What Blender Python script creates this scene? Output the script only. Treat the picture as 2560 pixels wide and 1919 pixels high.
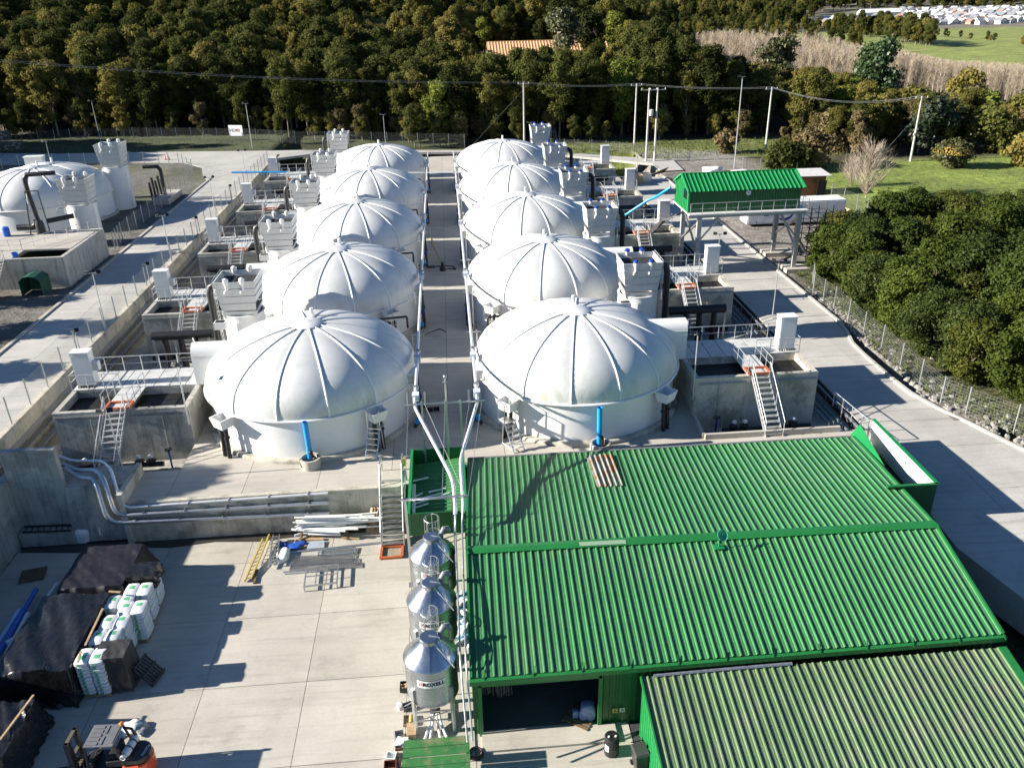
import bpy, bmesh, math, random
import numpy as np
from mathutils import Vector, Matrix
R = math.radians
rng = random.Random(7)
for o in list(bpy.data.objects): bpy.data.objects.remove(o)
SC = bpy.context.scene
COL = SC.collection

# ---------------------------------------------------------------- camera
FPX, PITCH, YAW, ROLL = 2066.25, .4462, .0702, -.0241
CAM = np.array([.866, -50.614, 25.494])
_f = np.array([math.sin(YAW)*math.cos(PITCH), math.cos(YAW)*math.cos(PITCH), -math.sin(PITCH)])
_r0 = np.array([math.cos(YAW), -math.sin(YAW), 0.]); _u0 = np.cross(_r0, _f)
_r = _r0*math.cos(ROLL)+_u0*math.sin(ROLL); _u = -_r0*math.sin(ROLL)+_u0*math.cos(ROLL)
cd = bpy.data.cameras.new('camera'); cam = bpy.data.objects.new('camera', cd); COL.objects.link(cam)
m = Matrix.Identity(4)
for i in range(3):
    m[i][0], m[i][1], m[i][2], m[i][3] = _r[i], _u[i], -_f[i], CAM[i]
cam.matrix_world = m
cd.sensor_fit = 'HORIZONTAL'; cd.sensor_width = 36; cd.lens = FPX/2560*36
cd.clip_start = .5; cd.clip_end = 9000
SC.camera = cam
# ---------------------------------------------------------------- sky, sun, exposure
SUN_EL, SUN_AZ = R(22.5), R(-1.2)         # sun stands over -X, a touch towards -Y
w = bpy.data.worlds.new('World'); SC.world = w; w.use_nodes = True
nt = w.node_tree; nt.nodes.clear()
sky = nt.nodes.new('ShaderNodeTexSky'); sky.sky_type = 'NISHITA'; sky.sun_disc = False
sky.sun_elevation = SUN_EL; sky.sun_rotation = R(270)+SUN_AZ
sky.air_density = 1.0; sky.dust_density = 0; sky.ozone_density = 6; sky.altitude = 50
bg = nt.nodes.new('ShaderNodeBackground'); bg.inputs[1].default_value = .05
ow = nt.nodes.new('ShaderNodeOutputWorld')
nt.links.new(sky.outputs[0], bg.inputs[0]); nt.links.new(bg.outputs[0], ow.inputs[0])
sl = bpy.data.lights.new('sun', 'SUN'); sl.energy = 5.0; sl.angle = R(.53); sl.color = (1, .93, .82)
so = bpy.data.objects.new('sun', sl); COL.objects.link(so)
sv = Vector((-math.cos(SUN_EL)*math.cos(SUN_AZ), math.cos(SUN_EL)*math.sin(SUN_AZ), math.sin(SUN_EL)))
so.rotation_euler = sv.to_track_quat('Z', 'Y').to_euler(); so.location = (-60, 10, 60)
vs = SC.view_settings; vs.view_transform = 'Standard'; vs.look = 'None'; vs.exposure = 1.35; vs.gamma = 1
vs.use_curve_mapping = False

# ---------------------------------------------------------------- pixel of the photograph (2560 wide) -> point
def px(x, y, z=None, Y=None, X=None):
    d = _f+_r*(x-1280)/FPX-_u*(y-959.5)/FPX
    t = (z-CAM[2])/d[2] if z is not None else ((Y-CAM[1])/d[1] if Y is not None else (X-CAM[0])/d[0])
    return Vector(CAM+t*d)
def pix(p):
    d = np.asarray(p, float)-CAM; z = d@_f
    return 1280+FPX*(d@_r)/z, 959.5-FPX*(d@_u)/z, z
def sstep(a, b, x):
    t = min(1, max(0, (x-a)/(b-a))); return t*t*(3-2*t)

# ---------------------------------------------------------------- materials
MATS = {}
def mat(name, col, rough=.6, metal=0, var=.12, scale=1.5, bump=0, bscale=30, streak=0, streak_col=(.03, .03, .025),
        col2=None, c2scale=.4, c2amt=(.5, .62), orand=0, spec=.5, trans=0, coat=0, fine=.06, marks=0, low=None):
    if name in MATS: return MATS[name]
    M = bpy.data.materials.new(name); M.use_nodes = True; n = M.node_tree.nodes; L = M.node_tree.links
    b = n['Principled BSDF']; b.inputs['Roughness'].default_value = rough; b.inputs['Metallic'].default_value = metal
    b.inputs['Specular IOR Level'].default_value = spec
    if coat: b.inputs['Coat Weight'].default_value = coat
    g = n.new('ShaderNodeNewGeometry'); pos = g.outputs['Position']
    def noise(sc, det=5, vec=None, rgh=.6):
        t = n.new('ShaderNodeTexNoise'); t.inputs['Scale'].default_value = sc; t.inputs['Detail'].default_value = det
        t.inputs['Roughness'].default_value = rgh
        L.new(vec or pos, t.inputs['Vector']); return t.outputs['Fac']
    def ramp(fac, lo, hi, a, c):
        r = n.new('ShaderNodeMapRange'); r.inputs[1].default_value = lo; r.inputs[2].default_value = hi
        r.inputs[3].default_value = a; r.inputs[4].default_value = c; L.new(fac, r.inputs[0]); return r.outputs[0]
    def mix(fac, a, c, mode='MIX'):
        x = n.new('ShaderNodeMix'); x.data_type = 'RGBA'; x.blend_type = mode
        for s, v in ((0, fac), (6, a), (7, c)):
            if hasattr(v, 'is_linked'): L.new(v, x.inputs[s])
            elif s == 0: x.inputs[0].default_value = v
            else: x.inputs[s].default_value = (*v[:3], 1)
        return x.outputs[2]
    c = tuple(col)
    cur = mix(ramp(noise(scale), .3, .7, 0, 1), tuple(v*(1-var) for v in c), tuple(min(1, v*(1+var)) for v in c))
    if col2 is not None: cur = mix(ramp(noise(c2scale, 6), c2amt[0], c2amt[1], 0, 1), cur, col2)
    if fine: cur = mix(1.0, cur, mix(ramp(noise(scale*14, 3), .3, .7, 0, 1), (1-fine*2,)*3, (1+fine,)*3), 'MULTIPLY')
    if streak:
        mp = n.new('ShaderNodeMapping'); mp.inputs['Scale'].default_value = (3.5, 3.5, .22); L.new(pos, mp.inputs['Vector'])
        cur = mix(ramp(noise(1, 6, mp.outputs[0], .7), .5, .8, 0, streak), cur, streak_col)
    if marks:                                            # long faint wheel marks and scuffs in two directions
        for rot, sc_ in ((.35, (.16, 2.6, 1)), (-.9, (.2, 3.1, 1)), (1.45, (.12, 2.2, 1))):
            mp = n.new('ShaderNodeMapping'); mp.inputs['Rotation'].default_value = (0, 0, rot); mp.inputs['Scale'].default_value = sc_; L.new(pos, mp.inputs['Vector'])
            cur = mix(ramp(noise(1.1, 4, mp.outputs[0], .55), .56, .74, 0, marks), cur, tuple(v*.45 for v in c))
        cur = mix(ramp(noise(.55, 7, None, .68), .57, .72, 0, marks*1.3), cur, tuple(v*.5 for v in c))
        cur = mix(ramp(noise(.32, 6, None, .6), .55, .75, 0, marks), cur, tuple(min(1, v*1.35) for v in c))
    if low:                                              # stain that hugs the rim: (colour, z0, z1, amount)
        sx = n.new('ShaderNodeSeparateXYZ'); L.new(pos, sx.inputs[0]); hz = ramp(sx.outputs[2], low[1], low[2], low[3], 0)
        mp = n.new('ShaderNodeMapping'); mp.inputs['Scale'].default_value = (2.2, 2.2, .5); L.new(pos, mp.inputs['Vector'])
        mm = n.new('ShaderNodeMath'); mm.operation = 'MULTIPLY'; L.new(hz, mm.inputs[0]); L.new(ramp(noise(1, 7, mp.outputs[0], .7), .42, .7, 0, 1), mm.inputs[1])
        m2 = n.new('ShaderNodeMath'); m2.operation = 'MULTIPLY'; L.new(mm.outputs[0], m2.inputs[0]); L.new(ramp(noise(.16, 3), .42, .62, 0, 1), m2.inputs[1])
        cur = mix(m2.outputs[0], cur, low[0])
    if orand:
        oi = n.new('ShaderNodeObjectInfo'); h = n.new('ShaderNodeHueSaturation')
        L.new(ramp(oi.outputs['Random'], 0, 1, 1-orand, 1+orand), h.inputs['Value'])
        L.new(ramp(oi.outputs['Random'], 0, 1, .5+orand*.035, .5-orand*.035), h.inputs['Hue'])
        L.new(cur, h.inputs['Color']); cur = h.outputs[0]
    L.new(cur, b.inputs['Base Color'])
    if rough < .9:
        L.new(ramp(noise(scale*3), .3, .7, max(0, rough-.08), min(1, rough+.1)), b.inputs['Roughness'])
    if bump:
        bp = n.new('ShaderNodeBump'); bp.inputs['Strength'].default_value = bump; bp.inputs['Distance'].default_value = .02
        L.new(noise(bscale, 6), bp.inputs['Height']); L.new(bp.outputs[0], b.inputs['Normal'])
    if trans:
        out = n['Material Output']; tr = n.new('ShaderNodeBsdfTranslucent'); L.new(cur, tr.inputs[0])
        ms = n.new('ShaderNodeMixShader'); ms.inputs[0].default_value = trans
        L.new(b.outputs[0], ms.inputs[1]); L.new(tr.outputs[0], ms.inputs[2]); L.new(ms.outputs[0], out.inputs[0])
    MATS[name] = M; return M
CONC = mat('concrete_slab', (.46, .43, .375), .85, 0, .10, .5, .2, 25, col2=(.38, .35, .30), c2scale=.25, c2amt=(.5, .75), fine=.03, marks=.3, orand=.07)
CONC_R = mat('concrete_road', (.44, .425, .39), .85, 0, .1, .4, .2, 25, col2=(.37, .355, .32), c2scale=.3, c2amt=(.5, .75), fine=.03, marks=.28, orand=.07)
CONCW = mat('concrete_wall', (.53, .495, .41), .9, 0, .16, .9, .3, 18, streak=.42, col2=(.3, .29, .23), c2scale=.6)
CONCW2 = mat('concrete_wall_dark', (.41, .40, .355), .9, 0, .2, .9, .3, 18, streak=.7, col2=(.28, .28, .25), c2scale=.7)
JOINT = mat('joint_filler', (.07, .065, .055), .95)
WHITE = mat('white_fibreglass', (.74, .74, .725), .42, 0, .03, .6, .05, 8, fine=.02)
DOMEW = mat('white_dome', (.63, .64, .63), .48, 0, .05, .4, .10, 3, fine=.02, col2=(.55, .56, .54), c2scale=.5, c2amt=(.45, .7), low=((.30, .31, .17), 2.8, 4.9, .8))
TOWERW = mat('white_tower', (.60, .60, .575), .5, 0, .05, .8, fine=.03, streak=.12)
GALV = mat('galvanised', (.55, .56, .57), .38, .85, .12, 3)
STEEL = mat('steel_rail', (.58, .59, .59), .42, .6, .08, 4)
ALU = mat('aluminium', (.75, .76, .76), .3, .9, .05, 5)
SILVER = mat('silver_pipe', (.80, .81, .82), .32, .35, .03, .5, fine=0)
BLACKP = mat('black_pipe', (.016, .016, .018), .42, 0, .2, 3)
BLACK = mat('black_plain', (.012, .012, .013), .6)
DARKW = mat('dark_water', (.006, .006, .006), .6, 0, .2, 2)
BLUE = mat('blue_pipe', (.01, .30, .72), .35)
DBLUE = mat('dark_blue', (.015, .05, .28), .35)
ORANGE = mat('orange_frame', (.46, .12, .045), .6)
GREEN = mat('green_roof', (.058, .215, .078), .50, 0, .12, .35, col2=(.095, .22, .10), c2scale=.3, c2amt=(.5, .75), fine=.05, orand=.07)
GREENS = mat('green_roof_sheen', (.115, .19, .09), .5, 0, .14, .5, col2=(.165, .19, .125), c2scale=.8, c2amt=(.45, .75), fine=.05, orand=.1)  # glossy sky sheen of the lean-to roof put into a lighter, yellower green
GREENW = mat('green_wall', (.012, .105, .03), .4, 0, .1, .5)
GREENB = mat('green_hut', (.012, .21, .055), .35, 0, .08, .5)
GREENT = mat('green_trim', (.016, .17, .04), .4, 0, .1, .6)
YELLOW = mat('yellow', (.52, .38, .07), .5)
WOOD = mat('wood', (.42, .29, .16), .75, 0, .25, 3, .2, 40)
WOODD = mat('wood_dark', (.17, .11, .065), .8, 0, .25, 3, .2, 40)
PVC = mat('white_pvc', (.80, .80, .78), .4, 0, .05, 2)
PAPER = mat('white_sack', (.78, .80, .80), .5, 0, .06, 3)
SACKG = mat('green_print', (.12, .42, .22), .5)
TARP = mat('black_tarp', (.013, .013, .014), .25, 0, .3, 2, 1.0, 3)
TARPB = mat('navy_tarp', (.008, .008, .014), .5, 0, .3, 2, .5, 4)
RED = mat('red_print', (.62, .03, .03), .5)
TXT = mat('black_print', (.015, .015, .016), .6)
GLASS = mat('dark_glass', (.02, .022, .025), .12, 0, .1, 2)
POLEC = mat('pole_concrete', (.50, .48, .44), .85)
WIRE = mat('wire', (.30, .32, .33), .5, .4)
MESHW = mat('mesh_wire', (.46, .49, .47), .5, .4)

# ---------------------------------------------------------------- mesh helpers
class MB:
    def __init__(s): s.v = []; s.f = []; s.mi = []; s.m = 0
    def add(s, vs, fs):
        k = len(s.v); s.v += [tuple(p) for p in vs]; s.f += [tuple(i+k for i in f) for f in fs]; s.mi += [s.m]*len(fs); return s
    def box(s, x0, x1, y0, y1, z0, z1):
        x0, x1 = min(x0, x1), max(x0, x1); y0, y1 = min(y0, y1), max(y0, y1); z0, z1 = min(z0, z1), max(z0, z1)
        return s.add([(x0,y0,z0),(x1,y0,z0),(x1,y1,z0),(x0,y1,z0),(x0,y0,z1),(x1,y0,z1),(x1,y1,z1),(x0,y1,z1)],
                     [(0,3,2,1),(4,5,6,7),(0,1,5,4),(1,2,6,5),(2,3,7,6),(3,0,4,7)])
    def hexa(s, b, t): return s.add(list(b)+list(t), [(0,3,2,1),(4,5,6,7),(0,1,5,4),(1,2,6,5),(2,3,7,6),(3,0,4,7)])
    def bar(s, p0, p1, w, h=None, up=(0,0,1)):
        p0 = Vector(p0); p1 = Vector(p1); d = (p1-p0).normalized(); u = Vector(up)
        if abs(d.dot(u)) > .98: u = Vector((0,1,0))
        a = d.cross(u).normalized(); u = a.cross(d); h = h or w
        q = [a*(w/2)*i+u*(h/2)*j for i, j in ((-1,-1),(1,-1),(1,1),(-1,1))]
        return s.hexa([p0+k for k in q], [p1+k for k in q])
    def tube(s, pts, r, n=8, cap=True, r1=None):
        pts = [Vector(p) for p in pts]; k0 = len(s.v); N = len(pts); vs = []; fs = []; u = None
        for i, p in enumerate(pts):
            d = ((pts[i+1]-p) if i == 0 else (p-pts[i-1]) if i == N-1 else (pts[i+1]-p).normalized()+(p-pts[i-1]).normalized()).normalized()
            if u is None:
                u = d.cross(Vector((0,0,1)));  u = d.cross(Vector((1,0,0))) if u.length < .05 else u
            u = (u-d*u.dot(d)).normalized(); v = d.cross(u)
            rr = r if r1 is None else r+(r1-r)*i/(N-1)
            if 0 < i < N-1: rr = rr/max(.5, math.cos(.5*(pts[i+1]-p).angle(p-pts[i-1])))
            vs += [p+(u*math.cos(2*math.pi*j/n)+v*math.sin(2*math.pi*j/n))*rr for j in range(n)]
        for i in range(N-1):
            for j in range(n): fs.append((i*n+j, i*n+(j+1)%n, (i+1)*n+(j+1)%n, (i+1)*n+j))
        if cap: fs += [tuple(range(n))[::-1], tuple(range((N-1)*n, N*n))]
        return s.add(vs, fs)
    def lathe(s, prof, n=24, c=(0,0,0), a0=0, a1=2*math.pi, cap=False):
        full = abs(a1-a0-2*math.pi) < 1e-6; cols = n if full else n+1; vs = []; fs = []
        for j in range(cols):
            a = a0+(a1-a0)*j/n
            vs += [(c[0]+r*math.cos(a), c[1]+r*math.sin(a), c[2]+z) for r, z in prof]
        K = len(prof)
        for j in range(n):
            for i in range(K-1): fs.append((j*K+i, ((j+1)%cols)*K+i, ((j+1)%cols)*K+i+1, j*K+i+1))
        if cap: fs += [tuple(j*K for j in range(cols))[::-1], tuple(j*K+K-1 for j in range(cols))]
        return s.add(vs, fs)
    def prism(s, poly, z0, z1):
        n = len(poly); zf = (lambda p, z: z(p) if callable(z) else z)
        return s.add([(p[0], p[1], zf(p, z0)) for p in poly]+[(p[0], p[1], zf(p, z1)) for p in poly],
                     [tuple(range(n))[::-1], tuple(range(n, 2*n))]+[(i, (i+1)%n, n+(i+1)%n, n+i) for i in range(n)])
    def ball(s, c, r, n=10, sz=1.0):
        prof = [(r*math.cos(t), r*sz*math.sin(t)) for t in [(-.5+i/6)*math.pi for i in range(7)]]
        prof[0] = (.001, prof[0][1]); prof[-1] = (.001, prof[-1][1]); return s.lathe(prof, n, c)
    def mesh(s, name, mt, smooth=0):
        me = bpy.data.meshes.new(name); me.from_pydata(s.v, [], s.f); me.update()
        for k in (mt if isinstance(mt, (list, tuple)) else [mt]): me.materials.append(k)
        if any(s.mi): me.polygons.foreach_set('material_index', s.mi)
        if smooth: me.polygons.foreach_set('use_smooth', [True]*len(me.polygons)); me.set_sharp_from_angle(angle=R(smooth))
        return me
    def build(s, name, mt, parent=None, smooth=0, loc=None):
        return link(s.mesh(name, mt, smooth), name, parent, loc)
KIDS = {}
def link(me, name, parent=None, loc=None, rz=0):
    o = bpy.data.objects.new(name, me); COL.objects.link(o)
    if parent is not None: o.parent = parent; KIDS.setdefault(parent.name, []).append(o)
    if loc is not None: o.location = loc
    if rz: o.rotation_euler = (0, 0, rz)
    return o
def tag(o, label=None, cat=None, group=None, kind=None):
    if label: o['label'] = label
    if cat: o['category'] = cat
    if group: o['group'] = group
    if kind: o['kind'] = kind
    return o
def thing(name, label, cat, loc=(0,0,0), group=None, rz=0):
    o = bpy.data.objects.new(name, None); COL.objects.link(o); o.empty_display_size = .3
    o.location = loc; o.rotation_euler = (0, 0, rz); return tag(o, label, cat, group)
def copy_tree(o, parent=None):
    c = o.copy(); COL.objects.link(c)
    c.parent = parent
    if parent is not None: KIDS.setdefault(parent.name, []).append(c)
    for ch in KIDS.get(o.name, []): copy_tree(ch, c)
    return c
def dup(o, loc, label, rz=None):
    c = copy_tree(o); c.location = loc
    if rz is not None: c.rotation_euler = (0, 0, rz)
    c['label'] = label; return c
def text_mesh(s, size, extrude=.004, bold=0.0):
    cu = bpy.data.curves.new('t', 'FONT'); cu.body = s; cu.size = size; cu.extrude = extrude; cu.offset = bold
    cu.align_x = 'CENTER'; cu.align_y = 'CENTER'; cu.resolution_u = 3
    o = bpy.data.objects.new('t', cu); COL.objects.link(o); dg = bpy.context.evaluated_depsgraph_get()
    me = bpy.data.meshes.new_from_object(o.evaluated_get(dg)); bpy.data.objects.remove(o); return me
ORD = ['first', 'second', 'third', 'fourth', 'fifth', 'sixth', 'seventh', 'eighth', 'ninth', 'tenth']
S = 17.0; TX = 8.71; YARD = -2.6
# ================================================================ SETTING
def kerbx(y):
    P = [(-30, 45.), (-20, 40.5), (-14, 37.), (-9.8, 34.7), (-5.6, 32.9), (-3.4, 31.7), (-1, 31.5), (6, 31.5), (8.5, 32.2), (11, 32.6), (200, 32.7)]
    for (a, xa), (b, xb) in zip(P, P[1:]):
        if a <= y <= b: return xa+(xb-xa)*(y-a)/(b-a)
    return P[0][1]
def roadz(y): return 0 if y > -3 else max(-1.7, -.055*(-3-y))
def terr(x, y):
    if y < 94 and -27.3 < x:
        if x < 32.5 if y > -2 else x < kerbx(y)-1.0: return -3.4
    if x <= -27.3: z = 1.42
    else: z = 1.0*sstep(94, 112, y)*(1-sstep(20, 50, x))-.12
    if x > 33 and y < -2: z = -.15-.03*(-2-y)
    z += 15*sstep(125, 330, y)*(1-sstep(-60, 130, x))           # the wooded rise on the lane side
    z += 4*sstep(110, 200, y)*(1-sstep(60, 130, x))
    z -= 10*sstep(60, 150, x)*sstep(90, 260, y)
    z -= 11*sstep(300, 900, y)*sstep(60, 200, x)
    z += 120*sstep(1350, 2500, y+.35*x)*(.75+.25*math.sin(x*.004+1))
    z += 45*sstep(350, 900, y)*(1-sstep(-100, 350, x))
    if y > 130: z += .8*math.sin(x*.05+1.3)*math.sin(y*.043)
    return z
def zone(x, y):
    gravel = (.21, .19, .165); grass = (.165, .215, .035); floor = (.045, .038, .018); field = (.20, .235, .05); tan = (.36, .27, .13)
    n = math.sin(x*.31+y*.17)*math.cos(y*.23-x*.11)
    if x <= -27.3 and y < 90: return (.12, .11, .095) if n > -.2 else (.10, .10, .06)
    if y < 89 and 30 < x < 50 and y > 22: return gravel
    if x > 31 and y <= 22 and y > -40: return (.15, .135, .115) if x < 35.5 else (.09, .09, .04)
    if 48 < x < 100 and 46 < y < 77: return tuple(a*(1+.18*n) for a in grass)
    if 10 < x < 75 and 84 < y < 99: return (.14, .165, .04)
    if -90 < x <= 10 and 90 < y < 118: return (.05, .062, .02)
    if x > 130 and 190 < y < 800 and x > 175+.28*(y-220)*.4:
        t = sstep(-18, 30, (x-205)-.25*(y-280)*.5)
        return tuple(a+(b-a)*t for a, b in zip(tan, field))
    if x > 420 and 760 < y+.1*x and y < 1500: return (.16, .14, .10)
    if y > 420: return (.05, .065, .022)
    return floor
def graded(a, b, fine, brk):
    # coordinates fine in the site, growing outwards
    c = []; v = a
    while v < b:
        c.append(v); d = max(0, fine[0]-v, v-fine[1]); v += 3.5+d*.085
    c += [b]+brk
    return sorted(set(round(k, 3) for k in c))
gx = graded(-900, 2600, (-60, 75), [-27.4, -27.2, 32.4, 32.7]); gy = graded(-60, 4200, (-30, 110), [93.9, 94.1])
tv = [(x, y, terr(x, y)) for y in gy for x in gx]; nx = len(gx)
tf = [(j*nx+i, j*nx+i+1, (j+1)*nx+i+1, (j+1)*nx+i) for j in range(len(gy)-1) for i in range(nx-1)]
me = bpy.data.meshes.new('ground'); me.from_pydata(tv, [], tf); me.update()
ca = me.color_attributes.new('zone', 'FLOAT_COLOR', 'POINT')
ca.data.foreach_set('color', [c for v in tv for c in (*zone(v[0], v[1]), 1)])
me.polygons.foreach_set('use_smooth', [True]*len(me.polygons))
GM = bpy.data.materials.new('ground_soil'); GM.use_nodes = True; n = GM.node_tree.nodes; L = GM.node_tree.links
at_ = n.new('ShaderNodeAttribute'); at_.attribute_name = 'zone'; geo = n.new('ShaderNodeNewGeometry')
def _n(sc, d=6):
    t = n.new('ShaderNodeTexNoise'); t.inputs['Scale'].default_value = sc; t.inputs['Detail'].default_value = d; L.new(geo.outputs['Position'], t.inputs['Vector']); return t.outputs['Fac']
cur = at_.outputs['Color']
for sc, lo, hi in ((.12, .7, 1.3), (1.1, .6, 1.4), (7, .62, 1.38)):
    r_ = n.new('ShaderNodeMapRange'); r_.inputs[1].default_value = .3; r_.inputs[2].default_value = .7; r_.inputs[3].default_value = lo; r_.inputs[4].default_value = hi
    L.new(_n(sc), r_.inputs[0]); x_ = n.new('ShaderNodeMix'); x_.data_type = 'RGBA'; x_.blend_type = 'MULTIPLY'; x_.inputs[0].default_value = 1
    L.new(cur, x_.inputs[6]); L.new(r_.outputs[0], x_.inputs[7]); cur = x_.outputs[2]
bs = n['Principled BSDF']; bs.inputs['Roughness'].default_value = .95; L.new(cur, bs.inputs['Base Color'])
bp = n.new('ShaderNodeBump'); bp.inputs['Strength'].default_value = .8; bp.inputs['Distance'].default_value = .12; L.new(_n(4), bp.inputs['Height']); L.new(bp.outputs[0], bs.inputs['Normal'])
me.materials.append(GM); tag(link(me, 'ground'), kind='structure')

SLAB = {}
def slab(parent, x0, x1, y0, y1, z=0, th=.06, mt=CONC, g=.012):
    key = (round(x1-x0, 3), round(y1-y0, 3), th, mt.name)
    if key not in SLAB: SLAB[key] = MB().box(0, x1-x0-2*g, 0, y1-y0-2*g, -th, 0).mesh('slab', mt)
    return link(SLAB[key], 'slab', parent, (x0+g, y0+g, z+rng.uniform(-.002, .002)))
def qslab(parent, pts, mt, th=.08, g=.012):
    c = Vector((sum(p[0] for p in pts)/len(pts), sum(p[1] for p in pts)/len(pts), 0))
    q = []
    for p in pts:
        d = Vector((p[0], p[1], 0))-c; q.append(Vector(p)-d.normalized()*g*1.4)
    n_ = len(q)
    return MB().add([(p.x, p.y, p.z-th) for p in q]+[tuple(p) for p in q], [tuple(range(n_))[::-1], tuple(range(n_, 2*n_))]+[(i, (i+1)%n_, n_+(i+1)%n_, n_+i) for i in range(n_)]).build('slab', mt, parent)

# platform the tanks stand on: corridor, strips between the tanks, front apron
plat = tag(MB().box(-16, 16, -9.9, 93.5, -3.2, -.055).build('platform', JOINT), kind='structure')
ys = [-9.9+4.3*k for k in range(25)]
for y0, y1 in zip(ys, ys[1:]):
    for x0, x1 in ((-16, -11.8), (-11.8, -7.6), (-7.6, -3.4), (-3.4, 0), (0, 3.4), (3.4, 7.6), (7.6, 11.8), (11.8, 16)):
        slab(plat, x0, x1, y0, y1)
for s in (-1, 1):
    ap = tag(MB().box(16.002*s, (26.3 if s > 0 else 18.4)*s, -9.9, -6.75, -3.2, -.055).build('apron', JOINT), kind='structure')
    for k in range(3 if s > 0 else 1):
        a, b = sorted((s*(16.003+3.43*k), s*(16.003+3.43*(k+1) if s > 0 else 18.39))); slab(ap, a, b, -9.9, -6.76)
    tag(MB().box(16.003*s, 27*s, -6.74, 93.4, -3.2, -1.0).build('trench_floor', CONCW2), kind='structure')
# fenced concrete lane on the raised side
lane = tag(MB().box(-33.45, -27.36, -14, 96, 1.30, 1.445).build('lane', JOINT), kind='structure')
for k in range(24):
    for x0, x1 in ((-33.45, -30.4), (-30.4, -27.36)): slab(lane, x0, x1, -14+4.55*k, -14+4.55*(k+1), 1.5, .05, CONC_R)
tag(MB().box(-33.75, -33.46, -14, 74, 1.2, 1.60).build('kerb', CONC), kind='structure')
# far road that crosses behind the tanks
lo = [(-110, 93.5), (-72, 92), (-52, 90), (-41, 87.5), (-37.2, 83), (-35.2, 76), (-33.5, 72), (-27.4, 88), (-20, 93.6), (16, 93.6), (33, 80), (33, 74)]
hi = [(-110, 106), (-77, 103.5), (-65, 100.6), (-55, 99.8), (-42, 98), (-36, 97), (-29, 96), (-24, 95.8), (-18, 95.8), (14, 96.5), (37, 82), (36.5, 74)]
m_ = MB(); zz = lambda x: 1.51 if x < -27 else 1.51-1.45*sstep(-27, 5, x)
m_.add([(x, y, zz(x)) for x, y in lo]+[(x, y, zz(x)) for x, y in hi]+[(x, y, zz(x)-.35) for x, y in lo]+[(x, y, zz(x)-.35) for x, y in hi],
       [(i, i+1, 13+i, 12+i) for i in range(11)]+[(24+i, 24+i+1, i+1, i) for i in range(11)]+[(12+i, 13+i, 37+i, 36+i) for i in range(11)])
tag(m_.build('far_road', CONC_R), kind='structure')
# service road on the hut side, sloping down past the warehouse
rv = tag(MB().build('road', JOINT), kind='structure')
def inner(y): return 26.32 if y > -16 else 25.6+(-16-y)*.28
ry = [70.3-4.4*k for k in range(23)]
m_ = MB()
for y1, y0 in zip(ry, ry[1:]):
    xs0 = [inner(y0), 30, kerbx(y0)-.25]; xs1 = [inner(y1), 30, kerbx(y1)-.25]
    if xs0[2] > 36: xs0.insert(2, 34.5); xs1.insert(2, max(33.2, min(34.5, xs1[2]-.4)))
    elif len(xs0) != len(xs1): pass
    for a in range(len(xs0)-1):
        qslab(rv, [(xs0[a], y0, roadz(y0)), (xs0[a+1], y0, roadz(y0)), (xs1[a+1], y1, roadz(y1)), (xs1[a], y1, roadz(y1))], CONC_R)
    m_.hexa([(inner(y0), y0, -3.2), (kerbx(y0)-.26, y0, -3.2), (kerbx(y1)-.26, y1, -3.2), (inner(y1), y1, -3.2)],
            [(inner(y0), y0, roadz(y0)-.07), (kerbx(y0)-.26, y0, roadz(y0)-.07), (kerbx(y1)-.26, y1, roadz(y1)-.07), (inner(y1), y1, roadz(y1)-.07)])
rv.data = m_.mesh('road', JOINT)
m_ = MB()
for k in range(len(ry)-1):
    for h in range(2):
        ya, yb = ry[k]-2.2*h, ry[k]-2.2*(h+1)
        if 24 < ya < 30.5: pass
        m_.hexa([(kerbx(yb)-.25, yb, -1.8), (kerbx(yb), yb, -1.8), (kerbx(ya), ya, -1.8), (kerbx(ya)-.25, ya, -1.8)],
                [(kerbx(yb)-.25, yb, roadz(yb)+.13), (kerbx(yb)-.02, yb, roadz(yb)+.13), (kerbx(ya)-.02, ya, roadz(ya)+.13), (kerbx(ya)-.25, ya, roadz(ya)+.13)])
tag(m_.build('kerb', CONC), kind='structure')
m_ = MB()
for a, b in zip([-14, -18, -22, -26], [-18, -22, -26, -30]):
    m_.hexa([(inner(b)-.5, b, -2.7), (inner(b)-.02, b, -2.7), (inner(a)-.02, a, -2.7), (inner(a)-.5, a, -2.7)],
            [(inner(b)-.4, b, roadz(b)+.05), (inner(b)-.02, b, roadz(b)+.05), (inner(a)-.02, a, roadz(a)+.05), (inner(a)-.4, a, roadz(a)+.05)])
tag(m_.build('road_edge_wall', CONC), 'low concrete edge wall where the road dips past the warehouse', 'wall')
# yard
yd = tag(MB().box(-24.5, 24.4, -40, -9.95, -3.2, YARD-.06).build('yard', JOINT), kind='structure')
yx = [-24.5]+[-6.76-4.58*k for k in range(3, -1, -1)]+[-2.2, .72]; yy = [-10.2, -12.85]+[-17.4-4.55*k for k in range(6)]
for a, b in zip(yx, yx[1:]):
    for c, d in zip(yy, yy[1:]): slab(yd, a, b, d, c, YARD, .06)
for c, d in zip(yy[2:], yy[3:]): slab(yd, .72, 7.2, d, c, YARD, .06)
tag(MB().box(7.25, 24.38, -40, -9.97, YARD-.05, YARD-.01).build('yard_asphalt', mat('asphalt', (.045, .046, .05), .9, 0, .2, 4, .4, 40)), kind='structure')

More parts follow.
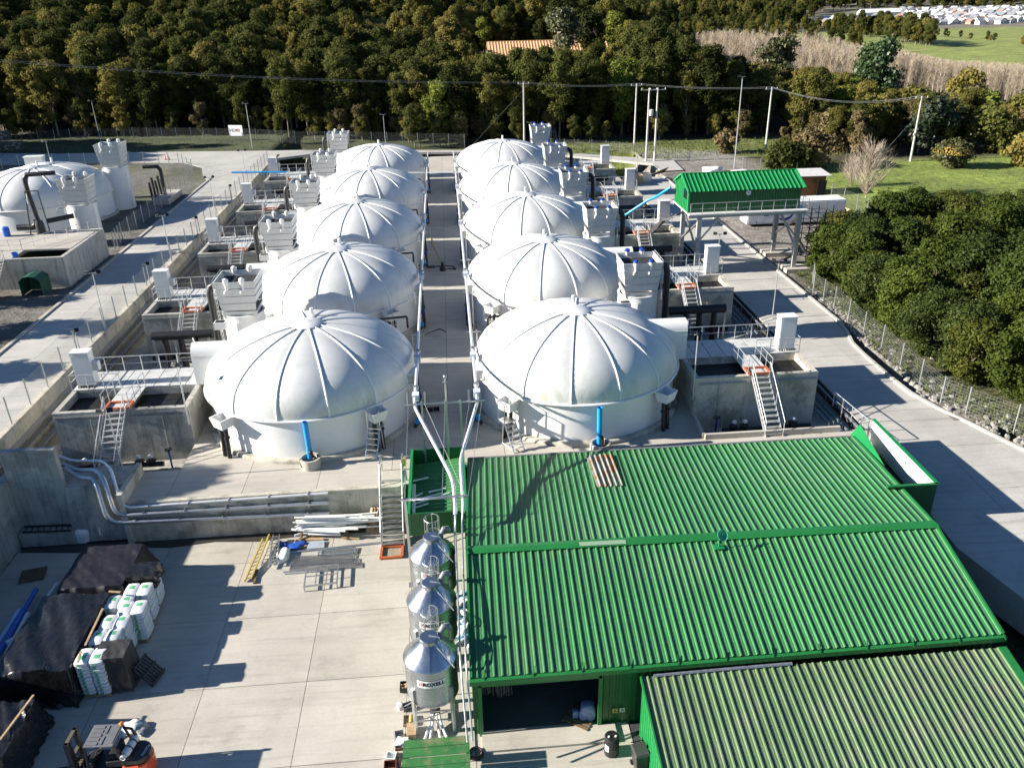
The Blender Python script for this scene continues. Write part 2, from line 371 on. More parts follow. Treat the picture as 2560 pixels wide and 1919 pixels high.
# ---------------------------------------------------------------- walls
def panel_wall(name, label, x0, x1, y0, y1, z0, z1, face, step=1.2, mt=CONCW, ztop=None):
    """core wall + formwork panels standing 12 mm proud on the seen face ('-y', '+x')"""
    t = thing(name, label, 'wall', ((x0+x1)/2, (y0+y1)/2, z0)); ox, oy, oz = t.location
    def top(u): return (ztop(u) if ztop else z1)-oz
    if face == '-y':
        MB().box(x0-ox, x1-ox, y0-oy, y1-oy, 0, z1-oz).build('wall_core', mt, t); a, b = x0, x1
    else:
        MB().hexa([(x0-ox, y0-oy, 0), (x1-ox, y0-oy, 0), (x1-ox, y1-oy, 0), (x0-ox, y1-oy, 0)],
                  [(x0-ox, y0-oy, top(y0)), (x1-ox, y0-oy, top(y0)), (x1-ox, y1-oy, top(y1)), (x0-ox, y1-oy, top(y1))]).build('wall_core', mt, t); a, b = y0, y1
    n_ = max(1, round((b-a)/step)); w_ = (b-a)/n_
    for k in range(n_):
        u, v = a+k*w_+.014, a+(k+1)*w_-.014
        if face == '-y': MB().box(u-ox, v-ox, y0-oy-.014, y0-oy+.01, .02, z1-oz-.03).build('formwork_panel', mt, t)
        else: MB().hexa([(x1-ox-.01, u-oy, .02), (x1-ox+.014, u-oy, .02), (x1-ox+.014, v-oy, .02), (x1-ox-.01, v-oy, .02)],
                        [(x1-ox-.01, u-oy, top(u)-.05), (x1-ox+.014, u-oy, top(u)-.05), (x1-ox+.014, v-oy, top(v)-.05), (x1-ox-.01, v-oy, top(v)-.05)]).build('formwork_panel', mt, t)
    return t
panel_wall('retaining_wall', 'long concrete retaining wall carrying the fenced lane beside the basins', -27.34, -26.96, -8.9, 92, -1.0, 1.62, '+x', 2.4)
panel_wall('retaining_wall', 'concrete wall below the tank platform at the back of the yard', -18.1, -2.6, -10.18, -9.91, YARD, .02, '-y', 2.44)
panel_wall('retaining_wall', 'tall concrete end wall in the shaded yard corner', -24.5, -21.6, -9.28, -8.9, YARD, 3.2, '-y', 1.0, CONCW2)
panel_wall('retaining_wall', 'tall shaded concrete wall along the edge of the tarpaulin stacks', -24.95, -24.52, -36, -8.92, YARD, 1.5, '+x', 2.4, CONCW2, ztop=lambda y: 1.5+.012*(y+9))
tag(MB().hexa([(-21.58, -9.86, YARD), (-18.42, -9.86, YARD), (-18.42, -7.2, YARD), (-21.58, -7.2, YARD)],
              [(-21.58, -9.3, .75), (-18.42, -9.3, .75), (-18.42, -7.2, .75), (-21.58, -7.2, .75)]).build('buttress', CONCW2),
    'sloping stained concrete buttress beneath the bent cable ducts', 'wall')
tag(MB().box(-18.40, -18.11, -10.4, -6.9, YARD, .72).build('pier', CONCW), 'narrow concrete pier at the corner of the tank apron', 'wall')
tag(MB().box(-24.45, -21.4, -10.0, -9.3, YARD, -1.72).build('plinth', CONCW2), 'low concrete plinth in the yard corner under the dark ladder', 'plinth')
t = thing('pit_kerb', 'low concrete kerb round the valve pit nearest the warehouse eave', 'kerb', (20, -6.8, 0))
MB().box(-4.15, 4.45, -.16, .04, 0, .36).build('kerb_front', CONC, t)
MB().hexa([(-4.3, .0, 0), (-4.12, 0, 0), (-3.98, 3.05, 0), (-4.16, 3.05, 0)], [(-4.3, 0, .36), (-4.12, 0, .36), (-3.98, 3.05, .36), (-4.16, 3.05, .36)]).build('kerb_side', CONC, t)
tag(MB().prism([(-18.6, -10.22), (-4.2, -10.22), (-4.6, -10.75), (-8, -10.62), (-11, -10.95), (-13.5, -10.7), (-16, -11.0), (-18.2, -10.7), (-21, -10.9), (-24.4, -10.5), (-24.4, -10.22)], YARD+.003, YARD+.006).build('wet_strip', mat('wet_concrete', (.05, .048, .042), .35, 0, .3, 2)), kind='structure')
# ================================================================ TANKS AND THEIR EQUIPMENT
ROW = {1: 'in the row on the stilt-hut side', -1: 'in the row beside the fenced lane'}
DR, DZ0, DZ1, NRIB = 6.8, 2.81, 6.32, 14
def dome_pt(t):                       # t 0 at cap .. 1 at rim
    a = .12+t*(math.pi/2-.12); r = DR*math.sin(a); z = DZ0+(DZ1-DZ0)*math.cos(a)**.88 if t < 1 else DZ0
    return r, z
def make_tank(s, full=True, z0=0.0, name='fish_tank'):
    t = thing(name, '', 'tank', (0, 0, 0), 'white dome tanks')
    MB().lathe([(6.55, .2), (6.6, .2), (6.6, DZ0-.02), (6.5, DZ0-.02)], 96).build('wall', WHITE, t, 40)
    MB().lathe([(6.3, .0), (6.98, .0), (6.96, .17), (6.9, .23), (6.55, .24)], 72).build('plinth', CONCW, t, 30)
    MB().lathe([(6.55, DZ0-.06), (6.92, DZ0-.06), (6.94, DZ0), (6.9, DZ0+.05), (6.7, DZ0+.06)], 96).build('rim', WHITE, t, 40)
    da = 2*math.pi/NRIB; a0 = R(-100.3)
    g = MB(); NU, NT = 8, 18; vs = []; fs = []
    for i in range(NT+1):
        tt = i/NT; r, z = dome_pt(tt); b = .13*math.sin(math.pi*min(1, tt*1.02))**.7 if 0 < tt < 1 else 0
        for j in range(NU+1):
            u = j/NU; a = (u-.5)*da; k = b*(1-(2*u-1)**2)-.03*(1-(2*u-1)**2)
            vs.append(((r+k*.7)*math.cos(a), (r+k*.7)*math.sin(a), z+k*.6))
    for i in range(NT):
        for j in range(NU): fs.append((i*(NU+1)+j, (i+1)*(NU+1)+j, (i+1)*(NU+1)+j+1, i*(NU+1)+j+1))
    gm = g.add(vs, fs).mesh('dome_panel', DOMEW, 60)
    pts = [dome_pt(i/16) for i in range(17)]
    rm = MB().tube([(r, 0, z+.015) for r, z in pts]+[(6.86, 0, DZ0-.12)], .07, 8).mesh('rib', WHITE, 50)
    for k in range(NRIB):
        link(gm, 'dome_panel', t, (0, 0, 0), a0+(k+.5)*da); link(rm, 'rib', t, (0, 0, 0), a0+k*da)
    ztop = dome_pt(0)[1]
    MB().lathe([(.98, ztop-.1), (1.02, ztop+.05), (.95, ztop+.1), (.5, ztop+.17), (.12, ztop+.26), (.001, ztop+.27)], 28).build('cap', WHITE, t, 35)
    MB().tube([(.1, 1.6, ztop-.3), (.1, 1.6, ztop+.5)], .12, 10).build('vent_stub', WHITE, t, 40)
    if full:                                                    # arched hood over the outlet channel
        h = MB(); n_ = 10; prof = [(-.65, 2.7)]+[(-.65*math.cos(math.pi*i/n_), 4.72+.68*math.sin(math.pi*i/n_)) for i in range(n_+1)]+[(.65, 2.7)]
        K = len(prof); xa, xb = s*2.6, s*7.45
        vs = [(xa, y, z) for y, z in prof]+[(xb, y, z) for y, z in prof]
        f_ = [(i, i+1, K+i+1, K+i) for i in range(K-1)]+[tuple(range(K, 2*K))]
        h.add(vs, f_).build('hood', WHITE, t, 35)
        MB().box(s*2.6, s*7.47, -.668, -.645, 4.70, 4.735).build('hood_seam', WHITE, t)
        # troughs on the rim with their black outlet pipes
        for ang in ((-131, -52) if s < 0 else (-133, -47)):
            a = R(ang); c = Vector((7.25*math.cos(a), 7.25*math.sin(a), 0)); e = Vector((-math.sin(a), math.cos(a), 0)); n_ = Vector((math.cos(a), math.sin(a), 0))
            b = MB(); o_, i_ = .52, .44
            Q = lambda u, v, z: tuple(c+e*u+n_*v+Vector((0, 0, z)))
            top = [Q(-.56, -.5, 2.72), Q(.56, -.5, 2.72), Q(.56, .5, 2.72), Q(-.56, .5, 2.72)]
            bot = [Q(-.42, -.36, 2.05), Q(.42, -.36, 2.05), Q(.42, .36, 2.05), Q(-.42, .36, 2.05)]
            ti = [Q(-.48, -.42, 2.72), Q(.48, -.42, 2.72), Q(.48, .42, 2.72), Q(-.48, .42, 2.72)]
            bi = [Q(-.36, -.3, 2.15), Q(.36, -.3, 2.15), Q(.36, .3, 2.15), Q(-.36, .3, 2.15)]
            b.add(top+bot+ti+bi, [(0,1,5,4),(1,2,6,5),(2,3,7,6),(3,0,4,7),(4,5,6,7)[::-1],(8,9,13,12)[::-1],(9,10,14,13)[::-1],(10,11,15,14)[::-1],(11,8,12,15)[::-1],(12,13,14,15),(0,8,9,1)[::-1],(1,9,10,2)[::-1],(2,10,11,3)[::-1],(3,11,8,0)[::-1]])
            tr = b.build('trough', WHITE, t)
            for u in (-.22, .22):
                MB().tube([Q(u, 0, 2.05), Q(u, .1, .02)], .13, 10).build('outlet_pipe', BLACKP, t, 40)
                MB().lathe([(.16, 0), (.19, .02), (.19, .12), (.16, .14)], 10, Q(u, .03, 1.3)).build('pipe_collar', BLACKP, t, 40)
    return t
tanks = {}
for s in (-1, 1):
    t0 = make_tank(s)
    for i in range(5):
        lab = 'white ribbed dome tank, %s from warehouse %s' % (ORD[i], ROW[s])
        if i == 0: t0.location = (s*TX, 0, 0); t0['label'] = lab
        else: dup(t0, (s*TX, S*i, 0), lab)

# ---- degassing towers
def make_tower(s, drum=4.15, blue=True, riser=True):
    t = thing('degassing_tower', '', 'tower', (0, 0, 0), 'white louvred degassing towers')
    MB().lathe([(1.45, 0), (1.5, 0), (1.5, drum), (1.56, drum), (1.56, drum+.06), (1.4, drum+.06), (1.4, drum-.35)], 40, cap=False).build('drum', WHITE, t, 40)
    MB().lathe([(.001, drum-.3), (1.4, drum-.3)], 24).build('drum_water', mat('rusty_water', (.10, .06, .03), .4), t)
    zb, zt, wb, wt = drum-.12, drum+2.75, 1.16, 1.46; ns = 5
    for k in range(ns):                                    # stacked sloping louvre courses, each lapping the one below
        f0, f1 = k/ns, (k+1)/ns; w0 = wb+(wt-wb)*f0+.0; w1 = wb+(wt-wb)*f1+.035
        z0 = zb+(zt-zb)*f0; z1 = zb+(zt-zb)*f1-(.02 if k else .06)
        m_ = MB(); q0 = [(-w0,-w0),(w0,-w0),(w0,w0),(-w0,w0)]; q1 = [(-w1,-w1),(w1,-w1),(w1,w1),(-w1,w1)]; wi = w1-.07
        vs = [(x, y, z0) for x, y in q0]+[(x, y, z1) for x, y in q1]+[(x*(w0-.07)/w0, y*(w0-.07)/w0, z0) for x, y in q0]+[(x*wi/w1, y*wi/w1, z1) for x, y in q1]
        fs = [(i, (i+1)%4, 4+(i+1)%4, 4+i) for i in range(4)]+[(8+i, 12+i, 12+(i+1)%4, 8+(i+1)%4) for i in range(4)]+[(4+i, 4+(i+1)%4, 12+(i+1)%4, 12+i) for i in range(4)]+[(i, 8+i, 8+(i+1)%4, (i+1)%4) for i in range(4)]
        if k == 1:                                         # open slot on the side towards the tanks
            sd = 3 if s > 0 else 1
            fs = [f for j, f in enumerate(fs) if j not in (sd, 4+sd)]
        m_.add(vs, fs).build('louvre_panel', TOWERW, t)
    MB().box(-1.3, 1.3, -1.3, 1.3, zt-.8, zt-.42).build('filter_media', mat('black_media', (.02, .022, .018), .9, 0, .5, 9, .6, 20), t)
    bc = DBLUE if blue else WHITE
    for x, y in ((-.55, -1.5), (.6, -1.5), (-.6, 1.5), (.55, 1.5)):
        MB().lathe([(.09, zt-.62), (.1, zt-.5), (.12, zt-.28), (.18, zt-.2), (.19, zt+.06)], 14, (x, y, 0)).build('blower', WHITE, t, 40)
        MB().lathe([(.2, zt+.06), (.22, zt+.09), (.2, zt+.22), (.1, zt+.28), (.001, zt+.29)], 14, (x, y, 0)).build('blower_cap', bc, t, 40)
        MB().tube([(x-.02, y, zt-.6), (x-.15, y-.12, zt-.72), (x-.17, y-.12, zt-.85)], .07, 8).build('blower_outlet', WHITE, t, 40)
    m_ = MB(); e = s*1.52
    for x in (-1.3, -.4, .4, 1.3): m_.tube([(e, x, zt-.25), (e+s*.02, x, zt+.12)], .02, 5)
    m_.tube([(e, -1.3, zt+.12), (e, 1.3, zt+.12)], .025, 5); m_.build('top_rail', STEEL, t)
    m_ = MB()
    for x in (-.2, .2): m_.tube([(s*1.55, x-1.1, .1), (s*1.55, x-1.1, zt)], .025, 5)
    for k in range(20): m_.tube([(s*1.55, -1.3, .4+k*.32), (s*1.55, -.9, .4+k*.32)], .018, 4)
    m_.build('ladder', STEEL, t)
    if riser: MB().tube([(s*1.0, .5, zt-.75), (s*1.9, .5, zt-.75), (s*2.25, .5, zt-.95), (s*2.35, .4, zt-1.4), (s*2.35, .3, 1.6), (s*2.5, .3, 1.15), (s*3.2, .3, 1.0)], .24, 12).build('riser_pipe', BLACKP, t, 40)
    MB().box(-1.75, -.95, -2.15, -1.5, drum-.62, drum-.1).build('drum_trough', WHITE, t)
    MB().box(-1.67, -1.03, -2.07, -1.58, drum-.098, drum-.085).build('trough_opening', BLACK, t)
    return t
for s in (-1, 1):
    t0 = make_tower(s, blue=s > 0)
    for i in range(5):
        lab = ('louvred tower with %s caps, %s %s' % ('blue' if s > 0 else 'white', ORD[i], ROW[s]))
        if i == 0: t0.location = (s*14.95, 9.1, 0); t0['label'] = lab
        else: dup(t0, (s*14.95, 9.1+S*i, 0), lab)
    pd = MB()
    for i in range(5): pd.box(16.01*s, 16.7*s, 7.2+S*i, 11+S*i, -1.0, -.03)
    tag(pd.build('tower_pads', CONC), kind='structure')

# ---- concrete basins with deck, railing and stair
def rail(name, parent, runs, h=1.05, mid=True, mt=STEEL, w=.045):
    m_ = MB()
    for pts in runs:
        P = [Vector(p) for p in pts]
        for a, b in zip(P, P[1:]):
            up = Vector((0, 0, h)); m_.tube([a+up, b+up], w*.6, 6)
            if mid: m_.tube([a+up*.5, b+up*.5], w*.4, 5)
            n_ = max(1, round((b-a).length/1.15))
            for k in range(n_+1): m_.tube([a+(b-a)*k/n_, a+(b-a)*k/n_+up], w*.6, 6)
    return m_.build(name, mt, parent)
def stair(parent, x0, x1, ya, za, yb, zb, n_, mt=STEEL, tread=.26, hand=True, name='stair'):
    """from (ya, za) at the top to (yb, zb) at the foot"""
    for x in (x0, x1): MB().bar((x, ya, za), (x, yb, zb), .04, .2).build('stringer', mt, parent)
    dy, dz = (yb-ya)/n_, (zb-za)/n_; tm = MB().box(x0+.02, x1-.02, -tread/2, tread/2, -.02, .02).mesh('tread', mt)
    for k in range(n_): link(tm, 'tread', parent, (0, ya+dy*(k+.5), za+dz*(k+.5)+.06))
    if hand:
        for x in (x0-.03, x1+.03):
            m_ = MB(); m_.tube([(x, ya, za+1.0), (x, yb, zb+1.0)], .03, 6)
            for f in (.02, .5, .98): m_.tube([(x, ya+(yb-ya)*f, za+(zb-za)*f), (x, ya+(yb-ya)*f, za+(zb-za)*f+1.0)], .026, 6)
            m_.tube([(x, ya, za+.5), (x, yb, zb+.5)], .018, 5)
            m_.build('handrail', mt, parent)
def make_basin(s):
    t = thing('settling_basin', '', 'basin', (0, 0, 0), 'concrete basins beside the tanks'); X = lambda x: s*(x-20.0)
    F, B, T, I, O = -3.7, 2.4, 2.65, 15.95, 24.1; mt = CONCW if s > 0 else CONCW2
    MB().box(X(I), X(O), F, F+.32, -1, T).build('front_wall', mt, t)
    ws = [.9, .62, 1.05, .8, 1.15, .7, 1.0, .85, 1.05]; u = I+.02; ks = (O-I-.04)/sum(ws)
    for w_ in ws:
        MB().box(X(u+.011), X(u+w_*ks-.011), F-.014, F+.02, -.95, T-.22).build('formwork_panel', mt, t)
        for zz_ in (.1, .85, 1.6, 2.2): MB().lathe([(.001, 0), (.03, .0), (.03, .01)], 6).build('tie_hole', BLACK, t, 0, (X(u+w_*ks*.5), F-.0145, zz_)).rotation_euler = (R(90), 0, 0)
        u += w_*ks
    MB().box(X(I), X(I+.32), F+.322, B, -1, T-.002).build('side_wall', mt, t)
    MB().box(X(O-.32), X(O), F+.322, B, -1, T-.002).build('side_wall', mt, t)
    MB().box(X(I+.322), X(O-.322), B-.3, B-.002, -1, T-.06).build('back_wall', mt, t)
    MB().box(X(I+.322), X(O-.322), -.55, -.3, -1, T-.06).build('cross_wall', mt, t)
    MB().box(X(I+.321), X(O-.321), F+.321, -.551, 2.1, 2.15).build('water', DARKW, t)
    dm = MB().box(0, .96, 0, 2.9, -.06, 0).mesh('deck_panel', mat('deck_grp', (.52, .525, .51), .6, 0, .12, 2, col2=(.38, .385, .37), c2scale=1.2, c2amt=(.55, .7)))
    for k in range(8): link(dm, 'deck_panel', t, (min(X(I+.02+k*1.015), X(I+.02+k*1.015+.96)), -.52, T+.04))
    wl = MB().box(X(19.45), X(20.95), F+.02, -.53, T-.0, T+.06).build('walkway', dm.materials[0], t)
    m_ = MB(); zf = T+.12                                   # orange frame round the stair head
    for a, b in (((19.5, F+.03), (20.9, F+.03)), ((20.9, F+.03), (20.9, F+.95)), ((20.9, F+.95), (19.5, F+.95)), ((19.5, F+.95), (19.5, F+.03))):
        m_.bar((X(a[0]), a[1], zf), (X(b[0]), b[1], zf), .15, .12)
    m_.build('orange_frame', ORANGE, t)
    D = T+.05
    rail('back_railing', t, [[(X(16.9), 2.3, D), (X(24.05), 2.3, D)]])
    rail('deck_railing', t, [[(X(21.0), -.5, D), (X(24.05), -.5, D), (X(24.05), 2.3, D)]])
    rail('walkway_railing', t, [[(X(19.42), -.52, D), (X(19.42), F+.1, D)], [(X(20.98), -.52, D), (X(20.98), F+.1, D)]])
    xa, xb = sorted((X(19.65), X(20.75)))
    stair(t, xa, xb, F-.02, T, -7.05, .0, 11)
    m_ = MB()
    for k in range(4): m_.tube([(X(I+.3), F-.03, T-.3-.05*k), (X(O-.05), F-.03, T-.3-.05*k)], .014, 5)
    for x in (17.6, 21.9): m_.tube([(X(x), F-.035, T-.45), (X(x), F-.035, -.2)], .016, 5)
    m_.build('conduit', GALV, t)
    pipe = MB().tube([(X(17.6), F-1.35, -.5), (X(23.4), F-1.35, -.5)], .17, 10).build('pit_pipe', BLACKP, t, 40)
    for x, k in ((18.3, 0), (19.0, 1), (22.2, 1)):
        MB().lathe([(.0, -.16), (.3, -.16), (.3, -.1), (.2, -.08), (.2, .08), (.3, .1), (.3, .16), (.0, .16)], 14, (0, 0, 0)).build('valve', BLACKP, t, 30, (X(x), F-1.35, -.35))
        MB().ball((X(x), F-1.4, .1), .17, 10, .7).build('valve_cap', WHITE, t, 60)
    MB().tube([(X(17.2), F-1.2, -.9), (X(17.2), F-1.2, .35)], .06, 8).build('valve_stem', DBLUE, t, 40)
    m_ = MB(); m_.tube([(X(17.2)+.2*math.cos(a), F-1.2+.2*math.sin(a), .38) for a in [i*math.pi/6 for i in range(13)]], .035, 6)
    m_.tube([(X(17.0), F-1.2, .38), (X(17.4), F-1.2, .38)], .03, 5); m_.build('handwheel', BLACKP, t)
    return t
def make_cabinet(s):
    t = thing('control_cabinet', '', 'cabinet', (0, 0, 0), 'white control cabinets on the basins')
    b = MB().box(-.56, .56, -.38, .38, .12, 2.35).build('cabinet_body', WHITE, t)
    MB().box(-.6, .6, -.42, .42, 2.352, 2.42).build('cabinet_top', WHITE, t)
    MB().box(-.5, .5, -.392, -.381, .25, 2.25).build('cabinet_door', WHITE, t)
    MB().box(-.5, .5, -.34, .34, 0, .119).build('cabinet_foot', mat('cabinet_base', (.45, .38, .30), .7), t)
    if s < 0:
        MB().box(.565, .95, -.2, .2, 1.05, 1.65).build('side_box', WHITE, t); MB().box(.62, .9, -.212, -.201, 1.12, 1.58).build('side_box_door', TOWERW, t)
    m_ = MB()
    for k in range(7): m_.tube([(-.5+k*.16, -.36, .1), (-.5+k*.17, -.5, -.02), (-.45+k*.16, -.56, -.25)], .03, 5)
    m_.build('cable', BLACKP, t)
    return t
for s in (-1, 1):
    b0, c0 = make_basin(s), make_cabinet(s)
    for i in range(5):
        lb = 'open concrete basin and stair, %s from the warehouse %s' % (ORD[i], ROW[s])
        lc = 'white control cabinet on the %s basin %s' % (ORD[i], ROW[s])
        p, q = (s*20, S*i, 0), (s*23.3, S*i+.3, 2.70)
        if i == 0: b0.location = p; b0['label'] = lb; c0.location = q; c0['label'] = lc
        else: dup(b0, p, lb); dup(c0, q, lc)

# ---- thick black manifold between a tower and the next basin
def make_manifold(s):
    t = thing('manifold_pipe', '', 'pipe', (0, 0, 0), 'black manifold pipes'); X = lambda x: s*(x-20)
    MB().tube([(X(17.9), 0, 1.95), (X(22.5), 0, 1.95)], .34, 16).build('main_pipe', BLACKP, t, 40)
    for x in (20.4, 21.6): MB().tube([(X(x), 0, 1.8), (X(x), .05, -.98)], .24, 12).build('drop_pipe', BLACKP, t, 40)
    MB().tube([(X(19.3), -.2, 1.7), (X(19.0), -.7, 1.3), (X(18.7), -1.1, .7), (X(18.5), -1.1, .2)], .22, 10).build('elbow', BLACKP, t, 40)
    for x in (18.2, 22.35): MB().box(X(x)-.08, X(x)+.08, -.45, -.3, -.99, 1.75).build('support_post', GALV, t)
    MB().box(X(17.9), X(22.5), -.03, .03, 1.5, 1.58).build('support_beam', GALV, t)
    MB().tube([(X(17.5), -.6, .6), (X(17.2), -.4, 2.3)], .05, 6).build('lever', WHITE, t); MB().ball((X(17.2), -.4, 2.35), .17, 10).build('lever_knob', WHITE, t, 60)
    return t
for s in (-1, 1):
    b0 = make_manifold(s)
    for i in range(4):
        lb = 'thick black manifold pipe before the %s basin %s' % (ORD[i+1], ROW[s])
        p = (s*20, 10.4+S*i, 0)
        if i == 0: b0.location = p; b0['label'] = lb
        else: dup(b0, p, lb)

# ---- step platforms, pipe arches and feeders along the corridor
def make_step(s):
    t = thing('step_platform', '', 'ladder', (0, 0, 0), 'aluminium step platforms at the tanks'); t.scale = (1.15, 1.2, 1.3)
    for x in (-.32, .32):
        MB().bar((x, .45, 1.25), (x+.02*s, -.35, .0), .045, .07).build('stringer', ALU, t)
        MB().bar((x, .6, 1.25), (x, .75, .0), .04).build('leg', ALU, t)
    for k in range(5): f = (k+.6)/5.4; MB().box(-.3, .3, .45-.8*f-.1, .45-.8*f+.1, 1.25*(1-f)-.015, 1.25*(1-f)+.015).build('tread', ALU, t)
    MB().box(-.36, .36, .4, 1.05, 1.24, 1.28).build('top_plate', ALU, t)
    for x in (-.35, .35): MB().tube([(x, .42, 1.25), (x, .4, 2.2), (x, .6, 2.3), (x, 1.0, 2.3), (x, 1.02, 1.27)], .025, 6).build('grab_rail', ALU, t)
    MB().tube([(-.34, .7, .15), (-.34, -.2, .15)], .02, 5).build('foot_bar', ALU, t)
    return t
st0 = make_step(1); k = 0
for s in (-1, 1):
    for i in range(3):
        lb = 'aluminium step platform at the %s tank %s' % (ORD[i], ROW[s])
        p = (-4.6 if s < 0 else 3.95, -6.55+S*i, 0) if s < 0 else (4.05, -6.7+S*i, 0)
        if k == 0: st0.location = p; st0['label'] = lb; st0.rotation_euler = (0, 0, R(-18))
        else: dup(st0, p, lb, R(-18 if s < 0 else 28))
        k += 1
def make_arch(s):
    t = thing('pipe_arch', '', 'pipe', (0, 0, 0), 'black pipe arches between tanks')
    MB().tube([(-1.15, 0, .9), (-1.15, 0, 3.0), (-1.08, 0, 3.12), (1.08, .3, 3.12), (1.15, .3, 3.0), (1.15, .3, 2.2)], .085, 10).build('arch_pipe', BLACKP, t, 40)
    MB().tube([(-1.2, -.1, 0), (-1.15, 0, 1.0)], .13, 10).build('drop_pipe', BLACKP, t, 40); MB().lathe([(.15, 0), (.2, .02), (.2, .16), (.15, .18)], 10, (-1.15, 0, 1.4)).build('collar', DBLUE, t, 40)
    return t
a0_ = make_arch(1); k = 0
for s in (-1, 1):
    for i in range(4):
        lb = 'black pipe arch behind the %s tank %s' % (ORD[i], ROW[s])
        p = (-4.0, 8.6+S*i, 0) if s < 0 else (4.4, 8.2+S*i, 0)
        if k == 0: a0_.location = p; a0_['label'] = lb
        else: dup(a0_, p, lb, 0 if s < 0 else math.pi)
        k += 1
def make_feeder(s):
    t = thing('feeder_unit', '', 'feeder', (0, 0, 0), 'feeder units on the tank rims')
    MB().box(-.42, .42, -.5, .5, 2.85, 3.4).build('feeder_box', TOWERW, t); MB().box(-.46, .46, -.54, .54, 3.402, 3.48).build('feeder_lid', WHITE, t)
    MB().box(-.5, .5, -.6, .6, 2.7, 2.848).build('bracket', GALV, t)
    for y in (-.75, -.35, .4): MB().tube([(-s*.45, y, 3.4), (-s*.5, y, 2.7), (-s*.55, y-.1, .05)], .1, 8).build('drop_pipe', BLACKP, t, 40)
    for y in (-.75, .4): MB().lathe([(.11, 0), (.17, .02), (.17, .3), (.11, .32)], 10, (-s*.52, y-.03, 1.3)).build('coupling', DBLUE, t, 40)
    MB().tube([(-s*.5, -1.0, .4), (-s*.5, -1.5, .6), (-s*.2, -1.9, .35)], .13, 8).build('valve_elbow', BLACKP, t, 40)
    MB().lathe([(.12, 0), (.15, .02), (.15, .35), (.001, .36)], 10, (-s*.4, -1.75, .55)).build('valve_cap', BLUE, t, 40)
    return t
for s in (-1, 1):
    f0 = make_feeder(s)
    for i in range(5):
        lb = 'feeder box with drop pipes, %s %s' % (ORD[i], ROW[s])
        p = (s*2.35, -1.9+S*i, 0)
        if i == 0: f0.location = p; f0['label'] = lb
        else: dup(f0, p, lb)

# ---- blue stand pipes in concrete pots in front of the first tanks
for s, (bx, by) in ((-1, px(778, 1165, z=0)[:2]), (1, px(1500, 1128, z=0)[:2])):
    t = thing('stand_pipe', ['bright blue stand pipe in a concrete pot on the lane side','bright blue stand pipe in a concrete pot at the warehouse back eave'][s > 0], 'pipe', (bx, by, 0), 'blue stand pipes')
    MB().lathe([(.50, .62), (.62, .62), (.62, 0), (.50, 0), (.50, .62)], 24).build('pot', CONC, t, 30)
    MB().tube([(-.02, .2, .1), (-.04, .2, 2.9)], .16, 14, cap=False).build('pipe', BLUE, t, 40)
    MB().lathe([(.001, 2.75), (.15, 2.75)], 14, (-.04, .2, 0)).build('pipe_bore', DBLUE, t)
    MB().tube([(-.25, .2, 1.7), (.2, .2, 1.7)], .025, 6).build('clamp', GALV, t)
    MB().tube([(.12, 0, .1), (.14, 0, .75), (.05, .1, .9)], .1, 8).build('valve', BLACKP, t, 40); MB().ball((.3, -.1, .55), .13).build('valve_knob', BLACKP, t, 60); MB().ball((.1, 0, .95), .12).build('valve_cap', BLACKP, t, 60)

# ---- silver feed pipes over the corridor, their supports, the two gantries
def feed(label, pts, junctions):
    t = thing('feed_pipe', label, 'pipe', pts[0], 'silver feed pipes'); o = Vector(pts[0])
    # round the corners
    P = [Vector(p) for p in pts]; Q = [P[0]]
    for a, b, c in zip(P, P[1:], P[2:]):
        r_ = min(.7, (b-a).length*.4, (c-b).length*.4); d0 = (a-b).normalized()*r_; d1 = (c-b).normalized()*r_
        Q += [b+d0*(1-k/4)**2+d1*(k/4)**2 for k in range(5)]
    Q.append(P[-1]); kk = next(i for i, q in enumerate(Q) if q.y < -16.4); MB().tube([q-o for q in Q[:kk+1]], .095, 14).build('pipe', SILVER, t, 50); MB().tube([q-o for q in Q[kk:]], .042, 10).build('drop_pipe', GALV, t, 50)
    for j in junctions:
        q = Vector(j)-o; MB().box(q.x-.2, q.x+.2, q.y-.28, q.y+.28, q.z-.2, q.z+.2).build('junction_box', mat('pale_box', (.62, .66, .70), .4), t)
        MB().lathe([(.13, -.12), (.16, -.1), (.16, .1), (.13, .12)], 12, (0, 0, 0)).build('pipe_clamp', GALV, t, 30, q+Vector((0, 1.2, 0)))
ZP = 4.1
Lp = [(-1.95, 76, 3.7), (-1.75, -7.2, ZP)]; Rp = [(1.85, 76, 3.7), (1.85, -7.2, ZP)]
lx = [px(980+330/5.923, 960+330/5.923, Y=-8.3), px(980+900/5.923, 960+1400/5.923, Y=-14.0), px(960+870/4.877, 1060+1000/4.877, Y=-16.3)]
rx = [px(980+1260/5.923, 960+280/5.923, Y=-8.3), px(980+1010/5.923, 960+1120/5.923, Y=-12.3), px(960+970/4.877, 1060+1000/4.877, Y=-16.3)]
feed('silver feed pipe over the corridor on the lane side, bending down past the silos', Lp+[tuple(p) for p in lx]+[(.28, -16.8, 1.7), (.30, -25.6, 1.35), (.42, -27.5, -.9)], [(-1.75-.2*(y/80), y, ZP) for y in (-7.0, -1.5, 15.5, 32.5, 49.5, 66.5)])
feed('silver feed pipe over the corridor on the hut side, kinked beside the roof edge', Rp+[tuple(p) for p in rx]+[(.62, -16.8, 1.95), (.52, -25.6, 1.5), (.62, -27.2, -1.2)], [(1.85, y, ZP) for y in (-7.0, -1.5, 15.5, 32.5, 49.5, 66.5)])
k = 0
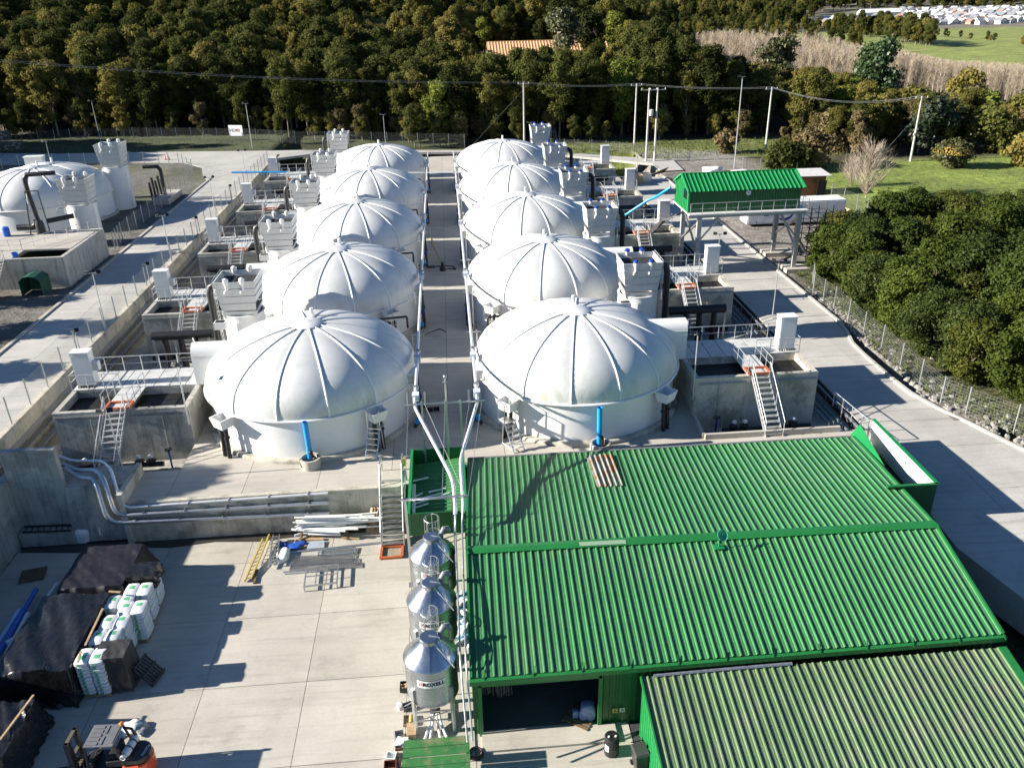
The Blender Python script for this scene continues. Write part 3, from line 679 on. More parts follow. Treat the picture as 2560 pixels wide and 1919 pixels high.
for s in (-1, 1):
    for i in range(9):
        y = 3.2+8.5*i
        t = thing('pipe_support', 'slim steel post %s of nine under the feed pipe %s' % (ORD[i], 'on the lane side' if s < 0 else 'on the hut side'), 'post', (s*2.25, y, 0), 'feed pipe posts')
        MB().tube([(0, 0, 0), (0, 0, ZP-.05)], .04, 8).build('post', GALV, t); MB().box(-.14, .14, -.14, .14, 0, .02).build('foot_plate', GALV, t)
        MB().bar((.3*s, 0, ZP-.2), (-.75*s, 0, ZP-.2), .05).build('arm', GALV, t)
t = thing('pipe_gantry', 'galvanised gantry frame where the feed pipes leave the tanks', 'gantry', (0, -8.3, 0))
for x in (-1.35, .0, .85): MB().bar((x, 0, 0), (x, 0, 4.4), .12).build('post', GALV, t)
MB().bar((-2.35, 0, 4.25), (2.3, 0, 4.25), .09).build('crossbar', GALV, t)
for x in (-2.15, -1.15, 1.35): MB().bar((x, 0, 4.25), (x, .1, 4.95), .1).build('upright', GALV, t)
MB().tube([(.05, .3, 0), (.05, .3, 5.7)], .05, 8).build('mast', GALV, t); MB().ball((.05, .3, 5.75), .1).build('mast_cap', GALV, t, 60); MB().tube([(-.12, .3, 5.4), (.22, .3, 5.4)], .06, 8).build('mast_lamp', GALV, t)
t = thing('pipe_gantry', 'galvanised gantry frame standing over the silo ladder', 'gantry', (-2.15, -15.7, YARD))
MB().bar((0, 0, 0), (.0, 0, 5.35), .13).build('post', GALV, t); MB().bar((-.25, 0, 5.3), (3.15, 0, 5.3), .1).build('crossbar', GALV, t)
MB().bar((2.35, 0, 0), (2.35, 0, 5.25), .1).build('post', GALV, t); MB().box(-.2, .2, -.2, .2, 0, .03).build('foot_plate', GALV, t)
for k, (a, b) in enumerate((((-2.1, -8.3, 4.3), (-2.15, -15.7, 2.7)), ((-1.2, -8.3, 4.3), (.85, -15.7, 2.7)), ((.0, -8.3, 4.3), (-.3, -15.7, 2.7)), ((2.1, -8.3, 4.3), (1.0, -15.7, 2.7)), ((1.4, -8.3, 4.3), (.3, -15.7, 2.7)))):
    tag(MB().tube([a, b], .012, 5).build('stay_wire', WIRE), 'thin stay wire number %s from the tank-side stub of the first gantry' % ORD[k] if 0 else ['thin stay wire along the silo side of the pipe gantries', 'thin stay wire crossing beneath the bending feed pipe', 'thin stay wire hanging midway between the two gantries', 'thin stay wire nearest the corrugated roof between the gantries', 'thin stay wire close beside the kinked feed pipe'][k], 'wire', 'gantry stay wires')
# ================================================================ WAREHOUSE
def ribbed(name, parent, A0, A1, B0, B1, nrm, nrib, per, mt, h=.058, prof=None):
    """ribbed sheets between edge A0-A1 (top) and B0-B1 (bottom); each sheet one object of 'per' ribs"""
    A0, A1, B0, B1, nrm = (Vector(q) for q in (A0, A1, B0, B1, nrm)); nrm.normalize(); out = []
    prof = prof or [(0, 0), (.20, 0), (.215, .12), (.225, 0), (.40, 0), (.415, .12), (.425, 0), (.62, 0), (.69, 1), (.83, 1), (.90, 0), (1, 0)]
    k = 0
    while k < nrib:
        n_ = min(per, nrib-k); us = [((k+r+a)/nrib, b*h) for r in range(n_) for a, b in (prof if r == n_-1 else prof[:-1])]
        vs = [A0.lerp(A1, u)+nrm*b for u, b in us]+[B0.lerp(B1, u)+nrm*b for u, b in us]; K = len(us)
        z_ = rng.uniform(0, .004); vs = [v+nrm*z_ for v in vs]
        out.append(MB().add(vs, [(i, K+i, K+i+1, i+1) for i in range(K-1)]).build(name, mt, parent)); k += n_
    return out
wh = thing('warehouse', 'large warehouse with a green ribbed metal roof beside the silos', 'building', (12, -18, YARD)); W0 = Vector(wh.location)
def w3(p): return Vector(p)-W0
FL, FR = (.69, -26.10, .95), (22.73, -25.9, .95)
RL, RR = (.78, -18.72, 1.60), (23.48, -19.15, 1.60)
BL, BR = (1.14, -8.85, .74), (24.28, -8.95, .74)
rf = link(bpy.data.meshes.new('roof'), 'roof', wh); rf.data = MB().tube([w3((1.0, -18.9, 1.42)), w3((23.2, -19.1, 1.42))], .08, 6).mesh('roof', GREENT)
ribbed('roof_sheet', rf, w3(RL), w3(RR), w3(FL), w3(FR), (0, -.09, 1), 66, 3, GREEN)
ribbed('roof_sheet', rf, w3(BL), w3(BR), w3(RL), w3(RR), (0, .085, 1), 66, 3, GREEN)
a, b = w3(RL), w3(RR)
MB().add([a+Vector((-.06, -.3, .06)), a+Vector((-.06, 0, .125)), a+Vector((-.06, .3, .07)), b+Vector((.06, -.3, .06)), b+Vector((.06, 0, .125)), b+Vector((.06, .3, .07))], [(0, 3, 4, 1), (1, 4, 5, 2)]).build('ridge_cap', GREENT, rf)
pa, pb = px(850+1540/2.572, 1279+212/2.572, z=1.73), px(850+1840/2.572, 1279+195/2.572, z=1.73)
MB().add([w3((pa.x, -19.05, 1.70)), w3((pa.x, -18.78, 1.735)), w3((pb.x, -19.1, 1.70)), w3((pb.x, -18.82, 1.735))], [(0, 2, 3, 1)]).build('ridge_patch', mat('ridge_patch', (.24, .36, .24), .5), rf)
MB().bar(w3((FL[0]-.08, FL[1]-.10, .83)), w3((FR[0]+.08, FR[1]-.10, .83)), .16, .22).build('gutter', GREENT, wh)
m_ = MB()
for k in range(12):
    x = 1.2+k*1.95; m_.bar(w3((x, -26.22, .95)), w3((x+.06, -25.75, 1.06)), .03)
m_.build('gutter_strap', GREENW, wh)
MB().bar(w3((BL[0], BL[1]+.1, .70)), w3((BR[0]-.1, BR[1]+.1, .70)), .17, .14).build('back_gutter', mat('grey_gutter', (.16, .165, .17), .5), wh)
for nm, p, q in (('verge_trim', RL, FL), ('verge_trim', BL, RL), ('verge_trim', RR, FR), ('verge_trim', BR, RR)):
    MB().bar(w3(p)+Vector((0, 0, .0)), w3(q), .1, .2).build(nm, GREENT, wh)
# walls
VP = [(0, 0), (.3, 0), (.36, 1), (.64, 1), (.7, 0), (1, 0)]
def wallsheet(p0, p1, z0, z1, nrm, n_, mt=GREENW, per=6):
    ribbed('wall_sheet', wh, w3((p0[0], p0[1], z1)), w3((p1[0], p1[1], z1)), w3((p0[0], p0[1], z0)), w3((p1[0], p1[1], z0)), nrm, n_, per, mt, .035, VP)
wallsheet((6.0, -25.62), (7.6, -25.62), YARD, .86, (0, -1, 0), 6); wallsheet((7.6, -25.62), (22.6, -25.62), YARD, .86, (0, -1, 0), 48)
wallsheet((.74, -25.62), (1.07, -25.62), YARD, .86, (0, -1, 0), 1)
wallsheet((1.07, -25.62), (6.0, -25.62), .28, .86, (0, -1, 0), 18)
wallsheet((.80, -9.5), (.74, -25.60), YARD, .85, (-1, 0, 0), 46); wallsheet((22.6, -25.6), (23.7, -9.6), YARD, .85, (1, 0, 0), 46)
MB().box(*(v for q in zip(w3((.82, -9.7, YARD)), w3((24.2, -9.55, .70))) for v in q)).build('back_wall', GREENW, wh)
for x in (1.0, 5.95): MB().bar(w3((x, -25.72, YARD)), w3((x, -25.72, .85)), .16).build('door_post', GREENT, wh)
MB().bar(w3((.95, -25.73, .22)), w3((6.0, -25.73, .22)), .14, .16).build('door_lintel', GREENT, wh)
MB().box(*(v for q in zip(w3((1.1, -25.5, YARD-.02)), w3((22.4, -14.0, YARD+.02))) for v in q)).build('floor', mat('dark_floor', (.10, .095, .09), .8), wh)
MB().box(*(v for q in zip(w3((1.1, -14.2, YARD)), w3((22.4, -14.05, .85))) for v in q)).build('inner_wall', GREENW, wh)
m_ = MB()
for k in range(22): x = 1.15+k*.055; m_.bar(w3((x, -25.2+.06*math.sin(k*2.1), .2)), w3((x+rng.uniform(-.05, .05), -25.25, -.75-.3*rng.random())), .03, .008)
m_.build('strip_curtain', mat('curtain', (.05, .05, .055), .3), wh)
# step at the door
tag(MB().box(1.0, 6.6, -26.65, -25.75, YARD-.02, YARD+.12).build('door_sill', CONC), 'raised concrete sill before the dark warehouse doorway', 'sill')
# roof light
q = [px(850+x/2.572, 640+y/2.572, z=z) for x, y, z in ((1580, 1285, .88), (1745, 1275, .88), (1650, 1487, 1.12), (1825, 1482, 1.12))]
ribbed('roof_light', rf, w3(q[0])+Vector((0,0,.02)), w3(q[1])+Vector((0,0,.02)), w3(q[2])+Vector((0,0,.02)), w3(q[3])+Vector((0,0,.02)), (0, .085, 1), 5, 5, mat('rooflight', (.36, .34, .29), .4, 0, .2, 1, col2=(.36, .19, .09), c2scale=1.6, c2amt=(.48, .6)), .085)
# parapet annex with a white inner face
pn = [(22.95, -15.5), (25.62, -15.58), (25.70, -8.36)]
MB().hexa([w3((pn[0][0], pn[0][1], -.7)), w3((pn[1][0], pn[1][1], -.7)), w3((pn[1][0], pn[1][1]+.06, -.7)), w3((pn[0][0], pn[0][1]+.06, -.7))],
          [w3((pn[0][0], pn[0][1], 1.5)), w3((pn[1][0], pn[1][1], 1.5)), w3((pn[1][0], pn[1][1]+.06, 1.5)), w3((pn[0][0], pn[0][1]+.06, 1.5))]).build('parapet_end', GREENW, wh)
MB().hexa([w3((25.60, -15.51, -.7)), w3((25.66, -15.51, -.7)), w3((25.74, -8.36, -.3)), w3((25.68, -8.36, -.3))], [w3((25.60, -15.51, 1.5)), w3((25.66, -15.51, 1.5)), w3((25.74, -8.36, 1.5)), w3((25.68, -8.36, 1.5))]).build('parapet_side', GREENB, wh)
MB().hexa([w3((25.55, -15.5, -.3)), w3((25.59, -15.5, -.3)), w3((25.67, -8.4, .0)), w3((25.63, -8.4, .0))], [w3((25.55, -15.5, 1.46)), w3((25.59, -15.5, 1.46)), w3((25.67, -8.4, 1.46)), w3((25.63, -8.4, 1.46))]).build('parapet_lining', WHITE, wh)
MB().bar(w3((25.63, -15.6, 1.53)), w3((25.70, -8.3, 1.53)), .2, .06).build('parapet_coping', GREENB, wh)
MB().bar(w3((22.9, -15.52, 1.53)), w3((25.7, -15.55, 1.53)), .18, .06).build('parapet_coping', GREENT, wh)
m_ = MB()
for p, q2 in (((24.95, -8.33, .75), (24.95, -8.33, 1.5)), ((24.95, -8.33, 1.5), (25.66, -8.33, 1.5)), ((24.95, -8.33, .85), (25.66, -8.33, .85)), ((25.5, -8.33, .3), (25.5, -8.33, 1.5)), ((25.56, -12.6, .9), (25.56, -12.6, 1.45))):
    m_.bar(w3(p), w3(q2), .08)
m_.build('parapet_frame', GALV, wh)
MB().add([w3((24.25, -8.6, .70)), w3((24.85, -8.42, 1.3)), w3((24.15, -12.9, 1.12)), w3((24.3, -8.5, .66)), w3((24.9, -8.38, 1.28)), w3((24.2, -12.9, 1.05))], [(0, 1, 2), (5, 4, 3), (0, 3, 4, 1), (1, 4, 5, 2), (2, 5, 3, 0)]).build('flashing', GREENB, wh)
MB().box(*(v for q in zip(w3((23.72, -15.4, -.5)), w3((25.5, -8.4, -.2))) for v in q)).build('annex_roof', BLACK, wh)
# lean-to
lt = thing('lean_to', 'lower lean-to with an olive green ribbed roof under the warehouse eave', 'building', (15, -30, YARD)); W1 = Vector(lt.location)
l3 = lambda p: Vector(p)-W1
TL, TR, QL, QR = (7.50, -26.18, .44), (22.5, -26.18, .50), (7.35, -34, -.62), (22.2, -34, -.56)
ribbed('roof_sheet', lt, l3(TL), l3(TR), l3(QL), l3(QR), (0, -.135, 1), 44, 3, GREENS)
MB().bar(l3(TR)+Vector((.1, 0, .03)), l3(QR)+Vector((.1, 0, .03)), .35, .08).build('verge_trim', GREENT, lt)
MB().bar(l3(TL)+Vector((-.02, 0, .0)), l3(QL)+Vector((-.02, 0, .0)), .06, .16).build('verge_trim', GREENT, lt)
MB().hexa([l3((7.58, -26.2, YARD)), l3((22.3, -26.2, YARD)), l3((22.1, -33.9, YARD)), l3((7.45, -33.9, YARD))], [l3((7.58, -26.2, .36)), l3((22.3, -26.2, .42)), l3((22.1, -33.9, -.68)), l3((7.45, -33.9, -.7))]).build('wall', GREENW, lt)
ribbed('wall_sheet', lt, l3((7.56, -26.25, .34)), l3((7.43, -33.8, -.72)), l3((7.56, -26.25, YARD)), l3((7.43, -33.8, YARD)), (-1, 0, 0), 24, 6, GREENB, .035, VP)
MB().tube([l3((8.0, -26.22, .50)), l3((11.0, -26.2, .53)), l3((13.7, -26.2, .54))], .07, 6).build('sealant_strip', mat('sealant', (.16, .18, .22), .6, 0, .3, 8), lt)
# left annex: sunk green roof behind parapets, pipes left on it
ax = thing('roof_annex', 'green open-topped annex roof with parapets between stair and warehouse', 'building', (-.65, -11.6, 0)); W2 = Vector(ax.location); a3 = lambda p: Vector(p)-W2
x0, x1, y0, y1, zt = -2.17, .98, -14.85, -8.2, 1.25
for nm, b in (('parapet', (x0, x0+.12, y0, y1)), ('parapet', (x1-.22, x1-.06, y0, y1)), ('parapet', (x0+.121, x1-.221, y1-.1, y1)), ('parapet', (x0+.121, x1-.221, y0, y0+.1))):
    MB().box(b[0]-W2.x, b[1]-W2.x, b[2]-W2.y, b[3]-W2.y, -.1, zt).build(nm, GREENB if b[1]-b[0] < .2 else GREENW, ax)
MB().box(x0-.02-W2.x, x0+.14-W2.x, y0-W2.y, y1-W2.y, zt+.002, zt+.04).build('coping', GREENB, ax)
ribbed('roof_sheet', ax, a3((x0+.12, y1-.1, .30)), a3((x0+.12, y0+.1, .30)), a3((x1-.22, y1-.1, .62)), a3((x1-.22, y0+.1, .62)), (-.1, 0, 1), 19, 3, GREEN)
MB().box(x0+.05-W2.x, x1-.1-W2.x, y0+.05-W2.y, y1-.05-W2.y, -.06, .2).build('roof_base', GREENW, ax)
for k, p in enumerate((((345, 695), (540, 650)), ((350, 740), (350, 1085)), ((375, 735), (370, 1085)), ((385, 880), (465, 840)), ((545, 830), (755, 780)), ((480, 900), (715, 838)), ((375, 970), (805, 838)), ((375, 1020), (540, 965)))):
    a, b = (px(960+x/4.877, 1060+y/4.877, z=.55+.12*(k in (1, 2))) for x, y in p)
    lab = ['white plastic pipe alone in the shaded corner of the sunk roof', 'white plastic pipe lying along the parapet of the sunk roof', 'white plastic pipe lying along the parapet of the sunk roof', 'shortest white pipe offcut on the sunk green roof', 'white pipe offcut lying uppermost in the sunlight on the annex roof', 'white pipe offcut in the middle of the sunlit bundle on annex roof', 'longest white pipe offcut slanting across the annex roof', 'white pipe offcut half hidden behind the annex front parapet'][k]
    tag(MB().tube([(0, 0, 0), b-a], .055, 10).build('pipe_offcut', PVC, None, 40, a), lab, 'pipe', 'pipe offcuts on the annex roof')
# satellite dish
d = px(1700+250/2.572, 1279+228/2.572, z=1.60)
t = thing('satellite_dish', 'small green satellite dish bracketed to the warehouse ridge', 'dish', d)
MB().box(-.22, .22, -.2, .2, .0, .06).build('base_plate', GREENB, t); MB().tube([(0, 0, 0), (0, .05, .35), (.05, .02, .6)], .03, 6).build('arm', GREENB, t)
o = MB().lathe([(.001, 0), (.1, .01), (.2, .05), (.28, .11), (.27, .12), (.19, .065), (.001, .02)], 16).build('bowl', mat('dish_green', (.06, .42, .22), .4), t, 40, (.06, -.02, .68)); o.rotation_euler = (R(45), R(20), 0)
MB().tube([(.06, -.02, .68), (.06, -.24, .95)], .015, 5).build('feed_horn', GREENB, t)

# ================================================================ SILOS
def make_silo():
    t = thing('feed_silo', '', 'silo', (0, 0, 0), 'galvanised feed silos'); Z0 = 1.75; Z1 = 3.68     # above yard
    prof = []; nc = 16
    for k in range(nc*4+1):
        prof.append((1.055+.016*math.sin(k*math.pi/2), Z0+(Z1-Z0)*k/(nc*4)))
    MB().lathe(prof, 56).build('body', SILVERG, t, 80)
    for k in range(8):                                     # roof sheets with standing seams
        a = 2*math.pi*k/8; MB().lathe([(1.12, Z1-.04), (1.1, Z1+.0), (.34, Z1+.68)], 6, (0, 0, 0), a+.01, a+2*math.pi/8-.01).build('roof_sheet', SILVERG2, t, 30)
        MB().bar((1.1*math.cos(a), 1.1*math.sin(a), Z1+.01), (.36*math.cos(a), .36*math.sin(a), Z1+.68), .03, .035).build('roof_seam', SILVERG2, t)
    MB().lathe([(.34, Z1+.64), (.36, Z1+.64), (.36, Z1+.78), (.40, Z1+.78), (.40, Z1+.86), (.36, Z1+.89), (.001, Z1+.90)], 28).build('lid', SILVERG2, t, 30)
    MB().lathe([(1.04, Z0), (.2, Z0-1.02), (.2, Z0-1.1)], 32).build('hopper', SILVERG2, t, 30)
    for k in range(4):
        a = R(45+90*k); c, s_ = math.cos(a), math.sin(a)
        MB().bar((1.12*c, 1.12*s_, 0), (1.1*c, 1.1*s_, 2.55), .14, .11, (c, s_, 0)).build('leg', GALV, t)
    m_ = MB()
    for z in (.75, 1.25):
        q = [(1.1*math.cos(R(45+90*k)), 1.1*math.sin(R(45+90*k)), z) for k in range(4)]
        for k in range(4): m_.bar(q[k], q[(k+1) % 4], .05)
    m_.bar((-.78, -.78, .75), (.78, -.78, 1.25), .04); m_.build('bracing', GALV, t)
    for z in (Z0+.02, Z1-.03): MB().lathe([(1.07, z-.03), (1.085, z-.03), (1.085, z+.03), (1.07, z+.03)], 56).build('band', SILVERG2, t, 30)
    # printed plate, bent round the body
    rad = 1.082; zc = 3.02; H, Wd = .36, 1.16; n_ = 14
    bend = lambda u, v, dr: ((rad+dr)*math.sin(u/rad), -(rad+dr)*math.cos(u/rad), zc+v)
    vs = [bend(-Wd/2+Wd*i/n_, v, .004) for v in (-H/2, H/2) for i in range(n_+1)]
    pl = MB().add(vs, [(i, i+1, n_+2+i, n_+1+i) for i in range(n_)]).build('name_plate', mat('plate_white', (.85, .85, .84), .5), t, 40)
    me = text_mesh('ROXELL', .25, .002, .012)
    vs = [bend(v.co.x*1.0+.12, v.co.y, .010+v.co.z) for v in me.vertices]; me2 = bpy.data.meshes.new('lettering'); me2.from_pydata(vs, [], [tuple(p.vertices) for p in me.polygons]); me2.materials.append(TXT); link(me2, 'lettering', pl)
    m_ = MB()
    for k in range(3):
        u = -.50+k*.065; m_.add([bend(u, -.085, .010), bend(u+.032, -.085, .010), bend(u+.075, .095, .010), bend(u+.043, .095, .010)], [(0, 1, 2, 3)])
    m_.build('stripes', RED, pl)
    # ladder cage at the back, lid pull rod, filling elbow
    m_ = MB()
    for z in (2.9, 3.7, 4.55): m_.tube([(.37*math.cos(a), 1.5+.4*math.sin(a), z) for a in [i*math.pi/8 for i in range(17)]], .018, 5)
    for k in range(5): a = R(-10+50*k); m_.tube([(.37*math.cos(a), 1.5+.4*math.sin(a), 2.9), (.37*math.cos(a), 1.5+.4*math.sin(a), 4.55)], .015, 4)
    m_.build('ladder_cage', GALV, t)
    m_ = MB()
    for x in (-.2, .2): m_.tube([(x, 1.18, .3), (x, 1.18, 4.6)], .02, 5)
    for k in range(14): m_.tube([(-.2, 1.18, .5+k*.3), (.2, 1.18, .5+k*.3)], .014, 4)
    m_.build('ladder', GALV, t)
    m_ = MB(); m_.tube([(0, 0, Z1+.93), (.42, -.08, Z1+.86), (.55, -.45, Z1+.4)], .025, 6); m_.tube([(.2, -.25, Z1+.72), (.98, -.82, Z1-.1)], .03, 6); m_.build('lid_lever', STEEL, t)
    MB().tube([(.45, .35, Z1+.4), (.47, .38, Z1+.75), (.6, .45, Z1+.95), (.78, .5, Z1+.93), (.85, .52, Z1+.78)], .11, 10).build('filling_elbow', mat('grey_elbow', (.22, .23, .25), .5), t, 50)
    MB().box(-.2, .22, -.25, .2, .35, .68).build('auger_box', BLACKP, t)
    m_ = MB()
    for x in (-.45, -.22, .22, .5): m_.tube([(x*.3, -.15, .55), (x*.5, -.6, .35), (x, -1.2, .1), (x*1.5, -1.7, .06)], .06, 8)
    m_.build('hose', PVC, t, 40)
    return t
SILVERG = mat('silo_steel', (.52, .54, .56), .27, .95, .05, .5, fine=0); SILVERG2 = mat('silo_roof_steel', (.50, .52, .55), .25, .95, .05, .4, fine=0)
s0 = make_silo()
for k, (x, y) in enumerate(((-.93, -24.65), (-.90, -21.25), (-.88, -17.85))):
    lb = ['galvanised feed silo beside the open warehouse door', 'galvanised feed silo standing between the other two silos', 'galvanised feed silo next to the green annex wall'][k]
    if k == 0: s0.location = (x, y, YARD); s0['label'] = lb
    else: dup(s0, (x, y, YARD), lb)
sp = tag(MB().box(-2.15, .70, -27.0, -15.2, YARD-.02, YARD+.05).build('silo_pad', CONC), 'pale concrete strip under the three silos', 'pad')
# ================================================================ YARD
G0 = YARD
def tile(i, j, x, y, **k): return px((0, 850, 1700)[i]+x/2.5721, (0, 640, 1279)[j]+y/2.5721, **k)
def zy(x, y, z=G0): return px(600+x/5.027, 1270+y/5.027, z=z)
def zt_(x, y, z): return px(x/3.076, 1380+y/3.076, z=z)
# stair from the platform down to the yard
t = thing('yard_stair', 'grey steel stair from the tank platform down to the yard', 'stair', (0, 0, 0))
stair(t, -3.92, -2.72, -9.6, .02, -12.25, G0+.02, 12, GALV, .3, hand=False)
for x in (-3.95, -2.69):
    m_ = MB(); m_.tube([(x, -8.3, 1.1), (x, -9.5, 1.15), (x, -12.3, G0+1.05), (x, -12.35, G0)], .04, 8)
    for y, z0, z1 in ((-8.3, 0, 1.1), (-9.5, .0, 1.15), (-10.9, -1.3, -.35+.25)): m_.tube([(x, y, z0), (x, y, z1)], .035, 6)
    m_.tube([(x, -8.3, .55), (x, -9.5, .6), (x, -12.3, G0+.5)], .025, 6); m_.build('handrail', GALV, t)
MB().box(-3.9, -2.74, -9.58, -8.4, .01, .05).build('landing', CONC, t)
tag(MB().box(-.12, .12, -.08, .08, 0, .5).build('tool_bag', YELLOW, None, 0, (-2.62, -8.7, .5)), 'small yellow bag hung on the stair rail', 'bag')
# ladders
def ladder(name, label, A, B, C, D, nr, m1, m2, w=.06, lift=0):
    t = thing(name, label, 'ladder', D); o = Vector(D)
    for a, b in ((A, D), (B, C)): MB().bar(Vector(a)-o, Vector(b)-o, w, w*1.6).build('rail', m1, t)
    for k in range(nr):
        f = (k+.5)/nr; MB().bar(Vector(A).lerp(Vector(D), f)-o, Vector(B).lerp(Vector(C), f)-o, .035).build('rung', m2, t)
    return t
z = G0+.22
ladder('ladder', 'yellow ladder with white rungs lying in the sunny yard', zy(285, 385, z+.25), zy(368, 330, z+.25), zy(140, 888, z-.12), zy(58, 915, z-.12), 11, YELLOW, ALU, .07)
ladder('ladder', 'silver folding ladder lying beside the yellow ladder', zy(418, 335, z+.2), zy(496, 330, z+.2), zy(470, 700, z), zy(355, 735, z), 9, ALU, ALU)
ladder('ladder', 'thin second leaf of the folding ladder, spread half under it', zy(400, 380, z-.05), zy(488, 400, z-.05), zy(385, 700, z-.12), zy(270, 715, z-.12), 7, ALU, ALU, .045)
tag(MB().bar(zy(215, 770, G0+.06), zy(178, 940, G0+.06), .12, .1).build('timber', WOODD), 'short dark brown timber under the foot of the yellow ladder', 'timber')
def lump(name, label, cat, c, rx, ry, h, mt, seed=1, amp=.18, n=18, parent=None, group=None):
    """crumpled closed sack or cloth lump standing on its base"""
    r_ = random.Random(seed); ph = [r_.uniform(0, 6.28) for _ in range(8)]; vs = []; fs = []; K = 8
    for j in range(n):
        a = 2*math.pi*j/n
        for i in range(K+1):
            e = i/K; rr = math.sin(min(1, e*1.35+.0)*math.pi/2)**.6 if e < .99 else 1
            w_ = 1+amp*(math.sin(3*a+ph[0]+4*e)+.7*math.sin(5*a+ph[1]-5*e)+.5*math.sin(9*a+ph[2]+9*e))/2
            sq = 1/max(abs(math.cos(a)), abs(math.sin(a)))**.55
            zz_ = h*(1-e**2.6)*(1+amp*.5*math.sin(2*a+ph[3])*e)
            vs.append((rx*rr*w_*sq*math.cos(a), ry*rr*w_*sq*math.sin(a), max(0, zz_)))
    for j in range(n):
        for i in range(K): fs.append((j*(K+1)+i, j*(K+1)+i+1, ((j+1) % n)*(K+1)+i+1, ((j+1) % n)*(K+1)+i))
    o = MB().add(vs, fs).build(name, mt, parent, 50, c)
    return tag(o, label, cat, group) if label else o
lump('covered_bin', 'bin wrapped in a white sheet at the top end of the ladders', 'bin', zy(355, 245), .5, .42, .85, PAPER, 3, .1)
lump('covered_bin', 'box draped in a torn white sheet in the shaded corner', 'bin', px(207, 1345, z=G0), .62, .5, .8, PAPER, 8, .12)
# pile of white plastic pipes
for k in range(34):
    ln = rng.uniform(2.6, 4.6); f = rng.random(); y = 95+k*7.2+rng.uniform(-8, 8); xl = 640+130*(1-f)+rng.uniform(0, 160)-40*(y > 230)
    a = zy(xl, y+14, G0+.06+.2*math.exp(-((y-230)/60)**2)*rng.random()); a = px(600+xl/5.027, 1270+(y+14)/5.027, Y=-10.75-.2*rng.random()) if a.y > -10.75 else a; d = Vector((math.cos(R(rng.gauss(0, 4)+1)), math.sin(R(rng.gauss(0, 5)+1)), rng.uniform(-.01, .01)))
    if k > 26: ln *= .55; a = a+Vector((rng.uniform(0, 1.4), 0, 0)); d = Vector((math.cos(R(rng.gauss(8, 14))), math.sin(R(rng.gauss(8, 14))), 0)).normalized()
    tag(MB().tube([(0, 0, 0), d*ln], rng.choice([.045, .055, .055, .075]), 10).build('plastic_pipe', PVC, None, 40, a), 'white plastic pipe in the long pile at the foot of the wall', 'pipe', 'white plastic pipes in the pile')
for k, (a, b, lb) in enumerate((((730, 390), (1050, 385), 'brown board with a split end below the white pipes'), ((830, 362), (975, 345), 'pale half-round offcut lying on the brown boards'), ((1280, 370), (1500, 378), 'thin brown stick at the right end of the pipe pile'), ((700, 500), (840, 470), 'brown board poking out under the blue-grey panel'))):
    tag(MB().bar(zy(*a, G0+.08), zy(*b, G0+.08), .2 if k < 2 else .09, .08).build('board', WOOD), lb, 'board')
lump('blue_tarpaulin', 'crumpled bright blue tarpaulin beside the blue-grey panel', 'tarpaulin', zy(690, 490), .55, .28, .22, mat('tarp_blue', (.02, .09, .42), .45), 5, .5)
lump('blue_tarpaulin', 'small blue cloth scrap next to the silver ladder top', 'tarpaulin', zy(545, 455), .22, .2, .12, mat('tarp_blue', (.02, .09, .42), .45), 6, .5)
q = [zy(840, 415, G0+.12), zy(1060, 400, G0+.12), zy(1060, 490, G0+.08), zy(842, 510, G0+.08)]
tag(MB().hexa([p-Vector((0, 0, .03)) for p in q[::-1]], q[::-1]).build('panel', mat('grey_panel', (.36, .40, .46), .35)), 'flat blue-grey panel lying on brown boards', 'panel')
lump('feed_sack', 'lone white sack with green print lying by the silver ladder', 'sack', zy(545, 610), .32, .55, .32, PAPER, 9, .15)
tag(MB().tube([zy(610, 555, G0+.05), zy(1790, 430, G0+.05)], .05, 8).build('steel_bar', GALV), 'long grey steel bar lying from the sack to the stair', 'bar')
tag(MB().tube([zy(1280, 480, G0+.05), zy(2060, 395, G0+.05)], .045, 8).build('steel_bar', GALV), 'grey steel bar crossing under the foot of the stair', 'bar')
def frame(name, label, cs, w, mt, nx_=0, ny_=0, bw=.03, z=.05, cat='frame', legs=0):
    t = thing(name, label, cat, cs[0]); o = Vector(cs[0]); P = [Vector(c)-o for c in cs]; up = Vector((0, 0, z))
    for a, b in zip(P, P[1:]+P[:1]): MB().bar(a+up, b+up, w).build('frame_bar', mt, t)
    m_ = MB()
    for k in range(1, nx_+1): f = k/(nx_+1); m_.bar(P[0].lerp(P[1], f)+up, P[3].lerp(P[2], f)+up, bw)
    for k in range(1, ny_+1): f = k/(ny_+1); m_.bar(P[0].lerp(P[3], f)+up, P[1].lerp(P[2], f)+up, bw)
    if nx_ or ny_: m_.build('cross_bars', mt, t)
    if legs:
        for p in P: MB().bar(p+up, p, w).build('leg', mt, t)
    return t
frame('grid_frame', 'raised grey steel grid frame casting a barred shadow', [zy(850, 800, G0), zy(1245, 765, G0), zy(1225, 995, G0), zy(815, 1045, G0)], .07, GALV, 2, 1, .05, .32, legs=1)
frame('steel_grating', 'narrow blue-grey steel grating panel near the sack', [zy(995, 540, G0), zy(1455, 505, G0), zy(1435, 580, G0), zy(985, 608, G0)], .06, mat('bluegrey_steel', (.22, .27, .31), .5, .4), 22, 1, .02, .1)
for k in range(3):
    o_ = 28*k
    frame('wire_mesh', ['wire mesh sheet on top of the mesh pile', 'wire mesh sheet in the middle of the mesh pile', 'wire mesh sheet at the bottom of the mesh pile'][k], [zy(680-20*k, 620+40*k, G0), zy(1440+50*k, 590+50*k, G0), zy(1420+60*k, 680+35*k, G0), zy(640-10*k, 730+28*k, G0)], .03, GALV, 34, 9, .012, .09-.03*k, 'mesh')
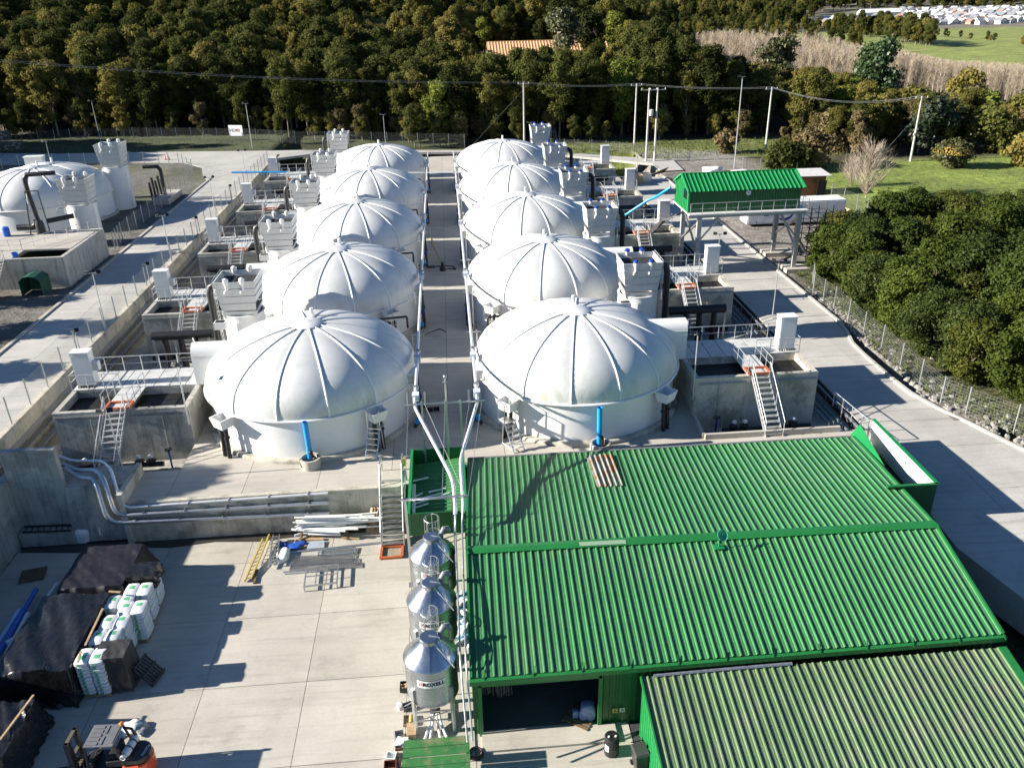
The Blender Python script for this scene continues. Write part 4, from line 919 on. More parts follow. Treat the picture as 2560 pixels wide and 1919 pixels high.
for k, (a, b) in enumerate((((540, 800), (1380, 745)), ((560, 825), (1300, 770)))):
    tag(MB().tube([zy(*a, G0+.03), zy(*b, G0+.03)], .03, 6).build('steel_rod', GALV), ['steel rod along the lower edge of the mesh pile', 'steel rod against the head of the raised grid frame'][k], 'rod')
t = frame('foot_bath', 'orange framed foot mat at the foot of the yard stair', [zy(1790, 500, G0), zy(2045, 488, G0), zy(2040, 622, G0), zy(1770, 642, G0)], .14, ORANGE, z=.07, cat='mat'); o = t.location
q = [zy(1800, 510, G0+.03)-o, zy(2035, 500, G0+.03)-o, zy(2030, 612, G0+.03)-o, zy(1780, 630, G0+.03)-o]
MB().add(q, [(3, 2, 1, 0)]).build('mat_pad', mat('coir', (.30, .25, .19), .95, 0, .3, 8), t)
for k, (a, b) in enumerate((((1590, 300), (1660, -10)), ((1620, 310), (1690, -10)), ((1650, 315), (1735, -10)))):
    tag(MB().bar(zy(*a, G0+.05), px(600+b[0]/5.027, 1270+b[1]/5.027, Y=-10.4), .16, .04).build('plank', WOOD), ['plank leaning on the wall nearest the pipe pile', 'plank leaning on the wall between two others', 'plank leaning on the wall nearest the stair'][k], 'plank', 'leaning planks')
q = [zy(1670, 215, G0+.3), zy(1752, 215, G0+.3), zy(1748, 325, G0+.02), zy(1640, 325, G0+.02)]
tag(MB().hexa([p-Vector((0, 0, .02)) for p in q[::-1]], q[::-1]).build('cardboard', mat('cardboard', (.45, .34, .21), .85)), 'sheet of brown cardboard between planks and stair', 'cardboard')

# cable ducts that come over the wall, drop and run along it
gz = lambda x, y, Y: px(x/4.876, 1080+y/4.876, Y=Y)
ducts = [('pale thin cable duct, uppermost on the yard wall', [gz(720, 290, -7.4), gz(890, 350, -7.6), gz(1240, 345, -7.9), gz(1350, 440, -9.2), gz(1480, 880, -10.32), gz(1570, 915, -10.32), px(820, 1232, Y=-10.32)], .10, SILVER),
         ('broad silver cable duct in the middle of the yard wall', [gz(760, 390, -8.0), gz(960, 470, -8.3), gz(1170, 460, -8.7), gz(1260, 560, -9.6), gz(1400, 960, -10.36), gz(1500, 1010, -10.36), px(822, 1256, Y=-10.36)], .17, GALV),
         ('broad silver cable duct, lowest on the yard wall', [gz(790, 440, -8.3), gz(980, 560, -8.8), gz(1120, 560, -9.2), gz(1180, 640, -9.8), gz(1300, 1030, -10.40), gz(1400, 1100, -10.40), px(824, 1282, Y=-10.40)], .18, GALV)]
for lb, P, w_, mt in ducts:
    Q = [P[0]]
    for a, b, c in zip(P, P[1:], P[2:]):
        r_ = min(.45, (b-a).length*.45, (c-b).length*.45); d0 = (a-b).normalized()*r_; d1 = (c-b).normalized()*r_
        Q += [b+d0*(1-k/3)**2+d1*(k/3)**2 for k in range(4)]
    Q.append(P[-1]); t = thing('cable_duct', lb, 'duct', Q[0]); MB().tube([q-Q[0] for q in Q], w_*.75, 8).build('duct', mt, t, 50)
    for f in range(5): c = P[-2].lerp(P[-1], (f+.5)/5)-Q[0]; MB().box(c.x-.03, c.x+.03, c.y-.1, c.y+.2, c.z-w_, c.z+w_).build('bracket', GALV, t)
tag(MB().tube([px(248, 1318, Y=-10.35), px(250, 1335, Y=-10.5), px(262, 1343, z=G0+.05), px(330, 1336, z=G0+.05), px(392, 1326, z=G0+.05)], .03, 6).build('conduit', PVC), 'thin white conduit bending along the wall foot', 'pipe')
tag(MB().bar(px(330, 1335, z=G0+.08), px(505, 1325, z=G0+.08), .14, .1).build('steel_beam', mat('blue_grey_beam', (.20, .24, .30), .5, .4)), 'blue-grey steel beam lying along the wet wall foot', 'beam')
ladder('ladder', 'long dark ladder lying on the plinth in the yard corner', px(60, 1316, z=-1.62), px(56, 1330, z=-1.62), px(178, 1326, z=-1.62), px(178, 1312, z=-1.62), 8, BLACK, BLACK, .05)

for k, x in enumerate((-8.6, -6.0)):
    t = thing('trestle', ['timber trestle holding up the left end of the pipe pile', 'timber trestle holding up the stair end of the pipe pile'][k], 'trestle', (x, -10.9, G0))
    MB().bar((0, -.45, .06), (0, .5, .62), .1).build('beam', WOODD, t); MB().bar((0, .5, 0), (0, .5, .62), .1).build('leg', WOODD, t); MB().bar((0, 0, 0), (0, 0, .3), .1).build('leg', WOODD, t)
# pallets of sacks
SK = MB(); nx_, ny_ = 5, 5
vs = []
for k in (0, 1):
    for j in range(ny_):
        for i in range(nx_):
            u, v = i/(nx_-1)*2-1, j/(ny_-1)*2-1; pf = (1-abs(u)**4)*(1-abs(v)**4)
            vs.append((u*.3*(1-.1*abs(v)**3), v*.5*(1-.1*abs(u)**3), (.075+.055*pf**.5)*(1 if k else -1)+0))
fs = [(j*5+i, (j+1)*5+i, (j+1)*5+i+1, j*5+i+1) for j in range(4) for i in range(4)]+[(25+j*5+i, 25+j*5+i+1, 25+(j+1)*5+i+1, 25+(j+1)*5+i) for j in range(4) for i in range(4)]
ed = [i for i in range(5)]+[9, 14, 19, 24]+[23, 22, 21, 20]+[15, 10, 5]
fs += [(ed[k], ed[(k+1) % 16], 25+ed[(k+1) % 16], 25+ed[k]) for k in range(16)]
SK.add(vs, fs); SK.mi = [0]*16+[1 if (i, j) in ((1, 1), (2, 1)) else 0 for j in range(4) for i in range(4)]+[1 if k in (1, 9) else 0 for k in range(16)]
sackm = SK.mesh('sack', [PAPER, SACKG], 60)
palm = MB()
for y in (-.48, -.24, 0, .24, .48): palm.box(-.6, .6, y-.06, y+.06, .1, .13)
for x in (-.5, 0, .5): palm.box(x-.06, x+.06, -.5, .5, 0, .099)
palm = palm.mesh('pallet', WOOD)
def sack_pallet(label, x, y, layers, rz=0, group='pallets of sacks'):
    t = thing('sack_pallet', label, 'pallet', (x, y, G0), group, rz); link(palm, 'pallet_base', t)
    for k in range(layers):
        for c in (-1, 1):
            o = link(sackm, 'sack', t, (c*.31+rng.uniform(-.02, .02), rng.uniform(-.02, .02), .25+k*.205), rng.uniform(-.04, .04)+(math.pi if k % 2 else 0))
    return t
tp = {}
for nm, (x, y), ztop, ly in (('a', (900, 350), -.62, 9), ('b', (865, 505), -.62, 9), ('c', (790, 655), -.9, 8), ('d', (690, 810), -.75, 9)):
    p = zt_(x, y, ztop); tp[nm] = p
sack_pallet('pallet of white sacks touching the navy tarpaulin end of the bare row', tp['a'].x+.05, tp['a'].y, 8); sack_pallet('pallet of white sacks standing second from the navy tarpaulin', tp['b'].x+.05, tp['b'].y, 8)
sack_pallet('lower pallet of white sacks third from the navy tarpaulin', tp['c'].x+.1, tp['c'].y, 8); sack_pallet('pallet of white sacks beside the grey-topped tarpaulin, green print facing the forklift', tp['d'].x+.1, tp['d'].y, 9)
sack_pallet('pallet of sacks hidden under the small crumpled black tarpaulin', -15.55, -15.6, 8); sack_pallet('pallet of sacks in the outer row behind the small crumpled tarpaulin', -15.5, -16.75, 8)
sack_pallet('pallet of sacks in the outer row nearest the grey-topped tarpaulin', -15.35, -18.1, 8); sack_pallet('pallet of sacks under the grey-topped tarpaulin with the leaning black pallet', -15.15, -21.15, 8)
def tarp(name, label, x0, x1, y0, y1, zt, seed, mt, zb=None, fl=.25, wr=.06, rz=0):
    """sheet draped over a stack: flat top with folds, steep sides, a flared uneven hem"""
    r_ = random.Random(seed); P = [(r_.uniform(.5, 3.2), r_.uniform(.5, 3.2), r_.uniform(0, 6.3)) for _ in range(7)]
    nz = lambda x, y: sum(math.sin(a*x*2+b*y*2+c)/(1+.35*i) for i, (a, b, c) in enumerate(P))/3
    zb = G0+.03 if zb is None else zb; cx, cy = (x0+x1)/2, (y0+y1)/2; hx, hy = (x1-x0)/2, (y1-y0)/2
    n_ = 54; us = [math.copysign(abs(math.sin(u*math.pi/2))**.9, u) if abs(u) < 1 else u for u in [-1+2*i/n_ for i in range(n_+1)]]; vs = []
    for v in us:
        for u in us:
            e = max(abs(u), abs(v)); X, Y_ = u, v
            if e > .86:                                              # side skirt
                f = (e-.86)/.14; k = .86+f*fl*.35; X = u/e*k if abs(u) == e else u*(k/e); Y_ = v/e*k if abs(v) == e else v*(k/e)
                x, y = cx+X*hx/.86, cy+Y_*hy/.86; z = zt+(zb+.1*max(0, nz(x*2, y*2))-zt)*f**.8
                x += .05*nz(y*3, z*4)*f*2.2; y += .05*nz(x*3, z*4)*f*2.2
            else:
                x, y = cx+u*hx/.86, cy+v*hy/.86; z = zt+wr*nz(x, y)+wr*.6*nz(x*2.7, y*2.3)+wr*.35*abs(nz(x*4.3+1, y*5.1))
            vs.append((x-cx, y-cy, z-zb))
    N = n_+1; fs = [(j*N+i, j*N+i+1, (j+1)*N+i+1, (j+1)*N+i) for j in range(n_) for i in range(n_)]
    return tag(MB().add(vs, fs).build(name, mt, None, 70, (cx, cy, zb)), label, 'tarpaulin')
tarp('tarpaulin', 'large glossy black tarpaulin draped over the middle sack stacks', -19.9, -16.72, -22.2, -17.0, -.66, 4, TARP, wr=.12)
tarp('tarpaulin', 'navy black tarpaulin over the stack nearest the yard wall', -19.5, -16.35, -16.5, -13.0, -.75, 11, TARPB, wr=.04, fl=.7)
tarp('tarpaulin', 'small crumpled black tarpaulin capping the outermost pallet', -16.25, -14.95, -16.1, -14.95, -.55, 21, TARP, zb=-1.35, wr=.05)
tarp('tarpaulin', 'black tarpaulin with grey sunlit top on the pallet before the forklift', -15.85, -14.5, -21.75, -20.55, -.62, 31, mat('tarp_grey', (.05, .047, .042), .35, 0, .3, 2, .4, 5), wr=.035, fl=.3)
tarp('tarpaulin', 'black tarpaulin over the stack beside the forklift mast', -21.2, -17.6, -27.6, -23.4, -1.0, 41, TARP, wr=.13, fl=.4)
tarp('white_sheet', 'white plastic sheet showing under the hem beside the forklift', -21.0, -17.72, -27.5, -23.6, -1.35, 43, PAPER, zb=G0+.02, wr=.02, fl=.1)
for k, (a, b, z, lb) in enumerate((((790, 432), (655, 715), -.5, 'long wooden slat weighting the glossy black tarpaulin'), ((838, 300), (925, 306), -.5, 'short wooden slat at the far edge of the glossy tarpaulin'), ((622, 762), (600, 842), -.5, 'short wooden slat near the bare sack pallets'), ((258, 1096), (0, 1440), -.86, 'long wooden slat on the tarpaulin beside the forklift'))):
    tag(MB().bar(zt_(*a, z), zt_(*b, z), .09, .05).build('slat', WOOD), lb, 'slat')
# black plastic pallet leaning on the front stack
t = thing('plastic_pallet', 'black plastic pallet leaning against the grey-topped tarpaulin', 'pallet', (-13.55, -21.1, G0)); t.rotation_euler = (0, R(-42), R(-14))
for k in range(7): MB().box(-.03, .03, -.5+k*.155, -.41+k*.155, 0, 1.25).build('slat', BLACKP, t)
for z in (.05, .6, 1.15): MB().box(.031, .13, -.5, .5, z, z+.08).build('bearer', BLACKP, t)
t = thing('wooden_pallet', 'old dark wooden pallet lying by the tall shaded wall', 'pallet', zt_(255, 185, G0), rz=R(12)); 
for k in range(6): MB().box(-.62, .62, -.5+k*.185, -.37+k*.185, .11, .14).build('slat', WOODD, t)
for x in (-.55, 0, .55): MB().box(x-.05, x+.05, -.5, .57, 0, .109).build('bearer', WOODD, t)
# blue and white pipes at the wall
for k, (a, b, r_, mt, lb) in enumerate((((150, 440), (-60, 770), .11, mat('pale_blue', (.35, .55, .75), .4), 'pale blue pipe lying nearest the shaded wall'), ((278, 285), (-40, 830), .12, mat('mid_blue', (.02, .14, .62), .35), 'long royal blue pipe beside the tarpaulin stacks'),
        ((215, 470), (40, 800), .11, PVC, 'white pipe lying next to the royal blue pipe'), ((440, 235), (215, 580), .10, PVC, 'white pipe running along the edge of the glossy tarpaulin'), ((215, 605), (50, 700), .13, PVC, 'short white pipe lying across the others'), ((230, 530), (20, 930), .14, PVC, 'thick white pipe against the sacks under the tarpaulin'))):
    tag(MB().tube([zt_(*a, -2.25+.1*(k == 4)), zt_(*b, -2.25+.1*(k == 4))], r_, 12).build('long_pipe', mt, None, 40), lb, 'pipe')
lump('plastic_bag', 'knotted white plastic bag lying on the concrete behind the forklift', 'bag', tile(0, 2, 835, 1400, z=G0), .45, .32, .3, PAPER, 12, .4); lump('plastic_bag', 'clear crumpled wrapping next to the knotted white bag', 'bag', tile(0, 2, 895, 1405, z=G0), .3, .3, .2, mat('clear_wrap', (.40, .40, .39), .25), 13, .5)

# ================================================================ FORKLIFT
fk = thing('forklift', 'orange and black forklift with a gas bottle parked by the tarpaulins', 'forklift', (-13.7, -26.15, G0), rz=R(-3))
FO = mat('forklift_orange', (.72, .10, .02), .35, coat=.3); FG = mat('forklift_dark', (.022, .023, .027), .4); FGR = mat('forklift_guard', (.17, .17, .18), .38)
def pb(nm, b, mt, par=fk, bev=.03, sm=0):
    x0, x1, y0, y1, z0, z1 = b; bm = bmesh.new(); bmesh.ops.create_cube(bm, size=1)
    for v in bm.verts: v.co = Vector(((x0+x1)/2+v.co.x*(x1-x0), (y0+y1)/2+v.co.y*(y1-y0), (z0+z1)/2+v.co.z*(z1-z0)))
    if bev: bmesh.ops.bevel(bm, geom=list(bm.edges), offset=min(bev, (x1-x0)*.3, (y1-y0)*.3, (z1-z0)*.3), segments=2, affect='EDGES', profile=.6)
    me = bpy.data.meshes.new(nm); bm.to_mesh(me); bm.free(); me.materials.append(mt); return link(me, nm, par)
pb('body', (-.75, .75, -.5, .5, .32, .82), FG); pb('hood', (-.05, .95, -.42, .42, .82, 1.12), FG, bev=.08)
m_ = MB(); out = [(.62, -.56), (1.25, -.56), (1.5, -.42), (1.62, -.15), (1.62, .15), (1.5, .42), (1.25, .56), (.62, .56)]
m_.prism(out, .25, .98); cw = m_.build('counterweight', FO, fk); cw.modifiers.new('bevel', 'BEVEL').width = .05
m_ = MB(); m_.prism([(p[0]-.03*(p[0] > 1), p[1]*.9) for p in out], .981, 1.30); c2 = m_.build('rear_cover', FG, fk); c2.modifiers.new('bevel', 'BEVEL').width = .06
me = text_mesh('TOYOTA', .13, .002, .004); me.materials.clear(); me.materials.append(WHITE); o = link(me, 'lettering', c2, (1.44, -.05, 1.307)); o.rotation_euler = (0, 0, R(80))
gp = pb('overhead_guard', (-.62, .52, -.54, .54, 2.08, 2.14), FGR, bev=.025)
for k in range(5): pb('guard_rib', (-.55, -.12, -.48+k*.2, -.34+k*.2, 2.141, 2.165), FGR, gp, .01)
pb('guard_rib', (-.06, .06, -.46, -.06, 2.141, 2.165), FGR, gp, .01); pb('guard_rib', (-.06, .06, .06, .46, 2.141, 2.165), FGR, gp, .01); pb('guard_plate', (.12, .46, -.42, .42, 2.141, 2.155), FGR, gp, .01)
for y in (-.5, .5):
    MB().bar((-.72, y, .8), (-.58, y, 2.1), .07).build('guard_post', FG, fk); MB().bar((.75, y, 1.0), (.5, y, 2.1), .07).build('guard_post', FG, fk)
for y in (-.38, .38):
    MB().box(-1.42, -1.24, y-.07, y+.07, .1, 2.15).build('mast_channel', FG, fk); MB().box(-1.34, -1.2, y*.72-.05, y*.72+.05, .15, 2.08).build('mast_inner', FG, fk)
for z in (.5, 1.2, 2.02): MB().box(-1.41, -1.27, -.42, .42, z, z+.13).build('mast_crossbar', mat('mast_dirty', (.10, .085, .06), .8), fk)
for y in (-.28, .28):
    m_ = MB(); m_.box(-1.52, -1.46, y-.06, y+.06, .08, .75); m_.box(-2.45, -1.461, y-.06, y+.06, .06, .1); m_.build('fork', FG, fk)
MB().box(-1.53, -1.43, -.5, .5, .3, .38).build('carriage', FG, fk); m_ = MB()
for k in range(7): m_.bar((-1.5, -.48+k*.16, .38), (-1.5, -.48+k*.16, 1.1), .03)
m_.bar((-1.5, -.5, 1.1), (-1.5, .5, 1.1), .04); m_.build('load_backrest', FG, fk)
pb('seat', (.0, .5, -.26, .26, 1.12, 1.25), BLACK, bev=.05); pb('seat_back', (.42, .55, -.25, .25, 1.22, 1.7), BLACK, bev=.05)
m_ = MB(); m_.tube([(-.42+.05*math.sin(a)*.0+.16*math.cos(a)*.8, .16*math.sin(a), 1.28+.16*math.cos(a)*.5) for a in [i*math.pi/8 for i in range(17)]], .018, 6); m_.build('steering_wheel', BLACK, fk)
MB().tube([(-.6, 0, .9), (-.42, 0, 1.27)], .04, 8).build('steering_column', BLACK, fk); pb('dashboard', (-.78, -.55, -.45, .45, .8, 1.12), FG)
m_ = MB(); m_.lathe([(.001, -.45), (.12, -.43), (.16, -.36), (.16, .33), (.12, .41), (.001, .43)], 20)
gb = m_.build('gas_bottle', mat('gas_white', (.72, .72, .70), .35), fk, 50, (.86, .0, 1.5)); gb.rotation_euler = (R(90), 0, R(-8))
for z in (-.2, .12): MB().lathe([(.163, z-.025), (.172, z-.025), (.172, z+.025), (.163, z+.025)], 20).build('strap', BLACK, gb, 30)
MB().lathe([(.0, .43), (.11, .44), (.11, .6), (.09, .6), (.09, .46)], 16).build('collar', mat('gas_white', (1, 1, 1)), gb, 30)
for x, r_ in ((-.95, .33), (.95, .27)):
    for y in (-.52, .52):
        wv = MB().lathe([(.1, -.1), (r_*.6, -.11), (r_, -.09), (r_, .09), (r_*.6, .11), (.1, .1)], 22).build('wheel', BLACK, fk, 40, (x, y, r_)); wv.rotation_euler = (R(90), 0, 0)
        MB().lathe([(.001, -.08), (r_*.55, -.09), (r_*.55, .09), (.001, .08)], 16).build('rim', FO, wv, 30)
MB().lathe([(.07, 0), (.075, .04), (.06, .12), (.001, .14)], 12, (.48, .5, 2.14)).build('beacon', mat('beacon', (.75, .22, .01), .25), fk, 40)
MB().tube([(.5, .48, 2.0), (.8, .5, 1.9), (1.0, .4, 1.35)], .05, 8).build('exhaust_hose', BLACKP, fk, 40)

# ================================================================ clutter at silos and door
cl = lambda x, y, z=G0+.05: px(960+x/4.618, 1560+y/4.618, z=z)
def crate(label, c, sx, sy, sz, mt, rz=0, inner_=BLACK, name='crate', group=None):
    t = thing(name, label, 'crate', c, group, rz); w_ = .03
    MB().box(-sx, sx, -sy, sy, 0, .02).build('bottom', mt, t)
    for b in ((-sx, -sx+w_, -sy, sy), (sx-w_, sx, -sy, sy), (-sx+w_, sx-w_, -sy, -sy+w_), (-sx+w_, sx-w_, sy-w_, sy)): MB().box(*b, .021, sz).build('side', mt, t)
    return t
GREYC = mat('grey_crate', (.10, .105, .11), .5)
t = crate('black crate of offcuts beside the first silo leg', cl(240, 740), .2, .24, .22, BLACKP); m_ = MB()
for k in range(8): m_.bar((rng.uniform(-.15, .15), rng.uniform(-.2, .2), .08), (rng.uniform(-.15, .15), rng.uniform(-.2, .2), .2), .05)
m_.build('offcuts', WOOD, t)
t = crate('grey crate of tools turned askew by the silo leg', cl(290, 960), .28, .17, .2, GREYC, R(20)); MB().bar((-.2, 0, .15), (.2, .03, .2), .05).build('tool', STEEL, t)
t = crate('low grey tray holding a yellow roll near the silo', cl(298, 1120), .27, .27, .12, mat('tan_tray', (.25, .21, .16), .7)); MB().tube([(.06, -.2, .12), (.06, .2, .12)], .09, 12).build('roll', mat('yellow_roll', (.50, .38, .12), .5), t, 40)
o = pb('wooden_box', (-.2, .2, -.32, .32, 0, .3), WOOD, None, .01); o.location = cl(322, 1260); tag(o, 'pale wooden box between the tray and the green slatted cover', 'box')
lump('plastic_bag', 'white plastic bag heap at the corner of the green slatted cover', 'bag', cl(215, 1370), .3, .22, .2, PAPER, 15, .3); lump('plastic_bag', 'small clear bag standing on the slab joint near the silo', 'bag', cl(190, 965, G0), .14, .12, .3, mat('clear_wrap2', (.62, .62, .60), .3), 16, .2)
crate('open cardboard carton behind the white bag heap', cl(180, 1300), .2, .2, .2, mat('carton', (.30, .30, .31), .6), R(8)); crate('white carton with its flaps open beside a timber', cl(85, 1540), .2, .18, .18, PAPER, R(-10))
tag(MB().bar(cl(155, 1470, G0+.08), cl(200, 1640, G0+.08), .12, .08).build('timber', WOOD), 'short pale timber along the slatted cover', 'timber')
crate('rust brown tray at the foot of the slatted cover', cl(75, 1650, G0), .25, .2, .2, mat('rusty', (.16, .05, .025), .7), 0)
crate('dark tray of scraps against the slatted cover', cl(180, 1420, G0), .18, .16, .14, WOODD, R(5))
cv = thing('slatted_cover', 'worn green slatted cover at the silo end by the door', 'cover', (-.75, -28.0, G0)); z = -1.35
A_, B_ = px(1010, 1851, z=z), px(1173, 1842, z=z); o = Vector(cv.location)
for k in range(6):
    y0 = A_.y-k*.42; MB().box(A_.x-o.x-.02*k, B_.x-o.x, y0-.40-o.y, y0-o.y, z-o.z+.012*(k % 2)-.02*k, z-o.z+.03+.012*(k % 2)-.02*k).build('slat', mat('green_worn', (.03, .16, .04), .6, 0, .2, 2, col2=(.20, .19, .10), c2scale=1.5, c2amt=(.5, .68)), cv)
for x, y in ((A_.x+.1, A_.y-.1), (B_.x-.1, A_.y-.1), (A_.x+.1, A_.y-2.3), (B_.x-.1, A_.y-2.3)): MB().box(x-o.x-.05, x-o.x+.05, y-o.y-.05, y-o.y+.05, 0, z-o.z-.13).build('leg', GREENT, cv)
m_ = MB()
for k in range(3): m_.tube([(.3*math.cos(a)*(1-.06*k), .3*math.sin(a)*(1-.06*k), .05+.05*k) for a in [i*math.pi/10 for i in range(21)]], .035, 6, cap=False)
tag(m_.build('hose_coil', BLACKP, None, 40, cl(1062, 1505, G0)), 'coil of black hose by the door corner', 'hose')
# inside the door
t = thing('wooden_pallet', 'dark wooden pallet on the floor inside the doorway', 'pallet', tile(1, 2, 1540, 1330, z=G0+.03), rz=R(-35))
for k in range(6): MB().box(-.6, .6, -.5+k*.185, -.37+k*.185, .11, .14).build('slat', WOODD, t)
for x in (-.55, 0, .55): MB().box(x-.05, x+.05, -.5, .57, 0, .109).build('bearer', WOODD, t)
p = tile(1, 2, 1590, 1310, z=G0+.18); lump('wrapped_bale', 'blue plastic wrapped bale on the pallet in the doorway', 'bale', p, .3, .26, .75, mat('blue_wrap', (.20, .27, .45), .3, 0, .3, 5), 22, .25)
p = tile(1, 2, 1515, 1310, z=G0+.18); lump('wrapped_bundle', 'small blue wrapped bundle beside the bale in the doorway', 'bundle', p, .13, .13, .35, mat('blue_wrap', (.20, .27, .45), .3), 23, .2)
tag(MB().hexa([(2.9, -23.4, -.6), (4.1, -23.4, -.2), (4.1, -23.35, -.2), (2.9, -23.35, -.6)], [(2.8, -23.0, .6), (4.1, -23.0, .6), (4.1, -22.95, .6), (2.8, -22.95, .6)]).build('orange_sheet', ORANGE), 'orange sheet hanging inside the dark doorway', 'sheet')
# drum, wheelie bin, signs right of the door
p = tile(1, 2, 1745, 1545, z=G0); t = thing('drum', 'black plastic drum beside the warehouse doorway', 'drum', p)
MB().lathe([(.001, 0), (.29, 0), (.3, .05), (.3, .4), (.31, .42), (.3, .44), (.3, .9), (.27, .95), (.001, .94)], 26).build('drum_body', BLACKP, t, 40)
for x in (-.14, .14): MB().lathe([(.045, .94), (.045, .985), (.001, .99)], 10, (x, -.05, 0)).build('bung', WHITE, t, 40)
MB().lathe([(.302, .3), (.302, .62)], 4, (0, 0, 0), R(195), R(235)).build('drum_label', PAPER, t)
p = tile(1, 2, 1925, 1640, z=G0); t = thing('wheelie_bin', 'black wheelie bin with a closed lid by the lean-to', 'bin', p, rz=R(8))
MB().hexa([(-.22, -.25, .08), (.22, -.25, .08), (.22, .25, .08), (-.22, .25, .08)], [(-.28, -.32, .95), (.28, -.32, .95), (.28, .3, .95), (-.28, .3, .95)]).build('bin_body', mat('bin_grey', (.035, .035, .036), .4), t)
MB().hexa([(-.31, -.36, .951), (.31, -.36, .951), (.31, .34, .951), (-.31, .34, .951)], [(-.26, -.3, 1.03), (.26, -.3, 1.03), (.26, .28, 1.06), (-.26, .28, 1.06)]).build('lid', mat('bin_lid', (.05, .05, .05), .35), t)
for x in (-.26, .26):
    o = MB().lathe([(.001, -.03), (.1, -.03), (.1, .03), (.001, .03)], 14).build('wheel', BLACK, t, 40, (x, .24, .1)); o.rotation_euler = (0, R(90), 0)
MB().tube([(-.24, .4, 1.0), (.24, .4, 1.0)], .025, 6).build('handle', BLACK, t)
for x, c, lb in ((1768, YELLOW, 'small yellow warning sign on the green wall by the door'), (1815, WHITE, 'small white prohibition sign with a red ring on the green wall')):
    p = tile(1, 2, x, 1277 if x < 1800 else 1273, Y=-25.70); t = thing('wall_sign', lb, 'sign', p)
    MB().box(-.11, .11, 0, .012, -.12, .12).build('sign_board', c, t)
    if c is WHITE:
        m_ = MB(); m_.tube([(.06*math.cos(a), -.006, .02+.06*math.sin(a)) for a in [i*math.pi/8 for i in range(17)]], .009, 5, cap=False); m_.bar((-.04, -.006, .06), (.04, -.006, -.02), .012); m_.build('ring', TXT, t)
        MB().box(-.1, .1, -.004, -.001, -.105, -.085).build('band', RED, t)
    else: MB().add([(-.06, -.004, -.04), (.06, -.004, -.04), (0, -.004, .07)], [(0, 1, 2)]).build('triangle', TXT, t)
# bottles and cans thrown between silos and building
bm_ = [MB().lathe([(.001, 0), (.1, 0), (.1, .3), (.04, .4), (.04, .44), (.001, .44)], 10).mesh('bottle', m_, 40) for m_ in (mat('bottle_clear', (.55, .66, .70), .15), mat('bottle_blue', (.15, .40, .62), .2), PVC)]
for k in range(30):
    o = link(bm_[k % 3 if k % 5 else 2], 'bottle', None, (rng.uniform(.32, .66), rng.uniform(-20.8, -16.6), G0+.12)); o.rotation_euler = (R(90), 0, rng.uniform(0, 6.28)); tag(o, 'plastic bottle in the heap between silos and warehouse wall', 'bottle', 'thrown plastic bottles')
for k, (x, y) in enumerate(((470, 905), (565, 965), (660, 955))):
    p = px(980+x/5.923*1.0, 960+(y-560)/5.923, z=0)
    t = thing('floodlight', 'black floodlight lying on the platform, %s of three before the gantry' % ORD[k], 'lamp', p, 'floodlights on the ground')
    MB().box(-.2, .2, -.06, .06, 0, .3).build('lamp_body', BLACK, t); MB().box(-.17, .17, -.065, -.061, .04, .26).build('lamp_glass', GLASS, t)
# ================================================================ FENCES, LAMPS, POLES, HUT, LEFT LOT
PANEL = {}
def mesh_panel(w_, h):
    key = (round(w_, 1), h)
    if key not in PANEL:
        m_ = MB()
        for k in range(10): z = .06+k*(h-.1)/9; m_.box(0, w_, -.003, .003, z-.0025, z+.0025)
        n_ = int(w_/.2)
        for k in range(n_+1): x = w_*k/n_; m_.box(x-.0022, x+.0022, -.003, .003, .05, h-.03)
        PANEL[key] = m_.mesh('mesh_panel', MESHW)
    return PANEL[key]
POSTM = {}
def fence(label, pts, h=1.9, step=2.5, mt=STEEL, gap=()):
    t = thing('mesh_fence', label, 'fence', pts[0]); o = Vector(pts[0]); seq = [Vector(pts[0])]
    for a, b in zip(pts, pts[1:]):
        a, b = Vector(a), Vector(b); n_ = max(1, round((b-a).length/step))
        for k in range(n_):
            p, q = a.lerp(b, k/n_), a.lerp(b, (k+1)/n_); d = q-p; w_ = Vector((d.x, d.y, 0)).length
            pm = mesh_panel(w_, h); po = link(pm, 'mesh_panel', t, p-o, math.atan2(d.y, d.x)); po.scale = (w_/round(w_, 1), 1, 1)
            seq.append(q)
    if h not in POSTM: POSTM[h] = MB().box(-.035, .035, -.035, .035, 0, h+.12).mesh('post', mt)
    for p in seq: link(POSTM[h], 'post', t, p-o)
    return t
lz = 1.62
fence('mesh fence along the retaining wall above the lane-side basins', [(-27.15, y, lz) for y in (-8, 16, 40, 64, 84)], 1.75, 2.6)
fence('mesh fence of the side lot along the far edge of the lane', [(-35.2, 41.5, 1.42), (-35.5, 56.8, 1.42), (-36.0, 69.5, 1.42), (-37.6, 79.5, 1.42), (-41.2, 85.4, 1.42), (-44.8, 87.2, 1.42), (-59, 88.8, 1.42), (-72, 88.2, 1.42)], 1.9)
fence('mesh gate leaf standing open at the side lot', [(-34.6, 37.4, 1.45), (-35.1, 41.3, 1.45)], 1.9, 1.3)
fence('long dark mesh fence before the forest behind the far road', [(-92, 113, 1.42), (-72, 115.0, 1.42), (-57.3, 113.8, 1.42), (-46, 111, 1.42), (-35.8, 107.8, 1.42), (-26, 104, 1.2), (-9.5, 100.6, .9), (4, 97.5, .6)], 2.2, 2.7)
fence('mesh fence running down beside the rocks and the dense thicket', [(36.2, 25.5, -.1), (33.3, 18.3, -.1), (33.5, 14.3, -.1), (33.2, 8.2, -.1), (33.3, 5.4, -.1), (32.9, 1.8, -.1), (32.8, -3.8, -.15), (33.6, -5.4, -.2), (36.8, -10.5, -.3), (41, -14.5, -.4)], 1.9, 2.6)
